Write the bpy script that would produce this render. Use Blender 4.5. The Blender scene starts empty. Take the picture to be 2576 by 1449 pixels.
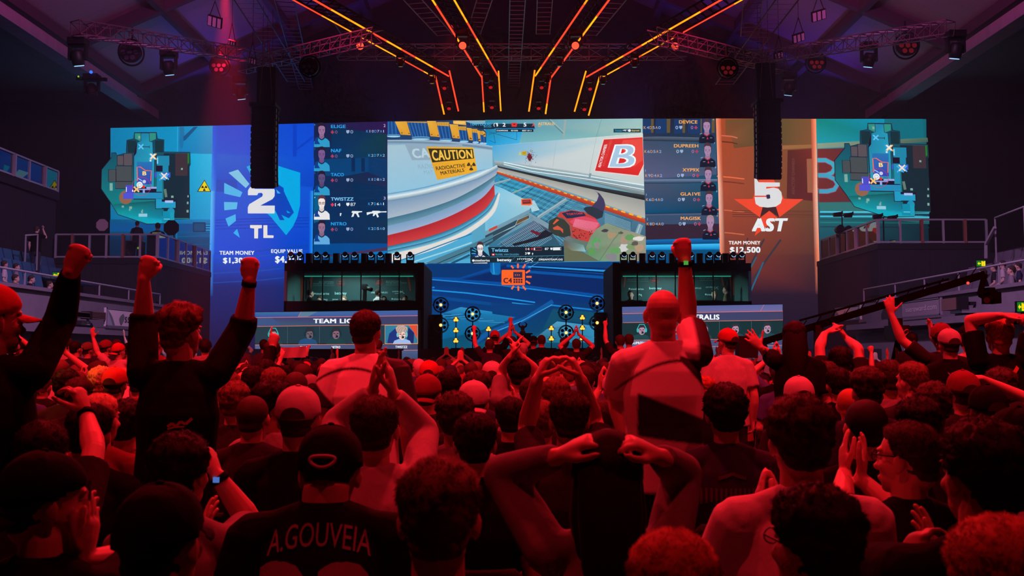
import bpy, math, random
from math import sin, cos, pi, radians as R
from mathutils import Vector, Matrix, noise
from mathutils.geometry import tessellate_polygon
from mathutils.bvhtree import BVHTree
random.seed(11)
SC = bpy.context.scene
COL = SC.collection
W, H, F, HOR = 2576, 1449, 2504.0, 890.0
CAMZ = 1.48
PITCH = math.atan((HOR - H/2)/F)
FWD = Vector((0, cos(PITCH), sin(PITCH))); UPV = Vector((0, -sin(PITCH), cos(PITCH)))
CAMP = Vector((0, 0, CAMZ))

def ray(x, y):
    return Vector(((x-W/2)/F, 0, 0)) + FWD + UPV*((H/2-y)/F)
def at(x, y, Y):                       # point of the pixel on the plane Y = const
    d = ray(x, y); return CAMP + d*(Y/d.y)
def atz(x, y, z):                      # ... on the plane z = const
    d = ray(x, y); return CAMP + d*((z-CAMZ)/d.z)
def atx(x, y, X):
    d = ray(x, y); return CAMP + d*(X/d.x)

def lin(c):
    c = c/255.0
    return c/12.92 if c <= .04045 else ((c+.055)/1.055)**2.4
def C(r, g, b): return (lin(r), lin(g), lin(b))

def tag(o, label=None, cat=None, group=None, kind=None):
    if label: o['label'] = label
    if cat: o['category'] = cat
    if group: o['group'] = group
    if kind: o['kind'] = kind
    return o
WR = {}
def empty(name, loc=(0, 0, 0), label=None, cat=None, group=None, rz=0, kind=None, world=True):
    o = bpy.data.objects.new(name, None); COL.objects.link(o)
    o.location = loc; o.rotation_euler = (0, 0, rz); o.empty_display_size = .1
    if world: WR[o] = Matrix.Translation(-Vector(loc))      # parts given in world coordinates
    return tag(o, label, cat, group, kind)
def link(name, me, mat=None, parent=None, objmat=False):
    o = bpy.data.objects.new(name, me); COL.objects.link(o)
    if parent is not None:
        o.parent = parent
        if parent in WR: o.matrix_parent_inverse = WR[parent]
    if mat is not None:
        if objmat:
            if not me.materials: me.materials.append(None)
            o.material_slots[0].link = 'OBJECT'; o.material_slots[0].material = mat
        elif not me.materials: me.materials.append(mat)
    return o

# ---------------------------------------------------------------- materials
def mat(name, col, rough=.6, metal=0., bump=0., scale=60., var=.0, spec=.5, stretch=None, sheen=0.):
    m = bpy.data.materials.new(name); m.use_nodes = True
    nt = m.node_tree; b = nt.nodes['Principled BSDF']
    b.inputs['Base Color'].default_value = (*col, 1); b.inputs['Roughness'].default_value = rough
    b.inputs['Metallic'].default_value = metal; b.inputs['Specular IOR Level'].default_value = spec
    if sheen: b.inputs['Sheen Weight'].default_value = sheen
    if bump or var:
        tc = nt.nodes.new('ShaderNodeTexCoord'); n = nt.nodes.new('ShaderNodeTexNoise')
        n.inputs['Scale'].default_value = scale; n.inputs['Detail'].default_value = 3
        src = tc.outputs['Object']
        if stretch:
            mp = nt.nodes.new('ShaderNodeMapping'); mp.inputs['Scale'].default_value = stretch
            nt.links.new(src, mp.inputs['Vector']); src = mp.outputs['Vector']
        nt.links.new(src, n.inputs['Vector'])
        if bump:
            bp = nt.nodes.new('ShaderNodeBump'); bp.inputs['Strength'].default_value = bump
            bp.inputs['Distance'].default_value = .02
            nt.links.new(n.outputs['Fac'], bp.inputs['Height']); nt.links.new(bp.outputs['Normal'], b.inputs['Normal'])
        if var:
            mx = nt.nodes.new('ShaderNodeMix'); mx.data_type = 'RGBA'
            mx.inputs[6].default_value = (*[c*(1-var) for c in col], 1); mx.inputs[7].default_value = (*[min(1, c*(1+var)) for c in col], 1)
            nt.links.new(n.outputs['Fac'], mx.inputs[0]); nt.links.new(mx.outputs[2], b.inputs['Base Color'])
    return m
def emis(name, col, s=1.):
    m = bpy.data.materials.new(name); m.use_nodes = True; nt = m.node_tree; nt.nodes.clear()
    e = nt.nodes.new('ShaderNodeEmission'); e.inputs[0].default_value = (*col, 1); e.inputs[1].default_value = s
    o = nt.nodes.new('ShaderNodeOutputMaterial'); nt.links.new(e.outputs[0], o.inputs[0]); return m
def attr_mat(name, emit=True, s=1., rough=.7):
    m = bpy.data.materials.new(name); m.use_nodes = True; nt = m.node_tree
    a = nt.nodes.new('ShaderNodeAttribute'); a.attribute_name = 'Col'
    if emit:
        nt.nodes.remove(nt.nodes['Principled BSDF'])
        e = nt.nodes.new('ShaderNodeEmission'); e.inputs[1].default_value = s
        nt.links.new(a.outputs['Color'], e.inputs[0]); nt.links.new(e.outputs[0], nt.nodes['Material Output'].inputs[0])
    else:
        b = nt.nodes['Principled BSDF']; b.inputs['Roughness'].default_value = rough
        nt.links.new(a.outputs['Color'], b.inputs['Base Color'])
    return m

M_LED = attr_mat('led_screen', True, 1.15)
M_PRINT = attr_mat('printed_cloth', False)
BLACK = mat('black_metal', (.012, .012, .014), .5, 0, spec=.3)
BLACKM = mat('black_paint', (.011, .011, .013), .7, spec=.3)
DRAPE = mat('black_drape', (.03, .027, .035), .95, 0, .35, 3, .25, stretch=(6, 6, .3), spec=.1)
ALU = mat('aluminium', (.55, .55, .58), .35, .8)
STEEL = mat('painted_steel', (.40, .40, .43), .5, .2)
GLASS = None

# ---------------------------------------------------------------- mesh builder
class MB:
    def __init__(s): s.v = []; s.f = []; s.c = []; s.sm = []
    def add(s, vs, fs, col=None, smooth=False):
        b = len(s.v); s.v += [tuple(v) for v in vs]; s.f += [tuple(i+b for i in f) for f in fs]
        s.sm += [smooth]*len(fs)
        if col is not None:
            if isinstance(col, list): s.c += [(*c, 1) for c in col]
            else: s.c += [(*col, 1)]*len(vs)
        return s
    def box(s, lo, hi, M=None):
        x0, y0, z0 = lo; x1, y1, z1 = hi
        vs = [Vector(p) for p in ((x0,y0,z0),(x1,y0,z0),(x1,y1,z0),(x0,y1,z0),(x0,y0,z1),(x1,y0,z1),(x1,y1,z1),(x0,y1,z1))]
        if M: vs = [M @ v for v in vs]
        return s.add(vs, [(0,3,2,1),(4,5,6,7),(0,1,5,4),(1,2,6,5),(2,3,7,6),(3,0,4,7)])
    def cbox(s, c, d, M=None):
        return s.box([c[i]-d[i]/2 for i in range(3)], [c[i]+d[i]/2 for i in range(3)], M)
    def bar(s, a, b, w, h=None, up=(0, 0, 1)):
        a = Vector(a); b = Vector(b); h = h or w; d = (b-a).normalized(); up = Vector(up)
        x = d.cross(up)
        if x.length < 1e-4: x = d.cross(Vector((1, 0, 0)))
        x.normalize(); z = x.cross(d); vs = []
        for p in (a, b):
            for sx, sz in ((-1,-1),(1,-1),(1,1),(-1,1)): vs.append(p + x*(sx*w/2) + z*(sz*h/2))
        return s.add(vs, [(0,1,2,3),(7,6,5,4),(0,4,5,1),(1,5,6,2),(2,6,7,3),(3,7,4,0)])
    def tube(s, pts, rad, seg=10, cap=True, up=None, rnd=True, flat=None):
        """lofted tube; rad: per-point r or (rx, ry); flat ends when rnd is False"""
        pts = [Vector(p) for p in pts]; n = len(pts)
        rad = [r if isinstance(r, tuple) else (r, r) for r in (rad if isinstance(rad, list) else [rad]*n)]
        if rnd and cap:
            P = []; Q = []
            d0 = (pts[0]-pts[1]).normalized(); d1 = (pts[-1]-pts[-2]).normalized(); m0 = min(rad[0]); m1 = min(rad[-1])
            for k in (.97, .7): P.append(pts[0]+d0*m0*k); Q.append((rad[0][0]*math.sqrt(1-k*k), rad[0][1]*math.sqrt(1-k*k)))
            P += pts; Q += rad
            for k in (.7, .97): P.append(pts[-1]+d1*m1*k); Q.append((rad[-1][0]*math.sqrt(1-k*k), rad[-1][1]*math.sqrt(1-k*k)))
            pts, rad, n = P, Q, len(P)
        b = len(s.v); x = None
        for i in range(n):
            t = (pts[min(i+1, n-1)]-pts[max(i-1, 0)]).normalized()
            if x is None:
                ref = Vector(up) if up else (Vector((1, 0, 0)) if abs(t.x) < .8 else Vector((0, 1, 0)))
                x = (ref - t*ref.dot(t)).normalized()
            else:
                x = (x - t*x.dot(t)).normalized()
            y = t.cross(x)
            for k in range(seg):
                a = 2*pi*k/seg; s.v.append(tuple(pts[i] + x*(rad[i][0]*cos(a)) + y*(rad[i][1]*sin(a))))
        for i in range(n-1):
            for k in range(seg):
                k2 = (k+1) % seg; s.f.append((b+i*seg+k, b+i*seg+k2, b+(i+1)*seg+k2, b+(i+1)*seg+k)); s.sm.append(True)
        if cap:
            s.f.append(tuple(b+k for k in reversed(range(seg)))); s.f.append(tuple(b+(n-1)*seg+k for k in range(seg))); s.sm += [False, False]
        return s
    def ellip(s, c, r, M=None, seg=14, rings=9):
        vs = []; c = Vector(c)
        for i in range(1, rings):
            th = pi*i/rings
            for k in range(seg):
                a = 2*pi*k/seg; vs.append(Vector((r[0]*sin(th)*cos(a), r[1]*sin(th)*sin(a), r[2]*cos(th))))
        vs += [Vector((0, 0, r[2])), Vector((0, 0, -r[2]))]
        if M is not None: vs = [M @ v for v in vs]
        vs = [v+c for v in vs]; fs = []
        for i in range(rings-2):
            for k in range(seg):
                k2 = (k+1) % seg; fs.append((i*seg+k, (i+1)*seg+k, (i+1)*seg+k2, i*seg+k2))
        T = (rings-1)*seg
        for k in range(seg):
            k2 = (k+1) % seg; fs.append((T, k, k2)); fs.append((T+1, (rings-2)*seg+k2, (rings-2)*seg+k))
        return s.add(vs, fs, smooth=True)
    def prism(s, poly, d):                # poly: list of 3d points (planar), extruded by vector d
        n = len(poly); P = [Vector(p) for p in poly]; d = Vector(d)
        tri = tessellate_polygon([P]); vs = P + [p+d for p in P]
        fs = [tuple(t) for t in tri] + [tuple(i+n for i in reversed(t)) for t in tri]
        fs += [(i, (i+1) % n, (i+1) % n+n, i+n) for i in range(n)]
        return s.add(vs, fs)
    def disc(s, c, r, nrm, seg=20):
        c = Vector(c); nrm = Vector(nrm).normalized()
        x = nrm.orthogonal().normalized(); y = nrm.cross(x)
        return s.add([c + x*(r*cos(2*pi*k/seg)) + y*(r*sin(2*pi*k/seg)) for k in range(seg)], [tuple(range(seg))])
    def ring(s, c, r, t, nrm, seg=32):
        c = Vector(c); nrm = Vector(nrm).normalized(); x = nrm.orthogonal().normalized(); y = nrm.cross(x)
        pts = [c + x*(r*cos(2*pi*k/seg)) + y*(r*sin(2*pi*k/seg)) for k in range(seg+1)]
        return s.tube(pts, t, 6, cap=False)
    def mesh(s, name):
        me = bpy.data.meshes.new(name); me.from_pydata(s.v, [], s.f); me.update()
        me.polygons.foreach_set('use_smooth', s.sm)
        if s.c and len(s.c) == len(s.v):
            a = me.color_attributes.new('Col', 'FLOAT_COLOR', 'POINT')
            a.data.foreach_set('color', [x for c in s.c for x in c])
        return me
    def build(s, name, m=None, parent=None): return link(name, s.mesh(name), m, parent)

def struct(name, mb, m, label=None):
    o = mb.build(name, m); tag(o, label, None, None, 'structure'); return o

_tc = {}
def text_geo(st, bold=0.):
    k = (st, bold)
    if k not in _tc:
        cu = bpy.data.curves.new('t', 'FONT'); cu.body = st; cu.resolution_u = 3; cu.fill_mode = 'FRONT'; cu.space_character = 1+max(0, bold)*2.2
        ob = bpy.data.objects.new('t', cu); me = bpy.data.meshes.new_from_object(ob)
        v0 = [(v.co.x, v.co.y) for v in me.vertices]; f0 = [tuple(p.vertices) for p in me.polygons]; vs, fs = [], []
        for dx, dy in (((-1, -.5), (1, -.5), (-1, .5), (1, .5), (0, 0)) if bold > 0 else ((0, 0),)):      # heavier strokes: the letters set five times, slightly shifted
            n = len(vs); vs += [(x+dx*bold*1.15, y+dy*bold*1.15) for x, y in v0]; fs += [tuple(i+n for i in f) for f in f0]
        bpy.data.objects.remove(ob); bpy.data.curves.remove(cu); bpy.data.meshes.remove(me)
        xs = [v[0] for v in vs]; ys = [v[1] for v in vs]
        _tc[k] = (vs, fs, min(xs), max(xs), min(ys), max(ys))
    return _tc[k]

# ---------------------------------------------------------------- emissive picture on a vertical plane
class Canvas:
    def __init__(s, a, b):                # two ground points (x, y) left to right
        s.a = Vector((a[0], a[1], 0)); s.u = (Vector((b[0], b[1], 0))-s.a).normalized()
        s.n = Vector((s.u.y, -s.u.x, 0)); s.mb = MB(); s.L = 0.; s.tr = None; s.dl = .0004
    def uz(s, x, y):
        d = ray(x, y); t = (s.a+s.n*s.L-CAMP).dot(s.n)/d.dot(s.n); p = CAMP + d*t
        return (p-s.a).dot(s.u), p.z
    def w(s, u, z): return s.a + s.u*u + Vector((0, 0, z)) + s.n*s.L
    def p(s, x, y):
        if s.tr: return s.tr(x, y)
        return s.w(*s.uz(x, y))
    def up(s): s.L += s.dl; return s
    def poly(s, pts, col, T=None):
        if T: pts = [T(*q) for q in pts]
        P = [s.p(*q) for q in pts]
        fs = [(0, 1, 2, 3)] if len(P) == 4 and not isinstance(col, list) else [tuple(t) for t in tessellate_polygon([P])]
        if len(P) == 4 and isinstance(col, list): fs = [(0, 1, 2, 3)]
        s.up(); off = s.n*s.dl
        s.mb.add([q+off for q in P], fs, col); return s
    def rect(s, x0, y0, x1, y1, col, T=None):
        return s.poly([(x0, y0), (x1, y0), (x1, y1), (x0, y1)], col, T)
    def line(s, pts, w, col, T=None, closed=False):
        if T: pts = [T(*q) for q in pts]
        n = len(pts); L = []; Rr = []
        for i in range(n):
            a = pts[i-1] if (i or closed) else pts[0]; b = pts[(i+1) % n] if (i < n-1 or closed) else pts[-1]
            dx, dy = b[0]-a[0], b[1]-a[1]; l = math.hypot(dx, dy) or 1
            ox, oy = -dy/l*w/2, dx/l*w/2
            L.append((pts[i][0]+ox, pts[i][1]+oy)); Rr.append((pts[i][0]-ox, pts[i][1]-oy))
        s.up(); m = n if closed else n-1
        for i in range(m):
            j = (i+1) % n
            s.mb.add([s.p(*L[i]), s.p(*L[j]), s.p(*Rr[j]), s.p(*Rr[i])], [(0, 1, 2, 3)], [col[i], col[j], col[j], col[i]] if isinstance(col, list) else col)
        return s
    def band(s, top, bot, ct, cb, N=24):   # smooth strip between two curves of pixels
        def samp(c):
            n = len(c); out = []
            for i in range(N+1):
                t = i/N*(n-1); k = min(int(t), n-2); f = t-k
                p0, p1, p2, p3 = c[max(k-1, 0)], c[k], c[k+1], c[min(k+2, n-1)]
                out.append(tuple(.5*(2*p1[j]+(p2[j]-p0[j])*f+(2*p0[j]-5*p1[j]+4*p2[j]-p3[j])*f*f+(3*p1[j]-p0[j]-3*p2[j]+p3[j])*f**3) for j in (0, 1)))
            return out
        A, B = samp(top), samp(bot); s.up()
        for i in range(N):
            s.mb.add([s.p(*A[i]), s.p(*A[i+1]), s.p(*B[i+1]), s.p(*B[i])], [(0, 1, 2, 3)], [ct, ct, cb, cb])
        return s
    def ell(s, cx, cy, rx, ry, col, T=None, n=20, rot=0):
        return s.poly([(cx+rx*cos(2*pi*k/n)*cos(rot)-ry*sin(2*pi*k/n)*sin(rot), cy+rx*cos(2*pi*k/n)*sin(rot)+ry*sin(2*pi*k/n)*cos(rot)) for k in range(n)], col, T)
    def oval(s, cx, cy, rx, ry, w, col, T=None, n=28):
        return s.line([(cx+rx*cos(2*pi*k/n), cy+ry*sin(2*pi*k/n)) for k in range(n)], w, col, T, True)
    def text(s, st, q, col, bold=.02, T=None):
        """q: TL, TR, BR, BL corners the letters are stretched to; or (x0, y0, x1, y1)"""
        if not isinstance(q[0], (tuple, list)): x0, y0, x1, y1 = q; q = [(x0, y0), (x1, y0), (x1, y1), (x0, y1)]
        if T: q = [T(*k) for k in q]
        vs, fs, x0, x1, y0, y1 = text_geo(st, bold); s.up(); P = []
        for x, y in vs:
            f = (x-x0)/(x1-x0); g = (y1-y)/(y1-y0)
            P.append(s.p(*[(q[0][k]*(1-f)+q[1][k]*f)*(1-g)+(q[3][k]*(1-f)+q[2][k]*f)*g for k in (0, 1)]))
        nc = 5 if bold > 0 else 1; nv = len(P)//nc
        P = [p+s.n*(.0004*(i//nv)) for i, p in enumerate(P)]; s.L += .0004*nc      # the strokes lie one over the other
        s.mb.add(P, fs, col); return s
    def build(s, name, parent=None, m=None): return s.mb.build(name, m or M_LED, parent)

def ztr(x0, y0, k): return lambda x, y: (x0+x/k, y0+y/k)
# ================================================================ people: shapes
M_SK = [mat('skin_light', (.62, .40, .31), .5), mat('skin_tan', (.48, .29, .20), .5), mat('skin_brown', (.25, .13, .085), .5), mat('skin_fair', (.70, .47, .38), .5)]
M_HR = {'black': mat('black_hair', (.007, .006, .006), .72, spec=.3), 'brown': mat('brown_hair', (.045, .028, .018), .72, spec=.3), 'mid': mat('mid_brown_hair', (.15, .085, .05), .72, spec=.3), 'blond': mat('blond_hair', (.50, .36, .20), .72, spec=.3), 'ginger': mat('ginger_hair', (.38, .13, .05), .72, spec=.3), 'grey': mat('grey_hair', (.35, .33, .32), .72, spec=.3)}
def cloth(n, c, b=.35): return mat(n, c, .9, 0, b, 18, .08, spec=.1, stretch=(1, 1, .45))
M_CL = {'black': cloth('black_cloth', (.006, .006, .007)), 'dark': cloth('dark_cloth', (.025, .024, .028)), 'navy': cloth('navy_cloth', (.03, .035, .07)), 'grey': cloth('grey_cloth', (.24, .23, .24)), 'white': cloth('white_cloth', (.70, .68, .68)), 'red': cloth('red_cloth', (.50, .05, .05)), 'blue': cloth('blue_cloth', (.06, .10, .30)), 'olive': cloth('olive_cloth', (.16, .14, .08)), 'pale': cloth('pale_cloth', (.50, .47, .48)), 'maroon': cloth('maroon_cloth', (.20, .04, .05)), 'teal': cloth('teal_cloth', (.08, .22, .22))}
M_TR = cloth('dark_trousers', (.03, .032, .045))
EYEW = attr_mat('eye_white', False, rough=.2)

HC = Vector((0, -.012, .02))
ELL = (((0, -.012, .025), (.078, .097, .088)), ((0, -.034, -.045), (.063, .066, .062)))
def hrad(d):
    best = .01
    for c, r in ELL:
        o = [(HC[i]-c[i])/r[i] for i in range(3)]; v = [d[i]/r[i] for i in range(3)]
        a = sum(x*x for x in v); b = sum(o[i]*v[i] for i in range(3)); q = b*b-a*(sum(x*x for x in o)-1)
        if q > 0: best = max(best, (-b+math.sqrt(q))/a)
    return best
def sst(a, b, x): t = max(0, min(1, (x-a)/(b-a))); return t*t*(3-2*t)
def zmin(d):
    l = math.hypot(d.x, d.y) or 1e-6; f = d.y/l          # -1 back ... 1 front
    if f < 0: return -.80+.55*sst(-.75, -.1, f)
    return -.25+.75*sst(.1, .75, f)
def hair_mesh(style, seed=1, fine=True, strands=True):
    rr = random.Random(seed); m = MB(); nu, nv = (44, 30) if fine else (20, 13)
    side, top, nz, sc, L, N = {'fade': (.003, .016, .008, 52, .011, 1900), 'short': (.007, .015, .006, 46, .009, 1700), 'messy': (.014, .026, .011, 30, .010, 1900), 'curly': (.018, .028, .013, 46, .007, 1900), 'buzz': (.003, .004, .001, 60, .003, 900), 'long': (.014, .020, .005, 20, .008, 1300), 'quiff': (.006, .030, .011, 28, .010, 1800)}[style]
    so = Vector((seed*3.1, seed*1.7, 0))
    def r_at(d):
        k = sst(.0, .22, d.z-zmin(d)); t = side+(top-side)*sst(.0, .75, d.z)
        if style == 'quiff': t += .02*sst(.2, .8, d.y)*sst(.3, .7, d.z)
        n = noise.noise(d*sc*.11*1.6+so)+.6*noise.noise(d*sc*.3+so)
        return hrad(d)*(.94+.06*k)+(t+nz*n)*k, k
    vs = []
    for i in range(nv+1):
        th = pi*i/nv
        for j in range(nu):
            a = 2*pi*j/nu; d = Vector((sin(th)*cos(a), sin(th)*sin(a), cos(th))); vs.append(HC+d*r_at(d)[0])
    fs = [(i*nu+j, (i+1)*nu+j, (i+1)*nu+(j+1) % nu, i*nu+(j+1) % nu) for i in range(nv) for j in range(nu)]
    m.add(vs, fs, smooth=True)
    if style == 'long':
        m.tube([(0, -.045, .085), (0, -.075, .03), (0, -.098, -.08), (0, -.115, -.20), (0, -.12, -.33)], [(.060, .055), (.080, .048), (.082, .044), (.074, .036), (.04, .02)], 16)
        for s in (-1, 1): m.tube([(s*.060, -.02, .03), (s*.070, -.035, -.09), (s*.066, -.06, -.2)], [(.03, .04), (.03, .04), (.02, .03)], 10)
    if fine and strands:
        for k in range(int(N*8)):
            d = Vector((rr.gauss(0, 1), rr.gauss(0, 1), rr.gauss(0, 1))).normalized(); r, q = r_at(d)
            if q < .25: continue
            fl = Vector((noise.noise(d*3.2+so), noise.noise(d*3.2+so+Vector((7, 3, 1))), noise.noise(d*3.2+so+Vector((2, 9, 5)))))
            tg = (Vector((0, -.35, -.7)) if d.z < .55 else Vector((0, .1, .1)))+fl*(2.4 if style in ('curly', 'messy', 'quiff') else 1.3); tg = (tg-d*tg.dot(d))
            dr = (d*(.30 if d.z < .35 else .55)+tg*.8+Vector((rr.gauss(0, .13), rr.gauss(0, .13), rr.gauss(0, .13)))).normalized(); l = L*rr.uniform(.5, 1.2)*(q if d.z > .3 else q*.55)
            b = HC+d*(r-.003); x = dr.orthogonal().normalized()*.0008; y = dr.cross(x)
            m.add([b+x, b-x*.5+y*.87, b-x*.5-y*.87, b+dr*(l+.003)], [(0, 1, 3), (1, 2, 3), (2, 0, 3)], smooth=True)
    return m.mesh('hair_'+style)
def cap_meshes(kind):
    """crown, bill, button in head space; kind: forward / backward / snap"""
    m = MB(); nu, nv = 40, 24; vs = []
    for i in range(nv+1):
        th = pi*i/nv
        for j in range(nu):
            a = 2*pi*j/nu; d = Vector((sin(th)*cos(a), sin(th)*sin(a), cos(th))); zl = -.08-.12*sst(-.2, .9, -d.y)+.30*sst(.0, .85, d.y)
            k = sst(zl, zl+.06, d.z); t = .013+.010*sst(.2, .9, d.z)*(1 if d.y*(1 if kind != 'backward' else -1) > 0 else .6)
            seam = .0015*abs(cos(3*a)) ** 12
            vs.append(HC+d*(hrad(d)*(.90+.10*k)+(t+seam)*k))
    m.add(vs, [(i*nu+j, (i+1)*nu+j, (i+1)*nu+(j+1) % nu, i*nu+(j+1) % nu) for i in range(nv) for j in range(nu)], smooth=True)
    crown = m.mesh('cap_crown'); m = MB(); s = -1 if kind == 'backward' else 1; P = []
    n = 12
    for dz in (0, -.005):
        for row in range(4):
            for j in range(n+1):
                a = pi*(.12+.76*j/n); x = -.080*cos(a)*(1-.10*row/3); f = sin(a); y = s*(.088*f**.5*1.0+.012+row/3*.075*f**.8)-.012; P.append((x, y, -.004+dz-.020*(x/.08)**2*.9-row*.006+(.034 if s > 0 else -.010)))
    w = n+1; o = 4*w; fs = []
    for row in range(3):
        for j in range(n): fs.append((row*w+j, row*w+j+1, (row+1)*w+j+1, (row+1)*w+j)); fs.append((o+row*w+j, o+(row+1)*w+j, o+(row+1)*w+j+1, o+row*w+j+1))
    for j in range(n): fs.append((3*w+j, 3*w+j+1, o+3*w+j+1, o+3*w+j))
    m.add(P, fs, smooth=True); bill = m.mesh('cap_bill')
    m = MB().ellip((0, -.012, .135), (.010, .010, .006), seg=10, rings=6); button = m.mesh('cap_button')
    op = MB(); n = 12; s2 = 1 if kind == 'backward' else -1; vs = []          # arched gap over the strap
    for j in range(n+1):
        a = pi*j/n
        for q in (0, 1):
            d = Vector((.5*cos(a), s2, -.12+.42*sin(a)*q)).normalized(); k = hrad(d)+.0185; vs.append(HC+d*k)
    op.add(vs, [(2*j, 2*j+2, 2*j+3, 2*j+1) for j in range(n)], smooth=True); opening = op.mesh('cap_opening')
    return crown, bill, button, opening
HAIR = {}
def hair(style, seed, fine, strands=True):
    k = (style, seed % 3, fine, strands)
    if k not in HAIR: HAIR[k] = hair_mesh(style, seed % 3+1, fine, strands)
    return HAIR[k]
CAPS = {k: cap_meshes(k) for k in ('forward', 'backward')}
def eye_mesh():
    m = MB()
    for s in (-1, 1):
        n0 = len(m.v); m.ellip((s*.031, .073, .012), (.0125, .0125, .0125), seg=12, rings=8); m.c += [(.75, .72, .70, 1)]*(len(m.v)-n0)
        n0 = len(m.v); m.ellip((s*.031, .0805, .012), (.006, .0062, .006), seg=10, rings=6); m.c += [(.02, .015, .012, 1)]*(len(m.v)-n0)
    return m.mesh('eyes')
EYES = eye_mesh()
def glasses_mesh():
    m = MB()
    for s in (-1, 1):
        m.tube([(s*.033+.024*cos(a), .094, .012+.018*sin(a)) for a in [2*pi*k/16 for k in range(17)]], .002, 6, cap=False); m.bar((s*.057, .094, .016), (s*.083, .0, .014), .004)
    m.bar((-.01, .096, .016), (.01, .096, .016), .004); return m.mesh('spectacles')
SPECS = glasses_mesh()

def remesh(mb, vox, it=4, name='body', fac=.5):
    me = mb.mesh('raw'); ob = bpy.data.objects.new('raw', me); COL.objects.link(ob)
    a = ob.modifiers.new('r', 'REMESH'); a.mode = 'VOXEL'; a.voxel_size = vox; a.use_smooth_shade = True
    if it: b = ob.modifiers.new('s', 'SMOOTH'); b.factor = fac; b.iterations = it
    dg = bpy.context.evaluated_depsgraph_get(); out = bpy.data.meshes.new_from_object(ob.evaluated_get(dg)); out.name = name
    bpy.data.objects.remove(ob); bpy.data.meshes.remove(me); out.polygons.foreach_set('use_smooth', [True]*len(out.polygons)); return out

def hand(m, w, d, n, side, pose='relax', k=1., fat=1.):
    d = Vector(d).normalized(); n = Vector(n); n = (n-d*n.dot(d)).normalized(); t = d.cross(n)*side; w = Vector(w)
    m.tube([w-d*.02*k, w+d*.015*k, w+d*.055*k, w+d*.092*k], [(.027*k, .020*k), (.033*k, .019*k), (.042*k, .0185*k), (.041*k, .015*k)], 12, up=t)
    cu = {'fist': (78, 98, 70), 'open': (4, 8, 8), 'flat': (8, 10, 8), 'relax': (28, 38, 25), 'cup': (42, 42, 30), 'point': (78, 98, 70), 'heart': (35, 40, 30)}[pose]
    for i, L in enumerate((.070, .079, .074, .058)):
        f = t*(.0325, .0118, -.0102, -.0315)[i]*k; sp = (.20, .05, -.07, -.22)[i]*(1 if pose == 'open' else .65 if pose == 'relax' else .25 if pose == 'flat' else .05)
        b = w+d*(.088-.006*abs(i-1))*k+f; ang = 0; pts = [b-d*.012*k]; p = b; c = (5, 6, 5) if (pose == 'point' and i == 0) else cu; var = 1+.12*(i-1)
        pts.append(p)
        for q, fr in enumerate((.46, .30, .24)):
            ang += R(c[q])*(var if pose not in ('fist',) else 1); v = (d*cos(ang)+n*sin(ang)+t*sp).normalized(); p = p+v*(L*fr*k); pts.append(p)
        m.tube(pts, [.0086*fat, .0090*fat, .0085*fat, .0083*fat, .0080*fat], 8)
        if pose in ('fist', 'point', 'cup'): m.ellip(b-n*.004*k+d*.003*k, (.0105*k,)*3, None, 10, 7)
    b = w+d*.028*k+t*.028*k+n*.006*k
    if pose in ('fist', 'point'): dirs = (d*.75+t*.35+n*.55, d*.45-t*.15+n*.8, -t*.8+d*.25+n*.35)
    elif pose in ('cup', 'heart'): dirs = (d*.55+t*.6+n*.5, d*.7+t*.25+n*.6, d*.75+t*.05+n*.6)
    elif pose == 'open': dirs = (d*.5+t*.85+n*.15, d*.62+t*.75, d*.7+t*.7)
    else: dirs = (d*.7+t*.6+n*.3, d*.9+t*.3+n*.2, d+t*.15+n*.1)
    pts = [b-t*.012*k-d*.008*k, b]
    for v, L in zip(dirs, (.040, .033, .026)): pts.append(pts[-1]+v.normalized()*L*k)
    m.tube(pts, [.0150*k, .0145*k, .0118*k, .0108*k, .0085*k], 8)

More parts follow.
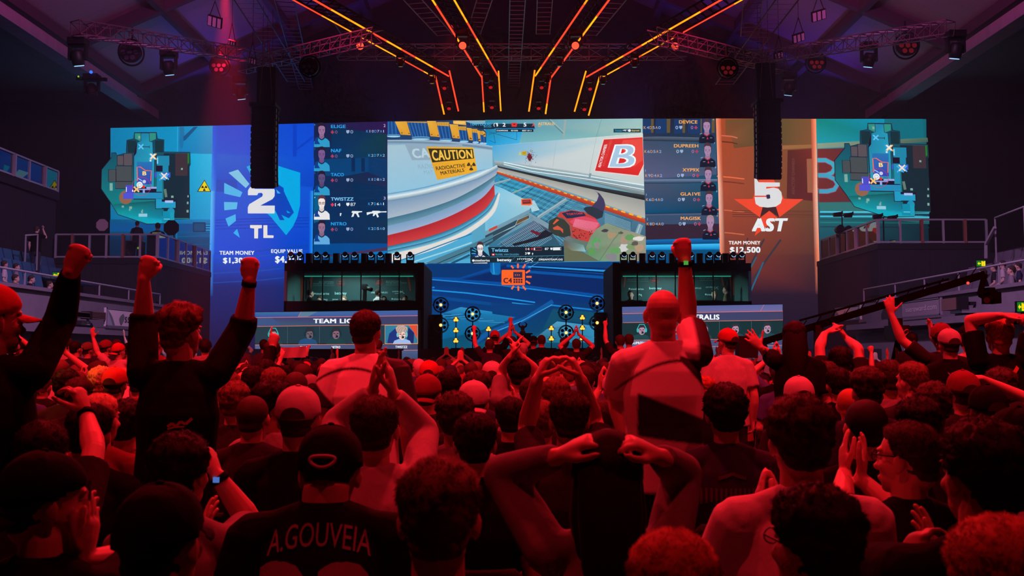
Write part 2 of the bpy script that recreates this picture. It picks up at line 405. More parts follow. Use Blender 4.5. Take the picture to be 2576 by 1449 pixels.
def head_geo(m, M):
    e = lambda c, r, rot=None: m.ellip(M @ Vector(c), r, M.to_3x3().to_4x4() @ (rot or Matrix()), 18, 12)
    e((0, -.012, .025), (.076, .095, .086)); e((0, .022, -.02), (.066, .068, .075)); e((0, .032, -.062), (.054, .056, .050)); e((0, .060, -.092), (.026, .024, .022)); e((0, -.034, -.045), (.060, .062, .060))
    e((0, .092, -.028), (.014, .020, .014)); e((0, .083, -.005), (.010, .016, .026)); e((0, .074, .032), (.058, .014, .010)); e((0, .086, -.062), (.025, .009, .005)); e((0, .085, -.072), (.021, .009, .005))
    for s in (-1, 1):
        e((s*.040, .058, -.022), (.022, .024, .020)); e((s*.079, -.006, -.008), (.008, .020, .031), Matrix.Rotation(-s*.35, 4, 'Z')); e((s*.077, .002, -.030), (.008, .010, .014))
ARMS = {}
def arm_pose(kind, s, S, hz):
    """elbow, wrist, hand pose, hand direction, palm normal (s: +1 right)"""
    V = Vector; S = V(S)
    if kind == 'down': e = S+V((s*.06, -.02, -.28)); return e, e+V((-s*.05, .20, -.14)), 'relax', None, V((-s, 0, -.3))
    if kind == 'hang': e = S+V((s*.06, -.03, -.29)); return e, e+V((s*.0, .06, -.24)), 'relax', None, V((-s, .2, 0))
    if kind == 'clap': e = S+V((s*.05, .14, -.24)); w = V((s*.03, S.y+.36, S.z-.06)); return e, w, 'flat', V((-s*.05, .35, .8)), V((-s, 0, 0))
    if kind == 'claphigh': e = S+V((s*.07, .22, -.10)); w = V((s*.03, S.y+.30, hz+.02)); return e, w, 'flat', V((-s*.05, .1, 1)), V((-s, 0, 0))
    if kind == 'over': e = S+V((s*.15, .06, .20)); w = V((s*.035, S.y+.06, hz+.22)); return e, w, 'flat', V((-s*.1, 0, 1)), V((-s, 0, 0))
    if kind == 'fist': e = S+V((s*.10, .05, .25)); return e, e+V((s*.02, .04, .24)), 'fist', V((0, .05, 1)), V((0, 1, 0))
    if kind == 'open': e = S+V((s*.17, .05, .20)); return e, e+V((s*.08, .02, .23)), 'open', V((s*.15, 0, 1)), V((-s*.3, 1, 0))
    if kind == 'point': e = S+V((s*.08, .08, .25)); return e, e+V((0, .05, .24)), 'point', V((0, .1, 1)), V((0, 1, 0))
    if kind == 'onhead': e = S+V((s*.25, .05, .16)); w = V((s*.105, S.y+.02, hz+.085)); return e, w, 'relax', V((-s*1, .1, .12)), V((0, 0, -1))
    if kind == 'phone': e = S+V((s*.09, .16, -.05)); w = V((s*.055, S.y+.34, hz+.05)); return e, w, 'cup', V((0, .2, 1)), V((-s*.4, -1, 0))
def figure(seat=True, lean=.04, twist=0., yaw=0., nod=0., roll=0., L='down', Rr='down', wide=1., sleeve='short', vox=.011, svox=None, headpos=None, coarse=False, chest=1., drop=0.):
    """returns body, shirt, trousers meshes, head matrix, top z; unit figure 1.75 m tall facing +Y"""
    hip = Vector((0, 0, .52 if seat else .93)); upv = Vector((0, sin(lean), cos(lean))); T3 = Matrix.Rotation(twist, 3, 'Z')
    nb = hip+upv*.585; hc = hip+upv*(.705-drop)+Vector((0, .015+drop*.8, 0))
    HM = Matrix.Translation(hc) @ Matrix.Rotation(yaw, 4, 'Z') @ Matrix.Rotation(-nod, 4, 'X') @ Matrix.Rotation(roll, 4, 'Y')
    b = MB(); sh = MB(); top = hc.z+.113
    head_geo(b, HM); b.tube([nb-upv*.07, nb+upv*.03, hc+HM.to_3x3() @ Vector((0, -.02, -.03))], [(.060*wide, .058), (.055*wide, .055), (.054*wide, .056)], 14)
    w = wide
    b.tube([hip+upv*.02, hip+upv*.25, hip+upv*.42, nb-upv*.05], [(.12*w, .075), (.125*w, .08), (.12*w, .07), (.05, .05)], 16, up=T3 @ Vector((1, 0, 0)))
    x = T3 @ Vector((1, 0, 0))
    sh.tube([hip-upv*.09, hip+upv*.05, hip+upv*.20, hip+upv*.34, hip+upv*.45, hip+upv*.53, hip+upv*.582], [(.185*w, .125*chest), (.175*w, .122*chest), (.166*w, .118*chest), (.178*w, .125*chest), (.160*w, .108), (.100*w, .085), (.064*w, .066)], 24, up=x, rnd=False)
    out = {}
    for s, spec in ((-1, L), (1, Rr)):
        S = hip+upv*.487+x*(s*.168*w)
        if isinstance(spec, str): e, wr, hp, hd, pn = arm_pose(spec, s, S, hc.z)
        else: e, wr, hp, hd, pn = spec
        e, wr = Vector(e), Vector(wr)
        if e.z > S.z+.05: S = S+Vector((0, 0, .035))-x*(s*.015)
        hd = Vector(hd) if hd is not None else (wr-e)
        b.tube([S, S.lerp(e, .35), S.lerp(e, .8), e], [.046*w, .048*w, .042*w, .040*w], 12)
        b.tube([e, e.lerp(wr, .25), e.lerp(wr, .6), wr], [.040*w, .044*w, .036*w, (.027, .024)], 12)
        if coarse: b.tube([wr-hd.normalized()*.02, wr+hd.normalized()*.09, wr+hd.normalized()*.17], [(.03, .02), (.04, .022), (.03, .015)], 8)
        else: hand(b, wr, hd, pn, s, hp, 1., 1. if vox < .006 else 1.18)
        neckp = hip+upv*.548+x*(s*.035); sh.tube([neckp, neckp.lerp(S, .55)-upv*.004, S], [.048, .054, .062*w], 14)
        if sleeve == 'short': sh.tube([S-(e-S)*.05, S.lerp(e, .3), S.lerp(e, .72)], [.064*w, .069*w, .070*w], 14, rnd=False)
        elif sleeve == 'long': sh.tube([S, S.lerp(e, .5), e], [.064*w, .062*w, .057*w], 14); sh.tube([e, e.lerp(wr, .5), e.lerp(wr, .96)], [.058*w, .050*w, .038*w], 14, rnd=False)
        elif sleeve == 'rolled': sh.tube([S, S.lerp(e, .5), e], [.066*w, .065*w, .062*w], 14); sh.tube([e, e.lerp(wr, .22)], [.062*w, .060*w], 14, rnd=False)
        out[s] = (S, e, wr)
    tr = MB()
    for s in (-1, 1):
        h = hip+Vector((s*.09, 0, -.02))
        k = Vector((s*.12, .44, .50)) if seat else Vector((s*.10, .02, .50)); f = Vector((s*.12, .42, .08)) if seat else Vector((s*.11, 0, .08))
        tr.tube([h, h.lerp(k, .5), k], [.088, .078, .062], 12); tr.tube([k, k.lerp(f, .4), f], [.062, .060, .045], 12); tr.ellip(f+Vector((0, .06, -.035)), (.045, .13, .045))
    tr.tube([hip-upv*.10, hip+upv*.05], [(.17*w, .12), (.165*w, .115)], 16, up=(1, 0, 0))
    return dict(body=remesh(b, vox, 2 if vox < .006 else 3, 'body'), shirt=remesh(sh, svox or max(vox, .011), 5, 'shirt'), tr=remesh(tr, .024, 3, 'trousers'), HM=HM, top=top, joints=out, hc=hc, hip=hip, up=upv)

PEOPLE = []
def dress(root, F_, skin, cl, hs=None, hc='brown', cap=None, capc='black', seed=0, fine=True, eyes=False, specs=False, vis=True):
    bo = link('body', F_['body'], skin, root, True); so = link('shirt', F_['shirt'], cl, root, True); link('trousers', F_['tr'], M_TR, root, True)
    hm = F_['HM']
    def on(name, me, m):
        o = link(name, me, m, root, True); o.matrix_local = hm; return o
    if hs: on('hair', hair('buzz' if cap and hs != 'long' else hs, seed, fine, not cap), M_HR[hc])
    if cap:
        cr, bi, bu, op = CAPS[cap]; cm = M_CL[capc]; k = on('cap', cr, cm)
        for nm, me, m in (('bill', bi, cm), ('button', bu, cm), ('opening', op, M_HR[hc])):
            o = link(nm, me, m, k, True)
    if eyes: on('eyes', EYES, EYEW)
    if specs: on('glasses', SPECS, BLACK)
    return so
def place(hx, hy, Y, F_, ground=0., label='', group=None, k=None):
    """root so that the head top of figure F_ falls on the pixel; returns root, scale"""
    P = at(hx, hy, Y); top = F_['top']+.012
    if k is None: k = (P.z-ground)/top
    hx_ = F_['hc'].x*k; hy_ = F_['hc'].y*k
    r = empty('person', (P.x-hx_, Y-hy_, ground), label, 'person', group, world=False); r.scale = (k, k, k); return r, k
# ================================================================ people seen large: posed one by one
HEROES = []
def hero(hx, hy, Y, label, stand=False, L='down', Rr='down', skin=0, cl='black', sleeve='short', hs='short', hc='brown', cap=None, capc='black', yaw=0., nod=0., roll=0., lean=.04, wide=1., twist=0., vox=.0068, specs=False, seed=0, group='standing and seated fans near the camera', ground=0., chest=1., col=None, after=None, drop=0.):
    base = .52 if not stand else .93; up = Vector((0, sin(lean), cos(lean))); hcz = base+up.z*(.705-drop); hcy = up.y*(.705-drop)+.015+drop*.8
    P = at(hx, hy, Y); k = (P.z-ground)/(hcz+.125); root = Vector((P.x, Y-hcy*k, ground))
    def loc(q):                        # pixel + depth offset -> figure space
        return (at(q[0], q[1], Y+(q[2] if len(q) > 2 else 0))-root)/k
    def arm(a):
        if isinstance(a, str): return a
        e, w = loc(a[0]), loc(a[1]); t = loc(a[3]) if a[3] else None
        return (e, w, a[2], (t-w) if t is not None else None, Vector(a[4]) if len(a) > 4 else Vector((0, 1, 0)))
    SH = {s: Vector((s*.168*wide, math.sin(lean)*.487, base+math.cos(lean)*.487)) for s in (-1, 1)}
    def fix(s, a):
        if isinstance(a, str): return a
        e, w, hp, hd, pn = a; S = SH[s]; d = e-S
        if e.z > S.z+.05: S = S+Vector((0, 0, .035))
        d = e-S; l = math.hypot(d.x, d.z)
        if d.length < .25: e = Vector((e.x, S.y+math.sqrt(max(0, .27**2-l*l)), e.z))
        d = w-e; l = math.hypot(d.x, d.z)
        if d.length < .2: w2 = Vector((w.x, e.y+math.sqrt(max(0, .23**2-l*l))*(1 if w.y >= e.y-.02 else -1), w.z)); w = w2
        if (w-e).length > .29: w = e+(w-e).normalized()*.29
        return e, w, hp, hd, pn
    f = figure(not stand, lean, twist, yaw, nod, roll, fix(-1, arm(L)), fix(1, arm(Rr)), wide, sleeve, vox, (.0065 if col else max(vox*1.35, .009)), chest=chest, drop=drop)
    HEROES.append((hx, hy, Y, root, k, f, dict(label=label, skin=skin, cl=cl, hs=hs, hc=hc, cap=cap, capc=capc, specs=specs, seed=seed, group=group, col=col, after=after)))
    if not .80 < k < 1.16: print('SCALE', label, round(k, 3))
    for s, a in ((-1, L), (1, Rr)):
        if not isinstance(a, str):
            S, e, w = f['joints'][s]; l1, l2 = (e-S).length, (w-e).length
            if not (.18 < l1 < .36 and .16 < l2 < .33): print('ARM', s, round(l1, 2), round(l2, 2), label)

hero(125, 1142, 2.35, 'person in a backwards dark cap turned right in the lower left corner', yaw=-1.0, cap='backward', hs='short', hc='black', cl='black', lean=.10, L=((80, 1500), (205, 1395, .05), 'flat', (225, 1300, .08), (1, 0, 0)), Rr=((285, 1440, .05), (240, 1395, .08), 'flat', (262, 1305, .1), (-1, 0, 0)), vox=.0046)
hero(410, 1224, 1.98, 'person in a dark cap seen from behind below the wavy haired clapping person', yaw=-.25, cap='forward', hs='short', hc='black', cl='black', wide=1.02)
import bmesh
def print_on(root, f, name, parts, m):
    """letters (text, x0, x1, z0, z1, bold, sag) or strokes (list of points, width) laid on the back of the shirt; z from the hip"""
    bv = BVHTree.FromPolygons([v.co for v in f['shirt'].vertices], [p.vertices for p in f['shirt'].polygons]); h = f['hip'].z; bm = bmesh.new()
    for q in parts:
        if isinstance(q[0], str):
            st, x0, x1, z0, z1, bo, sag = q; vs, fs, a0, a1, b0, b1 = text_geo(st, bo)
            me = bpy.data.meshes.new('t'); nv = len(vs)//(5 if bo > 0 else 1); me.from_pydata([(x0+(x1-x0)*(x-a0)/(a1-a0), (i//nv)*.0005, h+z0+(z1-z0)*(y-b0)/(b1-b0)-sag*((2*(x-a0)/(a1-a0)-1)**2)) for i, (x, y) in enumerate(vs)], [], fs); bm.from_mesh(me); bpy.data.meshes.remove(me)
        else:
            pts, w = q
            for (xa, za), (xb, zb) in zip(pts, pts[1:]):
                l = math.hypot(xb-xa, zb-za) or 1; ox, oz = -(zb-za)/l*w/2, (xb-xa)/l*w/2
                bm.faces.new([bm.verts.new((X, 0, h+Z)) for X, Z in ((xa+ox, za+oz), (xb+ox, zb+oz), (xb-ox, zb-oz), (xa-ox, za-oz))])
    bmesh.ops.triangulate(bm, faces=bm.faces[:])
    for _ in range(3):
        long = [e for e in bm.edges if e.calc_length() > .02]
        if not long: break
        bmesh.ops.subdivide_edges(bm, edges=long, cuts=1); bmesh.ops.triangulate(bm, faces=bm.faces[:])
    for v in bm.verts:
        hit = bv.ray_cast(Vector((v.co.x, -1, v.co.z)), Vector((0, 1, 0))); v.co.y = (hit[0].y if hit[0] else -.1)-.0035-v.co.y
    me = bpy.data.meshes.new(name); bm.to_mesh(me); bm.free(); link(name, me, m, root)
def gouveia(root, f, so):
    print_on(root, f, 'name_print', [('A.GOUVEIA', -.135, .135, .482, .540, 0, .03)], M_PRN); print_on(root, f, 'number_print', [('22', -.155, .155, .205, .445, .03, 0)], M_PRN)
def scribble(root, f, so):
    watch(1, 'wrist_band')(root, f, so); print_on(root, f, 'back_print', [([(.0, .30), (.02, .315), (.035, .30), (.055, .322), (.075, .31), (.10, .335)], .012), ([(.0, .29), (.03, .298), (.07, .30)], .008)], M_ORP)
def vest(root, f, so): print_on(root, f, 'back_print', [('VISA', -.07, .07, .44, .475, .03, 0)], M_PRN)
def emblem(root, f, so): print_on(root, f, 'back_print', [([(-.07, .50), (-.02, .45), (.0, .47), (.02, .45), (.07, .50)], .025), ([(-.03, .43), (.03, .43)], .02)], M_ORP)
def wings(root, f, so): print_on(root, f, 'back_print', [([(-.06, .44), (-.02, .452), (.0, .462), (.02, .452), (.06, .44)], .014)]+[([(-.13+.02*k, .40), (-.132+.02*k, .33+.006*(k % 3))], .009) for k in range(14)], M_PRD)
M_PRN = mat('grey_jersey_print', (.26, .24, .25), .8); M_ORP = mat('orange_print', (.55, .20, .06), .8); M_PRD = mat('dull_print', (.07, .065, .075), .8)
def cap_logo(root, f, so):
    m = MB(); n = 26; P = []
    for k in range(n+1):
        a = 2*pi*k/n; d = Vector((.30*cos(a), -1, .12+.13*sin(a)+.03*cos(2*a))).normalized(); P.append(HC+d*(hrad(d)+.020))
    m.tube(P, .0055, 6, cap=False); o = m.build('cap_emblem', M_CL['pale'], root); o.matrix_local = f['HM']
def hero3(root, f, so): gouveia(root, f, so); cap_logo(root, f, so)
hero(832, 1077, 2.75, 'person in a black cap and black jersey with a name and number on the back', cap='forward', hs='short', hc='black', cl='black', wide=1.14, chest=1.1, after=hero3, drop=.055, lean=.10, nod=.12)
hero(1105, 1157, 1.98, 'person with short spiky hair and bare ears at the bottom middle', hs='fade', hc='mid', cl='black', skin=3, lean=.0)
hero(1525, 1088, 2.5, 'person with long dark hair holding both hands on top of the head, grey sleeves', hs='long', hc='black', cl='grey', sleeve='long', lean=.03, wide=.98,
     L=((1262, 1205, .04), (1402, 1143, .03), 'relax', (1490, 1095, .0), (.3, .2, -1)), Rr=((1738, 1205, .04), (1652, 1143, .03), 'relax', (1562, 1095, 0), (-.3, .2, -1)))
hero(1690, 1335, 1.68, 'top of a head with short reddish hair at the bottom edge', hs='short', hc='ginger', cl='dark', seed=1)
hero(2042, 1229, 1.98, 'person with dark hair and glasses looking left, bottom edge right of the middle', hs='messy', hc='black', cl='black', yaw=.42, specs=True, seed=2)
hero(2008, 1003, 2.9, 'broad person in a pale plain shirt with tousled hair, seated', hs='messy', hc='brown', cl='white', wide=1.12, chest=1.1, seed=1, nod=-.05, L='clap', Rr='clap')
hero(2277, 1061, 3.15, 'person with glasses in a black shirt clapping, face turned left', hs='short', hc='brown', cl='black', yaw=.85, specs=True, wide=1.06, L=((2150, 1290, .1), (2172, 1205, .22), 'flat', (2165, 1100, .28), (1, 0, .2)), Rr=((2300, 1330, .15), (2200, 1215, .2), 'flat', (2215, 1110, .24), (-1, .2, 0)), twist=.3, vox=.0046)
hero(2465, 1066, 2.3, 'person with thick black hair and cupped hand raised, lower right', hs='curly', hc='black', cl='black', yaw=.25, wide=1.12, skin=1, L=((2265, 1500, .0), (2262, 1425, .12), 'cup', (2262, 1335, .16), (.8, .3, 0)), Rr='clap', vox=.0046)
hero(2505, 1300, 1.56, 'person in a red hooded top in the lower right corner', hs='short', hc='ginger', cl='maroon', sleeve='long', seed=2)
hero(945, 996, 3.6, 'person in a pale long sleeved top clapping hands overhead', hs='short', hc='brown', cl='pale', sleeve='long', L=((838, 1068, .1), (938, 983, .1), 'flat', (958, 868, .1), (1, .1, 0)), Rr=((1064, 1092, .1), (990, 992, .1), 'flat', (966, 868, .1), (-1, .1, 0)), seed=1, roll=-.06, vox=.0046)
hero(1195, 1039, 3.75, 'person with thick dark hair in a black shirt behind the spiky haired one', hs='short', hc='black', cl='black', seed=2)
hero(1432, 986, 4.2, 'person forming a shape with both hands above the head, short cropped hair', hs='fade', hc='brown', cl='dark', skin=0, L=((1326, 1080, .05), (1352, 955, .05), 'heart', (1395, 862, .05), (1, .1, 0)), Rr=((1500, 1062, .05), (1462, 955, .05), 'heart', (1425, 870, .05), (-1, .1, 0)), seed=1, vox=.0046)
WHT, BLK = (.82, .80, .81), (.015, .015, .018)
def jersey_a(p, h):
    x, z = p.x, p.z-h                      # white with a slanting black band and a black right shoulder
    if .146-.138*x < z < .303-.395*x and x > -.13: return BLK
    if x > .06 and z > .493-1.06*(x-.063) and (z < .52-.3*(x-.06) or x > .15): return BLK
    if z > .36 and x < .07 and abs(z-(.495-.55*(x-.06)**2*3.2)) < .007: return BLK
    if x < -.225 and .27 < z < .30: return BLK
    return WHT
def jersey_b(p, h):
    x, z = p.x, p.z-h
    if x > .10+.25*(.55-z): return BLK
    if abs(z-(.50-1.6*(x+.06)**2)) < .008 and x < .05: return BLK
    if z < .36-1.1*(x+.22): return BLK if x < -.1 or z < .2 else WHT
    return WHT
def watch(s, name='wrist_watch', col=None, face=None):
    def f_(root, f, so):
        S, e, w = f['joints'][s]; d = (w-e).normalized(); p = w-d*.015; MB().tube([p-d*.012, p+d*.012], .034, 16, rnd=False).build(name, M_CL[col or 'black'], root)
        if face: MB().cbox(p+Vector((0, -.034, 0)), (.020, .010, .018)).build('watch_face', face, root)
    return f_
WF = emis('lit_watch_face', C(90, 200, 80), .6); WFB = emis('blue_watch_glint', C(90, 130, 220), .7)  # WFB: glint on a watch face, set as emission
hero(1666, 722, 4.6, 'tall standing bald person in a white and black jersey raising the right fist', stand=True, hs=None, cl='white', skin=0, L=((1562, 1010, -.02), (1578, 1120, .04), 'relax', None, (1, .3, 0)), Rr=((1738, 800, .12), (1722, 655, .12), 'fist', (1714, 590, .12), (0, 1, 0)), col=jersey_a, after=watch(1, 'wrist_watch', None, WF), wide=1.04, lean=.0, vox=.0046)
hero(458, 770, 4.3, 'standing person in a black rolled sleeve top raising both fists', stand=True, hs='quiff', hc='mid', cl='black', sleeve='rolled', L=((350, 812, .05), (362, 700, .05), 'fist', (380, 640, .05), (0, 1, 0)), Rr=((600, 822, .05), (628, 705, .05), 'fist', (628, 640, .05), (0, 1, 0)), yaw=-.35, wide=1.05, after=scribble, vox=.0046)
hero(-14, 720, 3.4, 'standing person in a red cap raising the right fist at the left edge', stand=True, cap='forward', capc='red', hs='short', hc='black', cl='black', sleeve='long', yaw=-.8, Rr=((118, 800, .05), (196, 690, .08), 'fist', (222, 630, .08), (0, 1, 0)), L='hang', after=watch(1, 'wrist_band'), vox=.0046)
hero(922, 782, 5.6, 'standing person in a white and dark jersey between the clapping hands and the stage', stand=True, hs='short', hc='brown', cl='white', col=jersey_b, wide=1.12, L='hang', Rr='hang', yaw=-.25, seed=1, chest=1.1)
hero(752, 976, 4.0, 'person in a pale cap with a strap gap at the back and a black shirt', cap='forward', capc='pale', hs='short', hc='brown', cl='black', wide=1.05)
hero(637, 991, 4.9, 'person with a closely shaved head and plain shirt left of the pale cap', hs='buzz', hc='brown', cl='dark')
hero(255, 992, 4.6, 'person with short blond hair in a two tone top behind the left raised arm', hs='short', hc='blond', cl='maroon', skin=3, yaw=-.3, seed=1)
hero(457, 1096, 2.95, 'person with wavy dark hair and a watch holding one hand before the face', hs='messy', hc='black', cl='grey', Rr=((612, 1335, .12), (545, 1195, .2), 'cup', (500, 1070, .25), (-1, .2, 0)), L='clap', yaw=-.2, after=watch(1, 'wrist_watch', None, WFB), seed=1, vox=.0046)
hero(110, 1060, 3.3, 'dark clothed person with a banded wrist raised on the left', hs='short', hc='black', cl='dark', Rr=((222, 1135, .1), (170, 1045, .15), 'cup', (140, 965, .15), (-1, .2, 0)), L='clap', after=watch(1, 'wrist_band'), vox=.0046)
hero(1823, 972, 4.4, 'person with curly dark hair in a patterned dark shirt beside the bald one', hs='curly', hc='black', cl='navy', seed=1, after=wings)
hero(2175, 999, 3.9, 'person with cropped hair in a black shirt behind the clapping glasses wearer', hs='buzz', hc='black', cl='black', wide=1.05)
# ---- heads further back (position and look traced)
mids = [  # x, top y, depth, hair / cap, colour, shirt, extra
 (2008, 950, 6.0, 'C', 'pale', 'dark', {}), (2180, 930, 5.7, 'quiff', 'brown', 'navy', {}), (2233, 906, 6.9, 'short', 'brown', 'grey', {}), (2291, 911, 6.6, 'short', 'mid', 'dark', dict(yaw=.5)), (2345, 966, 5.5, 'messy', 'brown', 'dark', {}), (2305, 1004, 4.3, 'messy', 'black', 'dark', {}),
 (2107, 925, 7.3, 'short', 'black', 'black', {}), (2040, 902, 8.1, 'short', 'mid', 'grey', {}), (2076, 914, 7.7, 'curly', 'brown', 'dark', {}), (2420, 935, 5.9, 'C', 'maroon', 'dark', dict(Rr='onhead')), (2482, 972, 4.9, 'C', 'black', 'black', {}), (2555, 1030, 3.4, 'C', 'black', 'pale', dict(yaw=.5)), (2515, 930, 6.3, 'messy', 'brown', 'dark', {}),
 (592, 964, 5.9, 'messy', 'mid', 'dark', {}), (690, 964, 5.1, 'quiff', 'black', 'grey', dict(yaw=-1.0)), (575, 935, 7.0, 'short', 'mid', 'dark', {}), (640, 921, 7.4, 'short', 'black', 'black', {}), (690, 925, 7.0, 'short', 'mid', 'grey', {}), (745, 932, 6.9, 'buzz', 'brown', 'dark', {}),
 (291, 926, 7.6, 'C', 'red', 'navy', {}), (201, 950, 6.6, 'short', 'brown', 'dark', {}), (255, 926, 8.2, 'curly', 'blond', 'olive', {}), (170, 932, 7.4, 'messy', 'black', 'dark', {}), (320, 1010, 4.8, 'messy', 'black', 'maroon', {}), (228, 1016, 3.9, 'short', 'black', 'black', {}),
 (1077, 944, 6.4, 'B', 'maroon', 'dark', dict(yaw=-.2)), (1146, 991, 4.7, 'messy', 'brown', 'grey', {}), (1192, 961, 5.6, 'B', 'pale', 'dark', {}), (1130, 930, 7.2, 'short', 'black', 'dark', {}), (1203, 938, 6.9, 'quiff', 'brown', 'navy', dict(yaw=-.4)), (1080, 909, 9.4, 'C', 'red', 'dark', {}), (1340, 950, 6.5, 'short', 'brown', 'grey', {}), (1398, 948, 6.0, 'short', 'mid', 'dark', {}),
 (1362, 1008, 5.0, 'short', 'mid', 'maroon', {}), (1511, 1006, 5.2, 'short', 'brown', 'dark', {}), (1306, 902, 7.9, 'short', 'black', 'grey', dict(L=((1264, 932, .05), (1286, 894, .05), 'flat', (1296, 872, .05), (1, 0, 0)), Rr=((1348, 934, .05), (1308, 894, .05), 'flat', (1297, 872, .05), (-1, 0, 0)))), (1545, 921, 8.0, 'B', 'black', 'navy', {}), (1470, 921, 8.4, 'short', 'brown', 'pale', {}), (1238, 911, 9.2, 'C', 'pale', 'dark', {}), (1285, 1000, 5.3, 'short', 'black', 'black', dict(Rr='claphigh')), (1010, 960, 7.0, 'short', 'brown', 'grey', {}), (1600, 985, 6.2, 'messy', 'black', 'dark', {})]
for i, (x, y, Y, h, c, s, ex) in enumerate(mids):
    cap = {'C': 'forward', 'B': 'backward'}.get(h); nm = {'C': c+' cap', 'B': c+' cap worn backwards', 'short': 'short '+c+' hair', 'messy': 'tousled '+c+' hair', 'quiff': 'swept up '+c+' hair', 'curly': 'curly '+c+' hair', 'buzz': 'shaved '+c+' hair'}[h]
    hero(x, y, Y, f'seated fan with {nm} and {s} top|', hs='short' if cap else h, hc='brown' if cap else c, cap=cap, capc=c if cap else 'black', cl=s, vox=.010, seed=i, skin=(0, 3, 1, 0, 2, 0)[i % 6], group='fans seen from behind in the middle rows', **ex)
# ---- standing figures further back
st = 'fans standing up in the crowd'
hero(1829, 828, 9.2, 'standing person in a red cap and pale shirt in front of the right lower screen', stand=True, cap='forward', capc='red', hs='short', hc='brown', cl='pale', L='hang', Rr='hang', yaw=.5, vox=.010, group=st, wide=1.05)
hero(1998, 811, 7.6, 'standing person with long dark hair in a black shirt stretching one arm to the left', stand=True, hs='long', hc='black', cl='black', L=((1945, 893, .1), (1905, 875, .15), 'open', (1890, 858, .15), (0, 1, 0)), Rr='hang', vox=.0075, group=st, yaw=-.2)
hero(2511, 800, 6.6, 'standing person in a black jersey, both hands on head, at the right edge', stand=True, hs='short', hc='ginger', cl='black', L=((2440, 806, .05), (2488, 796, .03), 'relax', (2515, 796, 0), (0, 0, -1)), Rr=((2596, 818, .05), (2545, 800, .03), 'relax', (2515, 798, 0), (0, 0, -1)), vox=.0075, group=st, after=emblem)
hero(2368, 815, 8.6, 'standing person in a maroon cap with both arms raised on the right', stand=True, cap='forward', capc='maroon', hs='short', cl='dark', L='open', Rr='claphigh', vox=.010, group=st, yaw=-.5)
hero(2386, 829, 7.9, 'standing person in a pale cap and black vest seen from behind on the right', stand=True, cap='forward', capc='pale', hs='short', cl='black', L='hang', Rr='hang', vox=.010, group=st, after=vest)
hero(2437, 819, 9.0, 'standing person in a dark cap and pale hooded top on the right', stand=True, cap='forward', capc='black', hs='short', cl='pale', sleeve='long', L='hang', Rr='clap', vox=.011, group=st, yaw=-.9)
hero(2112, 872, 8.8, 'person with both bare arms arched overhead right of the long haired one', hs='short', hc='black', cl='dark', L=((2062, 872, .1), (2092, 838, .1), 'flat', (2112, 826, .1), (1, 0, -1)), Rr=((2160, 878, .1), (2152, 850, .1), 'flat', (2136, 828, .1), (-1, 0, -1)), vox=.010, group=st)
for i, (x, y, Y, h, c, s, ex, d) in enumerate(((170, 850, 15, 'short', 'brown', 'pale', dict(L='open', Rr='hang'), 'pale shirt and one arm raised'), (193, 858, 14.4, 'short', 'black', 'navy', {}, 'navy shirt'), (222, 862, 14.8, 'C', 'olive', 'dark', {}, 'olive cap'), (268, 856, 14.6, 'C', 'maroon', 'navy', {}, 'maroon cap'), (300, 864, 14, 'B', 'red', 'pale', dict(L='open', Rr='open'), 'red cap worn backwards and both arms up'), (328, 862, 14.5, 'C', 'black', 'grey', dict(Rr='fist'), 'black cap and fist up'), (140, 862, 15.2, 'messy', 'blond', 'dark', {}, 'tousled blond hair'), (392, 838, 11, 'curly', 'blond', 'maroon', {}, 'curly blond hair'))):
    cap = {'C': 'forward', 'B': 'backward'}.get(h); kw = dict(L='hang', Rr='hang'); kw.update(ex)
    hero(x, y, Y, f'standing fan with {d} by the left grey wall', stand=True, hs='short' if cap else h, hc='brown' if cap else c, cap=cap, capc=c if cap else 'black', cl=s, vox=.012, group=st, yaw=-.5, seed=i, **kw)
for i, (x, y, Y, kw, d) in enumerate(((1245, 832, 20, dict(cap='forward', capc='red', L='hang', Rr='fist'), 'red cap and raised right fist'), (1289, 846, 20, dict(L='over', Rr='over'), 'hands clapped overhead, left of the trophy'), (1342, 846, 20.5, dict(cap='forward', capc='black', L='hang', Rr='hang'), 'black cap in front of the trophy plinth'), (1362, 841, 20, dict(hs='buzz', L='hang', Rr='hang'), 'shaved head right of the trophy'), (1450, 852, 19, dict(L='over', Rr='over'), 'arms overhead in front of the amber lamps'), (1232, 853, 18, dict(L='fist', Rr='hang'), 'left fist up beside the amber lamps'), (1316, 862, 17, dict(hs='short', hc='grey', L='hang', Rr='hang'), 'grey hair below the trophy'), (1560, 842, 18, dict(L='point', Rr='hang'), 'pointing hand beside the right booth'), (1582, 840, 18.6, dict(L='hang', Rr='hang'), 'dark shirt beside the right booth'), (685, 858, 9.5, dict(L='hang', Rr='hang'), 'dark shirt in front of the left lower screen'), (1420, 850, 21, dict(hs='curly', L='hang', Rr='hang'), 'curly hair near the amber lamps'))):
    kw = dict(kw); hs = kw.pop('hs', 'short'); hero(x, y, Y, f'standing fan near the stage, {d}', stand=True, hs=hs, cl=('black', 'dark', 'navy')[i % 3], vox=.012, group=st, seed=i, **kw)
hero(668, 905, 8.2, 'fan with one arm up and finger pointing at the left lower screen', hs='short', hc='black', cl='black', sleeve='long', L='down', Rr=((668, 925, .05), (674, 872, .05), 'point', (680, 832, .05), (0, 1, 0)), vox=.0075, group=st)

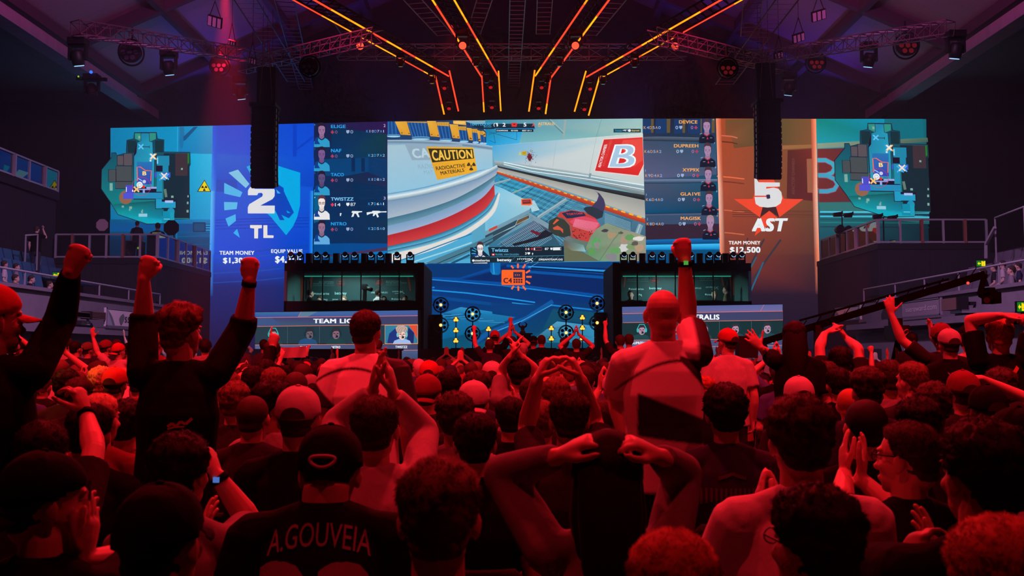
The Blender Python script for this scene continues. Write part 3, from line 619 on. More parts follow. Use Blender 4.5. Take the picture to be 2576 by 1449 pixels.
hero(2292, 836, 15, 'standing person holding a phone up in front of the right grey wall', stand=True, hs='short', hc='black', cl='dark', L='hang', Rr='phone', vox=.012, group=st)
hero(715, 884, 17.5, 'person holding the left corner of the pale cloth up', stand=True, hs='short', hc='black', cl='black', L=((690, 886), (691, 876), 'fist', None), Rr='hang', vox=.014, group=st)
hero(750, 882, 17.5, 'person holding the right corner of the pale cloth up', stand=True, hs='short', hc='black', cl='black', Rr=((771, 886), (770, 874), 'fist', None), L='hang', vox=.014, group=st)
# ================================================================ LED video wall and its pictures
HT = at(1290, 302, 36).z
cn = {k: atz(k, y, HT) for k, y in ((278, 322), (975, 305.6), (1617, 298.3), (2330, 299.6))}
def plane(i, j): return Canvas((cn[i].x, cn[i].y), (cn[j].x, cn[j].y))
Z1, Z2, Z3, Z4, Z5, Z6 = ztr(240, 290, 4.6), ztr(780, 290, 5.574), ztr(1230, 290, 4.293), ztr(780, 530, 5.574), ztr(1170, 480, 5.574), ztr(1790, 290, 4.6)
ZA, ZB, ZC = ztr(620, 630, 5.574), ztr(1060, 640, 5.138), ztr(1530, 600, 4.996)
WALL = empty('led_video_screen', (0, 36, 0), 'wide LED video wall above the stage showing a shooter match with score banners', 'screen')
WH = C(225, 232, 235)

# ---- dark back of the wall
mb = MB()
for i, j in ((278, 975), (975, 1617), (1617, 2330)):
    c = plane(i, j); A = Vector((*cn[i].xy, 0)); B = Vector((*cn[j].xy, 0)); b = c.n*-.03; d = c.n*-.25
    mb.prism([A+b+Vector((0, 0, 1.7)), B+b+Vector((0, 0, 1.7)), B+b+Vector((0, 0, HT+.03)), A+b+Vector((0, 0, HT+.03))], d)
mb.build('back_panel', BLACKM, WALL)

def bust(c, cx, cy, s, skin, hair, shirt, coll=None, T=None, style=0, glasses=False):
    """portrait: cx, cy chin centre, s face width"""
    T = T or (lambda x, y: (x, y)); P = lambda *a: T(cx+a[0]*s, cy+a[1]*s)
    c.poly([P(-1.05, 1.5), P(-1.02, .8), P(-.75, .45), P(-.3, .2), P(.3, .2), P(.75, .42), P(1.05, .75), P(1.1, 1.5)], shirt)
    c.poly([P(-.3, -.35), P(.3, -.35), P(.34, .25), P(0, .48), P(-.34, .25)], tuple(v*.75 for v in skin))
    if coll: c.line([P(-.42, .2), P(-.2, .42), P(0, .52), P(.2, .42), P(.42, .2)], s*.12/ (4.6 if T else 1), coll)
    c.poly([P(-.5, -1.45), P(-.3, -1.78), P(.1, -1.85), P(.42, -1.65), P(.52, -1.2), P(.5, -.7), P(-.5, -.7)], hair)
    c.poly([P(-.44, -1.2), P(-.2, -1.38), P(.25, -1.36), P(.44, -1.15), P(.45, -.6), P(.3, -.2), P(.1, -.02), P(-.1, -.02), P(-.3, -.2), P(-.45, -.6)], skin)
    d = tuple(v*.4 for v in skin)
    for sx in (-1, 1):
        c.poly([P(sx*.12, -.88), P(sx*.32, -.92), P(sx*.34, -.82), P(sx*.12, -.8)], d)
        c.poly([P(sx*.14, -.72), P(sx*.3, -.74), P(sx*.3, -.66), P(sx*.14, -.66)], tuple(v*.25 for v in skin))
    c.poly([P(-.04, -.65), P(.05, -.65), P(.1, -.4), P(-.09, -.4)], tuple(v*.8 for v in skin))
    c.poly([P(-.18, -.24), P(.18, -.24), P(.12, -.17), P(-.12, -.17)], tuple(v*.6 for v in skin))
    if glasses:
        for sx in (-1, 1):
            c.line([P(sx*.06, -.8), P(sx*.4, -.82), P(sx*.38, -.58), P(sx*.1, -.58)], s*.05/4, C(25, 25, 30), None, True)

def minimap(c, T):
    def r(x0, y0, x1, y1, col): c.rect(x0, y0, x1, y1, col, T)
    tq, dk, ol = C(20, 130, 165), C(8, 52, 66), C(28, 12, 34)
    out = [(75, 630), (190, 490), (190, 437), (235, 437), (250, 470), (340, 445), (360, 440), (368, 290), (445, 275), (450, 205), (708, 203), (715, 275), (790, 285), (792, 428), (1095, 432), (1095, 570), (1045, 660), (1000, 665), (998, 745), (1062, 755), (1065, 905), (1088, 920), (1085, 1198), (915, 1200), (908, 1245), (600, 1255), (262, 1145), (180, 1010), (70, 850)]
    c.line([T(*p) for p in out], 3.4, ol, None, True)
    c.poly(out, [C(5+i % 3*3, 60+int((y-200)*.075), 85+int((y-200)*.05)) for i, (x, y) in enumerate(out)], T)
    c.poly([(262, 1145), (200, 1030), (760, 985), (915, 1200), (908, 1245), (600, 1255)], [C(0, 150, 160), C(8, 95, 95), C(8, 70, 80), C(0, 120, 150), C(0, 165, 195), C(0, 165, 180)], T)
    c.poly([(455, 208), (700, 205), (700, 275), (640, 300), (520, 300), (458, 270)], C(40, 140, 125), T)
    for q in ((372, 292, 470, 435), (692, 290, 785, 430)): r(*q, C(8, 45, 52))
    r(790, 440, 1090, 1190, C(12, 38, 48)); r(925, 440, 1066, 700, C(58, 44, 50)); r(1066, 440, 1090, 560, C(20, 75, 30))
    c.poly([(1070, 440), (1078, 440), (1078, 545), (1070, 575)], C(30, 150, 40), T)
    for q in ((255, 470, 330, 575), (330, 445, 425, 580), (240, 590, 420, 765), (155, 630, 235, 765), (235, 770, 420, 845)): c.line([T(q[0]-4, q[1]-4), T(q[2]+4, q[1]-4), T(q[2]+4, q[3]+4), T(q[0]-4, q[3]+4)], 1.6, ol, None, True); r(*q, C(66, 74, 76) if q[1] > 580 else C(84, 76, 82))
    c.ell(350, 950, 76, 80, C(140, 95, 70), T)
    c.poly([(440, 470), (480, 310), (525, 300), (525, 205), (625, 205), (628, 300), (665, 310), (668, 420), (690, 450), (680, 880), (440, 880)], ol, T)
    c.poly([(448, 475), (475, 440), (484, 315), (530, 300), (530, 208), (620, 208), (622, 302), (660, 312), (664, 430), (682, 460), (676, 830), (448, 830)], [tq]*6+[C(30, 150, 180)]*6, T)
    c.poly([(480, 540), (660, 540), (650, 800), (480, 800)], [C(30, 110, 175), C(30, 110, 175), C(50, 60, 170), C(60, 70, 180)], T)
    c.line([T(545, 365), T(625, 365)], 1.5, ol); c.line([T(625, 352), T(625, 380)], 1.2, ol)
    r(700, 462, 862, 590, ol); r(710, 468, 856, 582, tq)
    r(780, 580, 845, 660, tq); r(700, 590, 775, 650, C(20, 14, 40))
    r(684, 660, 868, 720, C(50, 85, 185)); r(710, 655, 775, 1000, C(22, 135, 170))
    r(440, 885, 770, 975, ol); r(440, 895, 775, 965, C(26, 135, 180)); r(350, 808, 440, 960, C(72, 72, 190)); r(322, 900, 442, 968, C(75, 80, 205))
    r(485, 835, 705, 885, C(14, 14, 40))
    r(590, 828, 708, 850, C(150, 160, 215)); r(490, 850, 640, 866, C(130, 140, 205)); r(548, 850, 572, 900, C(150, 160, 215))
    r(692, 975, 940, 1085, ol); r(700, 968, 768, 1078, C(24, 150, 190)); r(760, 1000, 928, 1072, C(28, 150, 190))
    r(805, 985, 900, 1012, C(165, 185, 235)); c.ell(875, 1115, 42, 44, C(20, 140, 175), T); r(862, 1120, 912, 1242, C(18, 150, 180)); r(770, 1110, 864, 1240, C(0, 135, 165))
    r(772, 1108, 778, 1170, C(8, 60, 80)); r(790, 1198, 862, 1205, C(120, 215, 235))
    r(500, 1138, 600, 1175, C(140, 195, 215))
    for q in ((305, 1045, 330, 1068), (392, 1055, 424, 1085), (388, 1085, 405, 1105), (528, 1105, 550, 1132), (165, 785, 200, 872), (495, 238, 520, 270), (1058, 1000, 1078, 1028), (1055, 1095, 1078, 1125), (1065, 925, 1080, 950), (876, 930, 904, 955), (990, 610, 1012, 632), (538, 1090, 552, 1104)): r(*q, C(120, 165, 155))
    c.poly([(790, 855), (820, 852), (834, 945), (805, 950)], C(95, 120, 105), T)
    r(710, 488, 726, 562, C(120, 205, 235)); r(628, 515, 648, 535, C(200, 225, 245))
    c.line([T(*p) for p in ((487, 760), (482, 600), (520, 598), (580, 640), (648, 642), (640, 760))], 2.2, C(255, 105, 60))
    c.text('B', (545, 648, 590, 695), C(255, 215, 130), .03, T)
    c.oval(*T(535, 822), 23, 23, .9, C(200, 25, 60))
    c.ell(512, 806, 36, 38, WH, T); c.oval(*T(512, 806), 4, 4, .8, C(150, 150, 160)); c.ell(565, 768, 20, 20, C(200, 200, 220), T)
    c.line([T(490, 730), T(520, 745), T(540, 760)], 2, C(150, 200, 255)); c.poly([(545, 815), (575, 812), (570, 845), (545, 840)], C(235, 40, 30), T)
    for k in range(4): c.line([T(585+k*14, 830), T(598+k*14, 810)], .8, C(20, 15, 40))
    def X(x, y, s, col, w):
        c.line([T(x-s, y-s), T(x+s, y+s)], w, col); c.line([T(x-s, y+s), T(x+s, y-s)], w, col)
    X(527, 363, 28, C(90, 190, 235), 3.4); X(655, 478, 34, C(60, 170, 230), 3.4); X(672, 478, 34, C(240, 175, 80), 3.4); X(664, 475, 28, C(235, 225, 215), 3.4)
    X(775, 715, 36, C(60, 170, 235), 3.4); X(815, 710, 34, C(70, 175, 240), 3.4); X(795, 702, 34, C(235, 215, 195), 3.6); X(475, 856, 30, C(240, 190, 120), 4)
    r(354, 830, 362, 885, C(235, 240, 255)); r(425, 862, 436, 885, C(235, 240, 255))

# ---- left map screen
c = plane(278, 975)
c.poly([(278, 322), (535, 316.3), (527, 640), (278, 640)], [C(0, 120, 165), C(0, 150, 195), C(0, 140, 195), C(0, 105, 150)])
c.poly([Z1(950, 130), Z1(1357, 122), Z1(1352, 448), Z1(950, 440)], [C(15, 135, 185), C(25, 145, 195), C(20, 130, 185), C(10, 120, 180)])
c.poly([Z1(790, 435), Z1(1352, 448), Z1(1340, 1205), Z1(900, 1215)], [C(0, 150, 195), C(20, 175, 220), C(0, 150, 200), C(0, 125, 180)])
c.rect(946, 130, 956, 440, C(40, 160, 205), Z1); c.poly([(975, 135), (1025, 135), (1030, 290), (975, 290)], C(30, 110, 160), Z1)
c.poly([(1010, 300), (985, 280), (1140, 133), (1185, 133), (1040, 290)], C(20, 80, 130), Z1); c.ell(995, 300, 25, 90, C(15, 110, 165), Z1)
c.poly([(170, 1205), (1345, 1205), (1338, 1449), (165, 1449)], [C(0, 80, 125), C(0, 120, 180), C(0, 70, 115), C(0, 50, 85)], Z1)
c.poly([(165, 1449), (1338, 1449), (1334, 2000), (165, 2000)], [C(0, 50, 85), C(0, 70, 115), C(4, 35, 70), C(4, 25, 55)], Z1)
c.rect(170, 1255, 1345, 1345, C(0, 75, 135), Z1)
c.rect(1128, 1238, 1275, 1352, C(0, 50, 85), Z1); c.rect(1140, 1250, 1262, 1340, C(10, 70, 110), Z1)
for k in range(3): c.rect(1278, 1268+k*28, 1340, 1278+k*28, C(0, 165, 215), Z1)
for y, a in ((1375, 70), (1405, 95), (1440, 60), (1500, 80)): c.line([Z1(940, y), Z1(1340, y-10)], 1.5, C(0, a, a+60))
c.rect(935, 1220, 945, 1449, C(10, 120, 170), Z1)
c.poly([(1262, 745), (1340, 885), (1175, 885)], C(15, 20, 20), Z1); c.poly([(1262, 758), (1328, 878), (1190, 878)], C(225, 205, 10), Z1)
def trefoil(c, x, y, r, col, T, rot=0):
    c.ell(x, y, r*.2, r*.2, col, T, 10)
    for k in range(3):
        a0 = rot+pi/2+k*2*pi/3-.52; pts = [(x+r*f*cos(a0+i*.26), y-r*f*sin(a0+i*.26)) for f, rg in ((1, range(5)), (.32, range(4, -1, -1))) for i in rg]
        c.poly(pts, col, T)
trefoil(c, 1260, 842, 34, C(25, 20, 10), Z1, pi)
minimap(c, Z1)
MAPREF = c.uz(*Z1(525, 363))
c.build('map_screen', WALL)

# ---- blue team banner
c = plane(278, 975); T = Z1
c.poly([(535, 316.3), (790, 310.2), (788, 480), (531, 480)], [C(15, 75, 195), C(10, 70, 205), C(15, 80, 205), C(20, 90, 205)])
c.poly([(531, 480), (788, 480), (786, 655), (527, 640)], [C(20, 90, 205), C(15, 80, 205), C(5, 60, 195), C(10, 75, 205)])
c.poly([(527, 640), (786, 655), (784, 720), (525, 720)], [C(10, 75, 205), C(5, 60, 195), C(6, 40, 110), C(10, 40, 110)])
c.poly([(525, 720), (784, 720), (782, 880), (523, 880)], [C(10, 40, 110), C(6, 40, 110), C(8, 22, 62), C(14, 22, 62)])
c.poly([(1360, 445), (2530, 500), (2530, 830), (1350, 745)], [C(20, 95, 200), C(10, 75, 205), C(8, 65, 190), C(15, 80, 195)], T)
c.poly([(1350, 745), (1640, 750), (1640, 885), (1350, 885)], C(20, 75, 180), T)
c.poly([(2285, 105), (2330, 105), (2330, 480), (2285, 480)], C(8, 60, 190), T); c.poly([(2330, 380), (2520, 230), (2520, 270), (2340, 400)], C(8, 60, 190), T)
for y, a in ((1195, 35), (1225, 50), (1262, 30), (1300, 45)): c.line([T(1350, y+20), T(1900, y), T(2525, y-10)], 1.6, C(6, 40+a//3, 150+a//2))
for y, a in ((1560, 30), (1620, 45), (1690, 30), (1790, 40), (1900, 30)): c.line([T(1345, y+40), T(1900, y+10), T(2520, y-60)], 2.5, C(10, 40+a, 130+a))
c.poly([(535, 316.3), (548, 316), (544, 480), (531, 480)], [C(20, 90, 215), C(15, 75, 195), C(20, 90, 205), C(50, 140, 230)])
c.poly([(531, 480), (543, 480), (540, 640), (527, 640)], [C(90, 190, 245), C(20, 90, 205), C(10, 75, 205), C(60, 160, 250)])
c.poly([(527, 640), (538, 640), (536, 745), (525, 745)], [C(60, 160, 250), C(10, 75, 205), C(10, 40, 110), C(20, 70, 150)])
c.poly([(778, 480), (788, 480), (786, 650), (776, 650)], [C(15, 80, 205), C(40, 150, 235), C(30, 140, 240), C(5, 60, 195)])
LB = C(0, 165, 220); LW = C(120, 190, 220)
for q, col in (([(1748, 595), (1812, 570), (1830, 745)], LB), ([(1540, 665), (1650, 628), (1782, 795), (1740, 842)], LW), ([(1490, 780), (1702, 890), (1675, 948), (1490, 905)], C(70, 175, 225)),
               ([(1488, 1003), (1645, 1007), (1635, 1085), (1492, 1100)], C(80, 180, 225)), ([(1505, 1195), (1622, 1145), (1626, 1222), (1540, 1288)], C(60, 175, 230)), ([(1640, 1315), (1672, 1418), (1595, 1362)], C(40, 170, 230))): c.poly(q, col, T)
c.poly([(2090, 578), (2370, 665), (2368, 1040), (2335, 1180), (2285, 1290), (2207, 1388), (2100, 1260), (2030, 1175), (1990, 1140), (1960, 1010), (2085, 800)], [LB]*11, T)
c.poly([(2100, 790), (2180, 842), (2180, 880), (2297, 1125), (2238, 1192), (2152, 1152), (2190, 1213), (2135, 1213), (2080, 1100), (1900, 1060), (1960, 1010), (1900, 900), (2000, 800)], C(8, 65, 180), T)
c.poly([(2090, 855), (2145, 905), (2105, 905)], C(60, 165, 225), T); c.poly([(2210, 1100), (2262, 1130), (2222, 1132)], LB, T)
two = [(1765, 925), (1765, 870), (1790, 830), (1840, 812), (1842, 852), (2070, 852), (2076, 870), (2074, 935), (2050, 970), (1908, 1045), (2076, 1045), (2074, 1136), (1764, 1136), (1764, 1065), (1780, 1030), (1930, 940), (1938, 915), (1925, 898), (1885, 900), (1872, 925)]
c.poly(two, C(215, 218, 222), T)
c.poly([(1790, 1270), (1926, 1270), (1926, 1306), (1884, 1310), (1882, 1425), (1838, 1425), (1838, 1310), (1790, 1304)], C(225, 220, 215), T)
c.poly([(1944, 1272), (1990, 1272), (1990, 1388), (2062, 1390), (2060, 1420), (1944, 1420)], C(225, 220, 215), T)
c.text('TEAM MONEY', (552, 631, 640, 641), WH, .03); c.text('$1,300', (561, 648, 622, 664), WH, .04)
c.text('EQUIP VALUE', (682, 627, 761, 638), WH, .03); c.text('$4,250', (692, 644, 757, 663), WH, .04)
c.build('team_banner', WALL)

# ---- player list beside the blue banner
c = plane(278, 975); T = Z2
c.poly([(790, 310.2), (975, 305.6), (975, 560), (788, 560)], [C(22, 30, 70), C(45, 20, 75), C(8, 45, 78), C(5, 45, 95)])
c.poly([(788, 560), (975, 560), (975, 890), (784, 890)], [C(5, 45, 95), C(8, 45, 78), C(5, 30, 70), C(8, 25, 60)])
c.poly([(130, 620), (820, 590), (820, 790), (500, 850), (100, 850)], C(4, 62, 115), T); c.poly([(820, 590), (1075, 605), (1075, 900), (820, 800)], C(6, 52, 100), T)
c.poly([(300, 160), (850, 240), (1070, 260), (1070, 590), (820, 590), (300, 600)], [C(6, 45, 80), C(8, 45, 80), C(12, 55, 65), C(8, 50, 75), C(8, 52, 80), C(4, 50, 100)], T)
for x in (605, 742): c.rect(x-25, 600, x+25, 790, C(5, 38, 80), T)
c.poly([(600, 940), (690, 950), (1070, 1000), (1070, 1449), (640, 1449)], C(5, 42, 82), T)
for y in (1060, 1170, 1280, 1390): c.line([T(690, y), T(1075, y-10)], 1, C(8, 55, 100))
T4 = Z4
c.poly([(50, 470), (500, 455), (1085, 460), (1085, 560), (50, 640)], C(0, 70, 140), T4)
c.poly([(300, 625), (1085, 510), (1085, 555), (300, 668), (60, 670), (60, 650)], C(70, 45, 80), T4)
c.poly([(50, 668), (1085, 560), (1085, 740), (50, 740)], [C(0, 70, 130), C(0, 120, 190), C(0, 60, 110), C(0, 45, 90)], T4)
CY = C(40, 150, 220)
rows = (('ELIGE', 500, 130, 'K10D7A1', 788, (150, 110, 150), '0', '0', '2'), ('NAF', 440, 468, 'K2D7A2', 818, (120, 85, 140), '0', '0', ''), ('TACO', 475, 806, 'K1D8A2', 818, (90, 75, 120), '0', '0', ''),
        ('TWISTZZ', 610, 1148, 'K7D6A1', 816, (240, 225, 220), '14', '87', '3'), ('NITRO', 512, 1495, 'K2D5A0', 818, (150, 110, 140), '0', '0', ''))
for i, (nm, x1, y, kd, kx, sk, hp, ar, rt) in enumerate(rows):
    hot = nm == 'TWISTZZ'
    if hot: c.rect(55, y-20, 190, y+350, C(0, 90, 135), T)
    bust(c, 163, y+160, 104, C(*sk), C(35, 25, 45) if not hot else C(90, 50, 60), C(225, 225, 225) if hot else C(45, 150, 195) if i < 4 else C(95, 165, 215), C(8, 40, 80), T, 0, hot)
    c.poly([(60, y+275), (75, y+190), (120, y+170), (110, y+225), (140, y+275)], C(10, 60, 140), T)
    c.text(nm, (292, y+3, x1, y+50), C(120, 190, 235) if hot else CY, .03, T)
    cr = C(225, 60, 80) if hot else C(170, 60, 85)
    c.rect(290, y+98, 336, y+116, cr, T); c.rect(304, y+82, 322, y+130, cr, T)
    fc = WH if hot else C(150, 165, 200)
    c.text(hp, (350, y+83, 350+38*len(hp)*(1. if len(hp) > 1 else .9), y+128), WH if hot else C(150, 85, 130), .0, T)
    c.poly([(508, y+80), (552, y+78), (552, y+108), (530, y+128), (508, y+110)], fc, T)
    c.text(ar, (566, y+79, 566+37*len(ar), y+125), fc if not hot else WH, .0, T)
    n = len(kd); xs = kx; wch = (1052-kx)/(n-.15)
    for ch in kd:
        c.text(ch, (xs+wch*(.2 if ch == '1' else 0), y+76, xs+wch*(.44 if ch == '1' else .74), y+112), C(60, 160, 225) if ch in 'KDA' else (WH if hot else C(160, 190, 220)), .0, T); xs += wch
    if rt: c.text(rt, (1030, y-6, 1058, y+34), C(200, 180, 225), .0, T)
    c.text(str(i+1), (58, y-6, 72, y+14), WH if hot else C(60, 120, 160), 0, T)
def gun(c, T, x, y, k, col):
    c.poly([(x, y), (x+.26*k, y-.03*k), (x+.3*k, y-.08*k), (x+.62*k, y-.08*k), (x+.72*k, y-.05*k), (x+1*k, y-.06*k), (x+1*k, y), (x+.72*k, y), (x+.55*k, y+.06*k), (x+.62*k, y+.22*k), (x+.54*k, y+.26*k), (x+.46*k, y+.08*k), (x+.38*k, y+.18*k), (x+.31*k, y+.18*k), (x+.34*k, y+.05*k), (x+.2*k, y+.06*k), (x+.02*k, y+.14*k)], col, T)
gun(c, Z2, 792, 1362, 280, WH)
c.poly([(590, 1342), (730, 1345), (730, 1358), (690, 1362), (672, 1375), (694, 1425), (672, 1430), (645, 1380), (622, 1378), (610, 1420), (578, 1428), (600, 1370), (580, 1365)], WH, Z2)
c.poly([(415, 1380), (432, 1368), (444, 1382), (434, 1392), (434, 1412), (418, 1412), (420, 1392)], WH, Z2)
c.build('player_list', WALL)

# ---- the match picture in the middle
c = plane(975, 1617)
c.poly([(975, 305.6), (1617, 298.3), (1624.5, 657.5), (975, 663)], [C(120, 160, 185), C(150, 185, 185), C(60, 140, 170), C(80, 170, 205)])
T = Z3
c.poly([(-40, 50), (1655, 35), (1660, 195), (1240, 228), (320, 302), (-40, 335)], [C(40, 130, 160), C(150, 190, 190), C(165, 195, 185), C(130, 180, 180), C(110, 175, 185), C(0, 130, 190)], T)
c.poly([(-40, 150), (360, 180), (325, 302), (-40, 332)], [C(10, 120, 160), C(40, 160, 215), C(60, 175, 225), C(0, 150, 215)], T)
for p in ([(0, 180), (300, 265)], [(50, 200), (70, 300)], [(300, 180), (300, 265)], [(0, 270), (70, 300)], [(0, 205), (180, 160)]): c.line([T(*q) for q in p], 1, C(20, 70, 105))
c.line([T(1215, 45), T(1160, 230)], .8, C(95, 135, 140))
c.poly([(30, 335), (320, 302), (1240, 228), (1660, 190), (1676, 770), (1085, 640), (450, 545), (55, 495)], [C(60, 165, 215), C(160, 200, 210), C(200, 210, 205), C(205, 215, 210), C(190, 200, 200), C(195, 205, 205), C(190, 200, 205), C(110, 175, 205)], T)
for x0, x1 in ((460, 455), (725, 690), (1160, 1085)): c.line([T(x0, 235 if x0 > 1000 else 280), T(x1, 560 if x0 < 1000 else 625)], .7, C(150, 170, 175))
c.poly([(815, 50), (838, 50), (815, 245), (795, 245)], C(150, 165, 165), T); c.line([T(640, 45), T(800, 195)], 2, C(95, 120, 130)); c.line([T(660, 42), T(812, 185)], 1, C(170, 195, 195))
rr = random.Random(3)
for k in range(170):
    a = rr.random()*2*pi; d = abs(rr.gauss(0, 36)); s = rr.uniform(1.5, 5)*(1.4 if d < 25 else .8)
    c.ell(440+cos(a)*d*.95, 445+sin(a)*d*1.25+rr.uniform(-8, 8), s, s*1.3, C(95+rr.randint(0, 40), 25, 40), T, 6)
c.ell(440, 460, 20, 34, C(100, 30, 45), T, 9)
c.rect(355, 388, 405, 430, C(205, 165, 30), T); c.poly([(335, 390), (350, 430), (320, 430)], C(200, 200, 90), T); c.line([T(362, 402), T(398, 400)], .7, C(80, 50, 20)); c.line([T(362, 416), T(398, 414)], .7, C(80, 50, 20))
c.poly([(1232, 250), (1658, 226), (1674, 545), (1618, 664), (1132, 606)], C(225, 205, 200), T)
c.poly([(1242, 262), (1659, 238), (1670, 530), (1612, 650), (1146, 598)], [C(205, 45, 45), C(225, 55, 50), C(225, 50, 45), C(215, 40, 40), C(205, 35, 40)], T)
c.poly([(1450, 268), (1659, 255), (1666, 480), (1560, 560), (1420, 330)], C(228, 75, 65), T)
c.text('REACTOR CHAMBER', [(1222, 545), (1308, 262), (1336, 268), (1248, 550)], C(222, 85, 75), 0, T)
c.text('REACTOR CHAMBER', [(1178, 556), (1246, 316), (1280, 312), (1206, 563)], C(235, 235, 235), .01, T)
q = [(1358, 316), (1618, 308), (1574, 572), (1282, 566)]
c.text('B', q, C(235, 245, 250), .045, T); q = [(1374, 328), (1602, 322), (1560, 560), (1298, 556)]; c.text('B', q, C(165, 195, 220), .01, T)
# rails along the foot of the wall
c.band([T(55, 490), T(450, 540), T(1085, 635), T(1676, 760)], [T(75, 540), T(450, 600), T(1060, 715), T(1680, 870)], C(165, 180, 185), C(110, 125, 130))
for a, b, w, col in ((500, 775, 3.0, (215, 240, 245)), (512, 800, 2.4, (120, 160, 175)), (520, 822, 2.4, (220, 240, 245)), (530, 842, 1.6, (150, 175, 180))): c.line([T(160, a+8), T(455, (a+b)/2-88+20), T(1085, (a+b)/2+22), T(1676, b-20)], w*.8, C(*col))
c.poly([(1085, 625), (1108, 628), (1092, 690), (1072, 688)], C(120, 150, 160), T)
c.band([T(90, 545), T(600, 655), T(1100, 760), T(1680, 862)], [T(95, 566), T(560, 675), T(1100, 795), T(1682, 918)], C(50, 55, 58), C(28, 33, 38))
c.band([T(92, 562), T(560, 675), T(1100, 795), T(1682, 918)], [T(88, 606), T(420, 690), T(900, 840), T(1688, 1110)], C(150, 152, 148), C(180, 178, 170))
c.poly([(85, 620), (430, 755), (830, 890), (1690, 1170), (1692, 1455), (0, 1455), (0, 900)], [C(40, 130, 165), C(45, 140, 175), C(60, 120, 150), C(70, 110, 135), C(50, 85, 105), C(50, 110, 140), C(60, 140, 170)], T)
rr = random.Random(8)
for k in range(34):       # gratings: bars one way ...
    x = 90+k*27; c.line([T(x, 640+k*8.5), T(x-210-k*4, 800+k*13)], .7 if k % 5 else 1.8, C(*([60, 165, 205] if k % 3 else [15, 75, 105])))
for k in range(16):       # ... and the other
    c.line([T(120-k*6, 640+k*22), T(560-k*4, 780+k*26), T(1050-k*10, 960+k*30)], .7 if k % 4 else 1.6, C(*([95, 190, 220] if k % 2 else [20, 80, 110])))
for k in range(12): c.line([T(430+k*3, 940+k*9), T(490+k*5, 920+k*9)], 1.6, C(190, 225, 235))
for k in range(20): c.line([T(690-k*24, 1140+k*16), T(880-k*22, 1330+k*14)], 1.1, C(110, 165, 190))
for k in range(9): c.line([T(500+k*40, 1150+k*34), T(120+k*40, 1370+k*34)], 1.1, C(95, 150, 180))
c.poly([(500, 1130), (650, 1230), (800, 1447), (150, 1447), (120, 1380)], [C(95, 95, 120), C(60, 80, 100), C(30, 90, 110), C(40, 90, 115), C(60, 85, 110)], T)
for k in range(24): c.line([T(500-k*16, 1140+k*10), T(680-k*14, 1330+k*10)], .9, C(125, 170, 190))
for k in range(8): c.line([T(510+k*24, 1165+k*24), T(90+k*24, 1400+k*24)], .9, C(110, 160, 185))
for k in range(13): c.line([T(1380+k*14, 1085+k*4), T(1360+k*14, 1170+k*5)], .8, C(15, 65, 95))
for k in range(9): c.line([T(1250, 1060+k*14), T(1530, 1160+k*14)], 1, C(140, 180, 195))
for k in range(14): c.line([T(850-k*8, 925+k*14), T(1060, 990+k*14)], 1, C(85, 150, 175))
for p, w in (([(840, 905), (530, 1105)], 9), ([(1640, 1180), (1560, 1400)], 13), ([(445, 765), (235, 850)], 4), ([(235, 692), (60, 740)], 5)): c.line([T(*x) for x in p], w, C(125, 155, 168)); c.line([T(x[0]-6, x[1]-5) for x in p], w*.2, C(165, 190, 200))
c.line([T(420, 1075), T(560, 1150), T(740, 1260)], 12, C(120, 150, 165)); c.line([T(480, 1110), T(180, 1270), T(0, 1360)], 12, C(105, 145, 165))
c.band([T(84, 608), T(430, 708), T(900, 858), T(1688, 1122)], [T(82, 628), T(430, 752), T(900, 908), T(1690, 1172)], C(205, 80, 45), C(165, 50, 35))
for k in range(26):
    f = (k/26)**1.45; g = f+.012+.02*f; pt = lambda t: (88+t*1600, 602+t*(505+25*t*(1-t)*0))
    a, b = pt(f), pt(min(1, g)); c.line([T(a[0], a[1]+3+f*8), T(b[0], b[1]+3+f*8)], 1.2+3.4*f, C(245, 175, 45))
# raised platform
c.poly([(60, 755), (150, 790), (470, 950), (440, 1020), (0, 1240), (-40, 1250), (-40, 900)], [C(90, 180, 215), C(130, 195, 220), C(170, 205, 215), C(150, 195, 210), C(110, 180, 210), C(120, 190, 215), C(120, 190, 220)], T)
c.poly([(440, 1015), (438, 1060), (0, 1290), (-40, 1300), (-40, 1250), (0, 1238)], C(110, 150, 170), T); c.poly([(430, 1065), (432, 1110), (0, 1400), (-40, 1420), (-40, 1300)], C(45, 70, 85), T)
c.poly([(0, 1230), (90, 1188), (90, 1215), (0, 1258)], C(200, 65, 45), T); c.line([T(430, 1075), T(310, 1130), T(280, 1200), T(150, 1255)], 1.2, C(170, 205, 215)); c.poly([(300, 1150), (420, 1085), (420, 1120), (300, 1190)], C(110, 80, 45), T)
c.line([T(0, 1330), T(440, 1110)], 1, C(150, 190, 205))
c.poly([(348, 905), (458, 900), (470, 960), (440, 975), (350, 970)], C(255, 100, 55), T); c.poly([(358, 915), (448, 910), (455, 955), (362, 960)], C(115, 45, 45), T); c.line([T(368, 930), T(440, 925)], 2, C(190, 70, 60))
c.line([T(278, 812), T(308, 808)], 1, C(40, 190, 110)); c.line([T(292, 796), T(292, 824)], 1, C(40, 190, 110))
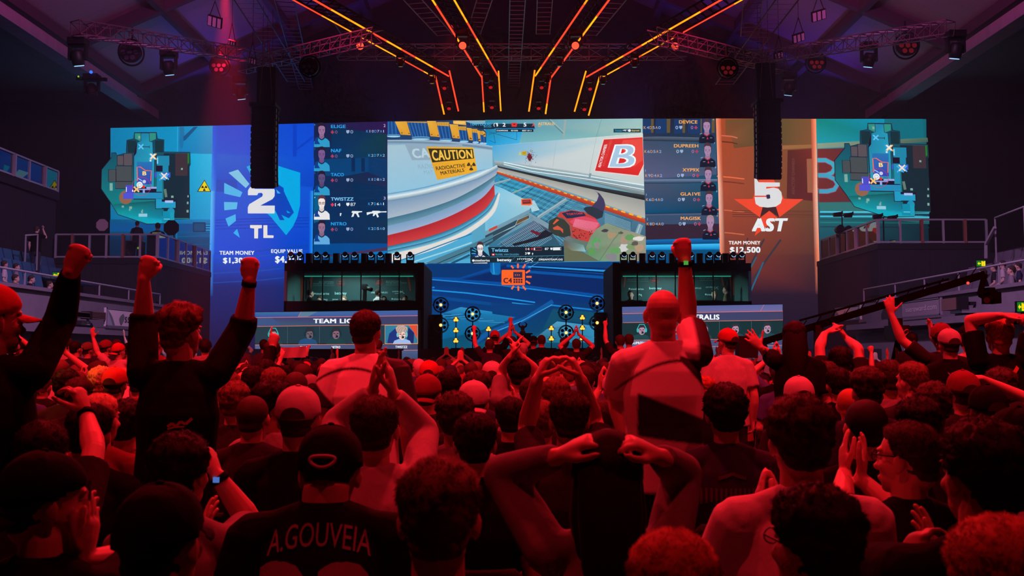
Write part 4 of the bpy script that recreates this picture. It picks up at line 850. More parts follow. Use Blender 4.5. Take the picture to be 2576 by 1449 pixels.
# gloved hand, knife and sleeve
c.poly([(1020, 1010), (1045, 990), (1110, 985), (1165, 925), (1185, 870), (1170, 835), (1135, 808), (1195, 845), (1240, 905), (1256, 960), (1248, 1010), (1230, 1060), (1225, 1100), (1180, 1120), (1130, 1125), (1060, 1060)], C(62, 58, 92), T)
c.poly([(1020, 1010), (1045, 990), (1110, 985), (1180, 1010), (1238, 1045), (1225, 1100), (1130, 1125), (1060, 1060)], C(42, 52, 66), T)
c.poly([(735, 1095), (760, 1050), (890, 1022), (1030, 1045), (1150, 1110), (1205, 1190), (1140, 1300), (1060, 1390), (880, 1310), (700, 1250), (640, 1230), (660, 1150)], C(190, 62, 58), T)
c.poly([(870, 1150), (960, 1080), (1150, 1120), (1200, 1190), (1130, 1230), (930, 1195)], C(215, 70, 95), T)
c.poly([(785, 1058), (890, 1030), (1020, 1050), (1050, 1085), (900, 1110), (840, 1115)], C(35, 45, 72), T); c.text('TORTOISE', [(830, 1058), (1010, 1048), (1018, 1068), (845, 1082)], C(215, 60, 75), .02, T)
c.poly([(640, 1230), (650, 1140), (735, 1095), (800, 1110), (870, 1190), (885, 1300), (800, 1320), (700, 1290)], C(52, 58, 52), T)
c.poly([(690, 1170), (730, 1120), (760, 1130), (700, 1180)], C(215, 90, 55), T); c.poly([(690, 1215), (740, 1190), (800, 1230), (802, 1275), (770, 1240), (700, 1235)], C(205, 85, 60), T)
for k in range(14): c.line([T(930-k*2, 1120+k*6), T(1190-k*4, 1165+k*8)], .6, C(235, 150, 180))
for k in range(26): c.ell(900+rr.random()*210, 1230+rr.random()*100, 7, 8, C(110, 45, 45), T, 7)
c.line([T(745, 1100), T(830, 1130), T(885, 1200), T(890, 1310)], 1.6, C(75, 110, 105))
c.poly([(830, 1310), (1080, 1370), (1060, 1447), (820, 1447), (800, 1380)], C(95, 115, 105), T); c.ell(860, 1350, 45, 38, C(105, 115, 115), T)
T5 = Z5
slv = [(1850, 530), (1990, 450), (2200, 530), (2400, 590), (2535, 640), (2538, 985), (1880, 985), (1690, 870), (1700, 780), (1760, 640)]
c.poly(slv, [C(125, 145, 120), C(135, 150, 125), C(130, 140, 115), C(150, 145, 125), C(150, 150, 130), C(140, 135, 120), C(110, 150, 115), C(95, 130, 100), C(115, 145, 115), C(110, 140, 110)], T5)
blot = ((2050, 620, 80, 50, (165, 140, 110)), (1960, 560, 60, 26, (70, 60, 70)), (1850, 740, 70, 90, (85, 160, 90)), (1850, 760, 50, 60, (135, 135, 130)), (2230, 690, 60, 60, (165, 140, 120)), (2310, 650, 70, 50, (95, 150, 90)), (2440, 670, 90, 34, (215, 210, 205)), (2230, 800, 80, 60, (200, 200, 200)), (2100, 840, 90, 60, (100, 155, 95)), (2050, 930, 90, 60, (130, 130, 135)), (2330, 780, 70, 50, (120, 150, 100)), (2450, 800, 70, 60, (175, 145, 120)), (2380, 740, 60, 36, (90, 85, 80)), (2180, 590, 40, 20, (75, 85, 70)), (1780, 860, 60, 60, (90, 150, 85)), (2420, 900, 80, 50, (150, 130, 110)))
for x, y, a, b, col in blot: c.poly([(x+a*cos(t*pi/6)*rr.uniform(.65, 1.1), y+b*sin(t*pi/6)*rr.uniform(.65, 1.1)) for t in range(12)], C(*col), T5)
c.line([T5(2190, 560), T5(2080, 690), T5(1960, 870), T5(1880, 985)], 1.6, C(95, 115, 90))
c.poly([(1390, 760), (1500, 840), (1640, 850), (1880, 985), (1390, 990)], C(100, 105, 80), T5)
c.poly([(1380, 690), (1660, 760), (1690, 850), (1500, 840), (1390, 770)], [C(80, 95, 90), C(110, 150, 150), C(150, 195, 200), C(120, 130, 110), C(110, 90, 70)], T5)
c.poly([(660, 745), (860, 690), (1020, 640), (1060, 600), (920, 570), (925, 545), (1060, 590), (1130, 545), (1180, 580), (1240, 590), (1180, 640), (1000, 700), (860, 735), (690, 775)], C(30, 30, 42), T5); c.poly([(925, 548), (1060, 592), (1030, 630), (920, 575)], C(110, 28, 48), T5)
# reactor drum on the left
T = Z2
c.poly([(1085, 88), (2100, 68), (2400, 150), (2470, 240), (2470, 400), (1085, 345)], C(28, 62, 105), T)
for x0, x1, y0, y1, xl, xr in ((1085, 1225, 85, 270, 1085, 1250), (1360, 1640, 95, 300, 1430, 1665), (1775, 1950, 140, 330, 1820, 1975), (2075, 2190, 200, 350, 2105, 2205), (2265, 2345, 235, 365, 2285, 2350), (2375, 2425, 265, 380, 2385, 2430), (2430, 2460, 290, 385, 2435, 2462)):
    c.poly([(x0, y0), (x1, y0+10), (xr, y1), (xl, y1)], C(22, 78, 145), T); n = max(2, int((x1-x0)/22))
    for k in range(n): f = (k+.5)/n; c.line([T(x0+(x1-x0)*f, y0+6), T(xl+(xr-xl)*f, y1)], .8, C(*([8, 40, 95] if k % 2 else [75, 135, 185])))
    if x0 > 1100:
        yt = max(y0-45, 92-.012*(x0-1085)); c.poly([(x0, yt), (x1, yt+2), (x1, y0+14), (x0, y0+4)], C(205, 150, 50), T)
        for k in range(n): f = (k+.5)/n; c.line([T(x0+(x1-x0)*f, max(yt+6, y0-30)), T(x0+(x1-x0)*f, y0+10)], .6, C(130, 95, 40))
    for k in range(3): c.ell((xl+xr)/2+5, y1+10+k*13*(xr-xl)/250, (xr-xl)/2+12, 13, C(*((95, 160, 205), (30, 80, 130), (150, 200, 225))[k]), T)
for q in ([(1190, 88), (1355, 85), (1412, 280), (1270, 272)], [(1640, 80), (1765, 80), (1818, 305), (1688, 295)], [(1955, 125), (2075, 132), (2100, 328), (1998, 318)], [(2195, 175), (2265, 182), (2282, 352), (2228, 345)], [(2342, 210), (2378, 215), (2392, 365), (2362, 360)], [(2420, 215), (2455, 240), (2462, 300), (2430, 290)]):
    c.poly(q, [C(225, 170, 60), C(215, 155, 50), C(220, 150, 40), C(205, 145, 45)], T)
    for p, k in ((q[2], -24), (q[3], 18)): c.ell(p[0]+k, p[1]-24, 9, 9, C(80, 60, 30), T, 8)
c.poly([(2005, 75), (2180, 75), (2190, 140), (2010, 120)], C(215, 165, 75), T); c.ell(2095, 102, 90, 20, C(235, 190, 95), T)
c.band([T(1085, 345), T(1500, 345), T(1900, 362), T(2300, 395), T(2560, 432)], [T(1085, 378), T(1500, 385), T(1900, 405), T(2300, 440), T(2550, 475)], C(165, 190, 210), C(85, 115, 140))
c.band([T(1085, 376), T(1500, 383), T(1900, 403), T(2300, 438), T(2552, 473)], [T(1085, 430), T(1500, 420), T(1900, 440), T(2300, 470), T(2552, 500)], C(105, 140, 165), C(150, 185, 205))
c.band([T(1085, 420), T(1500, 415), T(1900, 435), T(2300, 465), T(2555, 490)], [T(1085, 1110), T(1560, 1030), T(2000, 910), T(2300, 830), T(2562, 740)], C(160, 190, 205), C(140, 190, 215))
c.poly([(1330, 410), (2130, 405), (2200, 620), (1430, 630)], C(140, 165, 185), T); c.text('CA', [(1415, 470), (1650, 455), (1690, 590), (1450, 605)], C(178, 205, 215), .03, T); c.text('RADIO', [(1505, 690), (1740, 680), (1750, 740), (1520, 755)], C(140, 172, 195), .01, T); c.text('MAT', [(1590, 775), (1720, 770), (1730, 825), (1605, 830)], C(140, 172, 195), .01, T)
c.poly([(1630, 440), (2288, 450), (2345, 795), (1785, 908)], [C(220, 160, 40), C(230, 175, 50), C(235, 170, 40), C(225, 160, 45)], T)
c.poly([(1655, 465), (2283, 472), (2300, 605), (1715, 662)], C(52, 44, 26), T)
c.text('CAUTION', [(1695, 488), (2268, 482), (2284, 600), (1725, 640)], C(238, 190, 70), .03, T)
c.text('RADIOACTIVE', [(1757, 720), (2172, 676), (2180, 728), (1772, 772)], C(62, 52, 30), .02, T); c.text('MATERIALS', [(1822, 788), (2155, 742), (2166, 790), (1838, 840)], C(62, 52, 30), .02, T)
trefoil(c, 2260, 712, 62, C(60, 50, 40), T, pi)
P_ = lambda *a: list(a)
b0 = P_((975, 487), (1060, 472), (1140, 451), (1200, 430), (1241, 424)); b1 = P_((975, 497), (1060, 482), (1140, 461), (1203, 440), (1250, 415)); b2 = P_((975, 507), (1060, 492), (1140, 471), (1206, 449), (1253, 424)); b3 = P_((975, 550), (1060, 529), (1140, 502), (1202, 470), (1248, 440))
b4 = P_((975, 568), (1060, 547), (1140, 517), (1205, 484), (1244, 452)); b5 = P_((975, 592), (1060, 570), (1140, 540), (1210, 500), (1243, 464)); b6 = P_((975, 620), (1070, 598), (1150, 569), (1215, 530), (1245, 492))
b7 = P_((975, 630), (1080, 606), (1160, 575), (1226, 530), (1251, 486)); b8 = P_((975, 641), (1085, 614), (1165, 582), (1231, 534), (1255, 484)); b9 = P_((975, 661), (1020, 650), (1095, 627), (1172, 592), (1240, 540), (1258, 488))
c.poly([(975, 620), (1187, 560), (1187, 662), (975, 663)], C(75, 165, 205))
for A, B, ca, cb in ((b0, b1, (60, 140, 185), (215, 235, 240)), (b1, b2, (215, 225, 225), (85, 130, 160)), (b2, b3, (120, 150, 180), (165, 180, 195)), (b3, b4, (60, 110, 135), (95, 140, 160)), (b4, b5, (115, 155, 190), (150, 170, 200)), (b5, b6, (175, 35, 45), (200, 60, 60)), (b6, b7, (35, 95, 130), (85, 175, 210)), (b7, b8, (30, 85, 125), (120, 195, 220)), (b8, b9, (225, 215, 205), (215, 215, 215))): c.band(A, B, C(*ca), C(*cb))
for k, (y0, y1, w, col) in enumerate(((668, 600, 4, (40, 120, 165)), (672, 612, 5, (150, 205, 220)), (684, 622, 8, (110, 185, 210)), (700, 632, 6, (60, 140, 175)))):
    c.line([(990+k*40, min(662, y0)), (1100+k*30, y1+20-k*2), (1187, y1-12+k*10)], w*.7, C(*col))
c.poly([Z4(1600, 740), Z4(2240, 480), Z4(2564, 330), Z4(2564, 420), Z4(2240, 580), Z4(1900, 740)], C(70, 120, 140)); c.line([Z4(1780, 742), Z4(2240, 550), Z4(2564, 385)], 2, C(25, 65, 90)); c.line([Z4(1980, 742), Z4(2240, 620)], 5, C(25, 80, 110))
# head-up display
T = Z3
c.poly([(-230, 95), (480, 90), (500, 150), (-100, 150)], C(18, 42, 62), T)
c.text('TEAM LIQUID', (1182, 309, 1236, 317), C(60, 175, 225), .02); c.text('$4,250', (1217, 317, 1236, 321), C(60, 175, 225), .0)
c.text('ASTRALIS', (530, 76, 708, 106), C(240, 190, 110), .02, T); c.text('$0', (530, 110, 560, 128), C(225, 170, 90), .0, T)
c.text('2', (147, 82, 180, 122), WH, .03, T); c.text('5', (373, 80, 405, 122), WH, .03, T)
c.rect(245, 82, 300, 122, C(225, 50, 45), T); c.rect(262, 92, 285, 104, C(120, 20, 25), T)
for k in range(10): a = 2*pi*k/10; c.line([T(272+cos(a)*28, 102+sin(a)*22), T(272+cos(a)*36, 102+sin(a)*28)], .8, C(225, 50, 45))
for x in (214, 330): c.rect(x-3, 88, x+3, 94, C(60, 110, 140), T); c.rect(x-3, 104, x+3, 110, C(60, 110, 140), T)
c.poly([(75, 82), (95, 84), (98, 115), (86, 125), (80, 100)], WH, T); c.line([T(68, 84), T(55, 95), T(52, 110), T(60, 122)], 1.5, WH)
c.poly([(480, 82), (490, 105), (502, 122), (480, 114), (460, 122), (470, 105)], C(215, 60, 60), T)
c.rect(60, 142, 500, 148, C(30, 150, 215), T); c.rect(75, 150, 480, 180, C(18, 42, 58), T)
for s, x0, x1 in (('CHAMPIONS', 82, 205), ('RD 8/30', 240, 312), ('BEST OF 3', 360, 458)): c.text(s, (x0, 158, x1, 173), WH, .02, T)
c.rect(1345, 146, 1640, 186, C(22, 66, 80), T); c.text('Twistzz', (1362, 158, 1435, 174), C(50, 165, 220), .01, T); c.text('dupreeh', (1540, 156, 1625, 178), C(235, 190, 90), .02, T)
gun(c, T, 1445, 160, 55, WH); c.ell(1517, 165, 16, 14, WH, T)
T = Z5
c.poly([(70, 795), (200, 790), (345, 920), (75, 935)], C(12, 40, 62), T); c.poly([(320, 790), (1385, 778), (1388, 905), (345, 925)], C(18, 36, 50), T); c.poly([(72, 935), (1388, 910), (1390, 992), (75, 1012)], C(20, 40, 52), T)
for k in range(10): c.line([T(640+k*75, 912), T(560+k*75, 1000)], .9, C(60, 110, 130))
c.line([T(95, 830), T(150, 850)], 2.2, C(60, 165, 210)); c.line([T(90, 880), T(150, 880)], 2.2, C(60, 165, 210)); c.line([T(120, 800), T(160, 825)], 2.2, C(60, 165, 210))
bust(c, 212, 880, 92, C(232, 222, 222), C(75, 42, 52), C(225, 222, 222), C(25, 60, 130), T, 0, True); c.poly([(100, 920), (150, 880), (175, 920)], C(20, 65, 140), T); c.poly([(72, 930), (352, 922), (352, 1004), (75, 1012)], C(20, 40, 52), T)
c.text('Twistzz', (370, 806, 606, 856), C(110, 195, 235), .02, T); c.rect(374, 880, 416, 908, C(225, 60, 60), T); c.rect(386, 886, 404, 902, WH, T); c.text('RUSSEL VAN DULKEN', (428, 880, 752, 906), C(80, 175, 210), .0, T)
c.text('14', (850, 800, 903, 832), C(235, 195, 195), .02, T); c.ell(938, 814, 16, 16, C(200, 40, 50), T); c.line([T(962, 798), T(1075, 796), T(1075, 832), T(962, 834)], 1, C(205, 70, 80), None, True); c.rect(965, 800, 980, 832, WH, T)
c.text('87', (1118, 798, 1172, 830), WH, .02, T); c.poly([(1195, 798), (1225, 798), (1225, 818), (1210, 832), (1195, 818)], WH, T); c.rect(1232, 796, 1332, 830, WH, T); c.line([T(1232, 796), T(1346, 794), T(1346, 830), T(1232, 832)], .8, WH, None, True)
c.text('3', (840, 862, 864, 894), WH, .02, T); c.poly([(874, 862), (912, 862), (912, 880), (893, 898), (874, 880)], WH, T); c.poly([(935, 880), (946, 868), (958, 880), (950, 884), (950, 900), (942, 900), (942, 884)], WH, T)
c.ell(116, 978, 18, 16, WH, T); c.text('steelseries', (138, 958, 345, 992), WH, .02, T); c.text('betway', (450, 948, 652, 1000), WH, .035, T); c.text('HYPER', (732, 948, 905, 966), WH, .02, T); c.line([T(900, 948), T(950, 992)], 1.6, WH); c.line([T(950, 942), T(900, 980), T(840, 990)], 1.6, WH); c.text('DREAMTEAM.GG', (1035, 950, 1368, 976), WH, .03, T)
c.build('match_picture', WALL)

# ---- lower middle picture
c = plane(975, 1617); c.a = c.a - c.n*.02
c.poly([(975, 663), (1640, 657), (1640, 760), (975, 760)], [C(0, 62, 130), C(4, 60, 120), C(5, 42, 105), C(0, 55, 125)])
c.poly([(975, 760), (1640, 760), (1640, 890), (975, 890)], [C(0, 55, 125), C(5, 50, 105), C(6, 70, 90), C(0, 90, 115)])
T = ZB
c.poly([(30, 130), (900, 110), (950, 190), (400, 330), (30, 300)], C(0, 52, 112), T)
c.poly([(30, 300), (450, 335), (900, 205), (900, 170), (500, 300), (30, 290)], C(0, 70, 150), T)
c.poly([(500, 335), (900, 225), (1100, 120), (2450, 180), (2450, 560), (1000, 430)], C(4, 38, 98), T)
c.poly([(1100, 130), (2450, 205), (2450, 260), (1100, 165)], [C(0, 90, 170), C(20, 130, 205), C(0, 95, 175), C(0, 70, 140)], T); c.line([T(1380, 160), T(2450, 218)], 4, C(40, 150, 220)); c.line([T(1420, 175), T(2450, 240)], 4, C(2, 30, 75)); c.line([T(1400, 225), T(2450, 305)], 7, C(0, 80, 155))
c.poly([(885, 100), (1020, 100), (1025, 240), (1000, 268), (920, 262), (890, 220)], [C(0, 80, 150), C(0, 100, 175), C(0, 95, 165), C(0, 70, 130), C(20, 130, 190), C(10, 110, 180)], T); c.line([T(930, 110), T(940, 255)], 3, C(40, 150, 205))
c.line([T(30, 310), T(450, 345), T(1040, 385), T(1400, 430), T(2450, 560)], 10, C(0, 75, 155)); c.line([T(30, 318), T(450, 352), T(1400, 445), T(2450, 585)], 3, C(30, 130, 205)); c.line([T(30, 360), T(1000, 440), T(2450, 620)], 14, C(0, 50, 115))
c.line([T(30, 480), T(120, 460), T(600, 500), T(1470, 620)], 3.4, C(25, 140, 215)); c.line([T(30, 450), T(170, 425)], 4, C(20, 120, 195)); c.line([T(1170, 625), T(1560, 668)], 2.6, C(30, 140, 210)); c.line([T(110, 545), T(900, 640)], 8, C(0, 72, 140))
c.poly([(900, 630), (1700, 660), (1300, 900), (700, 1170), (1220, 800), (920, 720)], C(4, 58, 120), T); c.line([T(1700, 605), T(1350, 830), T(850, 1020), T(650, 1170)], 11, C(10, 85, 155)); c.line([T(1670, 655), T(2440, 740)], 3.5, C(20, 125, 200)); c.line([T(1690, 650), T(1300, 860), T(900, 1020)], 2, C(60, 160, 205))
c.poly([(250, 770), (510, 680), (915, 740), (920, 770), (1220, 810), (850, 960), (450, 1060), (260, 1100)], [C(20, 110, 165), C(50, 140, 190), C(30, 130, 185), C(20, 120, 175), C(20, 110, 160), C(10, 100, 150), C(0, 95, 140), C(0, 95, 145)], T)
for k in range(9): c.line([T(260+k*60, 800+k*8), T(520+k*70, 770+k*14)], 1, C(*((10, 85, 135) if k % 2 else (70, 155, 200))))
for k in range(3): c.line([T(290+k*20, 770+k*34), T(390+k*15, 772+k*34)], 1.4, C(5, 40, 75))
c.poly([(1700, 700), (2440, 770), (2240, 900), (1800, 850), (1560, 990), (1200, 1170), (2240, 1170), (2240, 1140), (1500, 1130)], C(10, 75, 105), T)
c.poly([(1755, 865), (2250, 925), (2240, 1140), (1400, 1140), (1600, 980)], [C(80, 155, 190), C(50, 140, 185), C(45, 130, 165), C(20, 95, 120), C(60, 130, 165)], T)
for k in range(8): c.line([T(1640+k*40, 960+k*12), T(1850+k*50, 930+k*20)], 1, C(30, 105, 150))
c.rect(1040, 205, 1335, 390, C(255, 95, 30), T)
for q in ((1040, 200, 1335, 396), (1036, 208, 1339, 388)): c.rect(*q, C(255, 98, 32), T)
c.rect(1188, 226, 1305, 304, C(50, 45, 75), T)
for k in range(3): c.poly([(1206+k*25, 267), (1222+k*25, 256), (1222+k*25, 276)], C(255, 100, 50), T)
for i in range(4):
    for j in range(2): c.rect(1190+i*31, 315+j*30, 1214+i*31, 339+j*30, C(55, 35, 55), T)
c.text('C4', (1060, 304, 1172, 372), C(70, 30, 50), .03, T)
for k in range(11):
    a = -pi*.66+k*pi*1.32/10; 
for x0, y0, x1, y1 in ((1190, 180, 1160, 145), (1248, 178, 1248, 118), (1310, 178, 1345, 128), (1352, 240, 1405, 205), (1355, 290, 1425, 290), (1352, 345, 1405, 378), (1310, 408, 1350, 458), (1252, 410, 1254, 470), (1195, 408, 1165, 450)): c.line([T(x0, y0), T(x1, y1)], 4.4, C(255, 105, 50))
c.build('lower_picture', WALL)

# ---- right player list
c = plane(1617, 2330); T = Z3
c.poly([(1618, 298.3), (1805, 298), (1810, 460), (1621, 460)], [C(30, 30, 55), C(40, 45, 70), C(20, 75, 105), C(70, 85, 115)])
c.poly([(1621, 460), (1810, 460), (1813, 640), (1625, 640)], [C(60, 70, 100), C(20, 80, 110), C(0, 75, 120), C(0, 70, 110)])
c.poly([(1625, 640), (1813, 640), (1818, 890), (1630, 890)], [C(0, 70, 120), C(0, 75, 125), C(10, 30, 60), C(8, 30, 60)])
for k, (x, w) in enumerate(((1660, 60), (1800, 80), (2000, 60), (2150, 90), (2300, 70))):
    c.poly([(x, 38), (x+w*1.5, 38), (x+w*1.5, 195), (x, 200)], C(22, 55, 100), T); c.poly([(x+w*1.5, 40), (x+w*2.0, 40), (x+w*1.95, 190), (x+w*1.5, 190)], C(95, 80, 50), T)
c.band([T(1665, 235), T(1900, 230), T(2440, 245)], [T(1665, 275), T(1900, 285), T(2440, 290)], C(85, 100, 120), C(15, 30, 50)); c.poly([(1665, 275), (2455, 290), (2460, 640), (1675, 690)], [C(60, 75, 100), C(30, 80, 110), C(70, 85, 115), C(85, 90, 125)], T)
c.band([T(1675, 695), T(2000, 690), T(2465, 690)], [T(1680, 735), T(2000, 735), T(2470, 725)], C(110, 130, 160), C(10, 45, 75)); c.poly([(1680, 740), (2470, 730), (2478, 1050), (1690, 1065)], [C(70, 80, 105), C(10, 80, 110), C(0, 60, 90), C(0, 75, 115)], T); c.band([T(1690, 1060), T(2480, 1045)], [T(1690, 1080), T(2480, 1068)], C(5, 30, 55), C(90, 105, 135)); c.poly([(1690, 1080), (2480, 1068), (2485, 1170), (1690, 1180)], C(55, 75, 105), T)
c.poly([(1690, 1180), (2485, 1172), (2490, 1330), (1692, 1345)], C(52, 35, 52), T); c.band([T(1692, 1345), T(2490, 1325)], [T(1693, 1400), T(2492, 1385)], C(10, 110, 180), C(15, 60, 110)); c.band([T(1693, 1400), T(2492, 1385)], [T(1693, 1455), T(2492, 1450)], C(60, 190, 240), C(0, 120, 190))
OR = C(230, 160, 90)
for i, (nm, x0, x1, y, kd, kx, ix, n, lf) in enumerate((('DEVICE', 2052, 2252, 54, 'K4D5A0', 1672, 2352, '6', ''), ('DUPREEH', 1997, 2262, 312, 'K6D5A2', 1680, 2362, '7', ''), ('XYP9X', 2090, 2272, 572, 'K9D4A2', 1688, 2368, '8', '1'), ('GLA1VE', 2068, 2284, 832, 'K6D4A0', 1697, 2378, '9', '1'), ('MAGISK', 2070, 2290, 1095, 'K8D4A0', 1704, 2390, '0', '2'))):
    bust(c, ix, y+128, 80, C(165, 130, 165), C(70, 50, 60) if i < 4 else C(160, 130, 140), C(22, 26, 46), C(170, 40, 60), T)
    c.poly([(ix+8, y+178), (ix+18, y+205), (ix-2, y+205)], C(200, 45, 60), T); c.line([T(ix-50, y+190), T(ix-25, y+188)], .8, C(170, 185, 210)); c.line([T(ix+35, y+190), T(ix+60, y+190)], 1.2, C(140, 150, 180)); c.line([T(ix-75, y+150), T(ix-50, y+140)], 1.2, C(160, 175, 200))
    c.text(nm, (x0, y, x1, y+36), OR, .03, T); o = i*9
    c.text('0', (2015+o, y+60, 2043+o, y+96), C(175, 195, 225), 0, T); c.poly([(2055+o, y+60), (2088+o, y+60), (2088+o, y+82), (2072+o, y+98), (2055+o, y+82)], C(150, 170, 205), T)
    c.text('0', (2180+o, y+60, 2206+o, y+96), C(190, 110, 150), 0, T); c.rect(2218+o, y+72, 2254+o, y+86, C(170, 60, 90), T); c.rect(2229+o, y+60, 2243+o, y+98, C(170, 60, 90), T)
    for j, ch in enumerate(kd): c.text(ch, (kx+j*31.5, y+64, kx+j*31.5+25, y+94), OR if ch in 'KDA' else C(150, 175, 225), 0, T)
    c.text(n, (x1+(2428-2252)-10+i, y-18, x1+(2428-2252)+4+i, y), C(150, 180, 220), 0, T)
    if lf: c.text(lf, (kx, y+14, kx+(5 if lf == '1' else 14), y+38), C(150, 165, 200), 0, T)
c.build('player_list', WALL)

# ---- orange team banner
c = plane(1617, 2330); T = Z6
c.poly([(1801, 298), (2053, 299), (2056, 480), (1807, 480)], [C(165, 72, 42), C(105, 78, 45), C(104, 72, 46), C(165, 72, 50)])
c.poly([(1807, 480), (2056, 480), (2061, 640), (1811, 640)], [C(165, 72, 50), C(104, 72, 46), C(80, 48, 42), C(130, 58, 45)])
c.poly([(1811, 640), (2061, 640), (2064, 740), (1814, 740)], [C(130, 55, 45), C(70, 42, 42), C(35, 22, 40), C(45, 28, 45)])
c.poly([(1814, 740), (2064, 740), (2066, 890), (1818, 890)], [C(40, 26, 45), C(35, 22, 40), C(12, 14, 34), C(12, 16, 38)])
c.poly([(160, 50), (530, 42), (530, 350), (260, 380), (230, 250), (160, 235)], [C(110, 75, 45), C(95, 75, 45), C(92, 72, 45), C(105, 72, 45), C(130, 80, 50), C(130, 72, 45)], T)
c.poly([(800, 42), (1180, 42), (1190, 330), (810, 345)], [C(92, 75, 42), C(125, 80, 45), C(130, 80, 48), C(95, 75, 45)], T)
c.poly([(810, 350), (1210, 335), (1218, 375), (812, 395)], C(150, 100, 60), T); c.poly([(880, 405), (1218, 385), (1240, 1000), (870, 960)], [C(85, 38, 32), C(120, 45, 35), C(95, 35, 35), C(85, 38, 38)], T)
c.text('REACTOR CHAMBER', [(928, 905), (930, 495), (962, 492), (962, 912)], C(110, 66, 58), 0, T); c.poly([(1100, 505), (1222, 498), (1235, 900), (1110, 895)], C(150, 90, 65), T); c.poly([(1170, 560), (1225, 555), (1232, 660), (1175, 660)], C(120, 48, 38), T); c.poly([(1175, 720), (1232, 715), (1240, 840), (1182, 845)], C(120, 48, 38), T)
for y, col in ((230, (205, 105, 80)), (300, (95, 45, 35)), (705, (225, 105, 70)), (760, (120, 50, 40)), (1090, (205, 95, 65)), (1350, (195, 100, 70)), (1425, (120, 62, 50))): c.line([T(62, y), T(230, y+14), T(300 if y < 400 else 380, y+32)], 3, C(*col))
for y, a in ((1105, 20), (1125, 34), (1148, 18), (1172, 30)): c.line([T(240, y), T(1250, y+6)], 1.5, C(70+a, 38+a//2, 40))
for x in (0, 1, 2): c.line([T(420+x*190, 1420+x*10), T(240+x*110, 1920)], 3+x, C(55, 50, 60))
c.line([T(600, 1700), T(430, 2090)], 4, C(30, 95, 125)); c.line([T(300, 2050), T(520, 1640)], 3, C(20, 100, 125))
for e, sd in ((((1801, 298), (1807, 480), (1811, 640), (1814, 735)), 1), (((2053, 299), (2056.5, 480), (2061, 640), (2064, 740)), -1)):
    for k in range(3):
        a, b = e[k], e[k+1]; hot = [C(255, 150, 110), C(255, 190, 165), C(255, 140, 100), C(90, 45, 45)]; cool = [C(190, 75, 45), C(165, 70, 50), C(120, 55, 45), C(40, 26, 42)]
        c.poly([a, (a[0]+sd*13, a[1]), (b[0]+sd*13, b[1]), b], [hot[k], cool[k], cool[k+1], hot[k+1]])
S1 = C(235, 70, 45)
c.poly([(258, 970), (475, 968), (620, 560), (840, 968), (1062, 970), (785, 1180), (745, 1060), (592, 1060), (560, 1180)], S1, T)
c.poly([(560, 1180), (592, 1060), (745, 1060), (782, 1180), (668, 1105)], C(62, 34, 36), T); c.poly([(668, 1105), (762, 1185), (498, 1397), (560, 1190)], S1, T)
c.poly([(495, 732), (520, 738), (545, 775), (790, 778), (790, 825), (632, 828), (632, 850), (720, 836), (775, 852), (808, 890), (818, 960), (800, 1020), (740, 1058), (650, 1068), (560, 1058), (510, 1025), (497, 945), (632, 945), (640, 960), (660, 970), (678, 955), (676, 925), (660, 914), (640, 920), (632, 930), (500, 930)], C(214, 214, 216), T)
c.line([T(500, 938), T(632, 938)], 2.4, C(225, 70, 50)); c.poly([(632, 920), (676, 918), (680, 960), (640, 968)], C(35, 45, 75), T)
c.text('AST', [(472, 1192), (885, 1190), (848, 1345), (466, 1345)], WH, .05, T); c.poly([(498, 1397), (540, 1322), (575, 1318), (568, 1340)], S1, T)
c.text('TEAM MONEY', (1833, 606, 1913, 615), C(235, 228, 225), .03); c.text('$12,500', (1836, 621, 1913, 638), WH, .04)
c.build('team_banner', WALL)

# ---- right map screen
c = plane(1617, 2330)
c.poly([(2053.5, 299), (2330, 299.6), (2332, 480), (2057, 480)], [C(0, 150, 165), C(0, 95, 110), C(15, 70, 75), C(60, 120, 120)])
c.poly([(2057, 480), (2332, 480), (2338, 640), (2062, 640)], [C(30, 110, 115), C(15, 60, 65), C(6, 40, 55), C(5, 60, 85)])
c.poly([(2062, 640), (2338, 640), (2340, 890), (2066, 890)], [C(5, 55, 85), C(6, 40, 55), C(6, 14, 30), C(10, 14, 34)])
c.poly([(1215, 42), (2000, 42), (1990, 290), (1222, 322)], [C(0, 130, 120), C(0, 140, 175), C(0, 120, 140), C(20, 150, 165)], T); c.poly([(2000, 42), (2440, 42), (2460, 265), (1990, 285)], C(0, 105, 120), T)
c.poly([(1222, 325), (2500, 260), (2505, 310), (1222, 385)], [C(135, 155, 130), C(70, 105, 90), C(60, 85, 75), C(130, 150, 135)], T); c.poly([(1226, 390), (1570, 378), (1630, 1000), (1245, 1008)], [C(115, 45, 40), C(95, 40, 45), C(90, 40, 45), C(105, 42, 42)], T)
c.line([T(1222, 520), T(1320, 520), T(1400, 560), T(1425, 610), T(1395, 665), T(1330, 692), T(1235, 695)], 13, C(140, 90, 120)); c.line([T(1235, 695), T(1340, 700), T(1425, 740), T(1458, 800), T(1420, 860), T(1340, 880), T(1245, 880)], 13, C(140, 90, 120))
c.line([T(1222, 520), T(1320, 520), T(1400, 560), T(1425, 610), T(1395, 665), T(1330, 692), T(1235, 695)], 9.5, C(60, 165, 190)); c.line([T(1235, 695), T(1340, 700), T(1425, 740), T(1458, 800), T(1420, 860), T(1340, 880), T(1245, 880)], 9.5, C(60, 155, 185))
c.poly([(1248, 1010), (1640, 1010), (2520, 1180), (2520, 1260), (1255, 1105)], C(45, 110, 110), T)
for y, w, col in ((1118, 4, (70, 190, 215)), (1145, 3, (20, 60, 90)), (1170, 4, (60, 180, 205)), (1205, 3, (10, 80, 90)), (1240, 3, (20, 120, 120)), (1290, 3, (8, 60, 75))): c.line([T(1255, y), T(1900, y+2), T(2520, y+10)], w, C(*col))
u0, z0 = c.uz(*Z6(1903, 263))
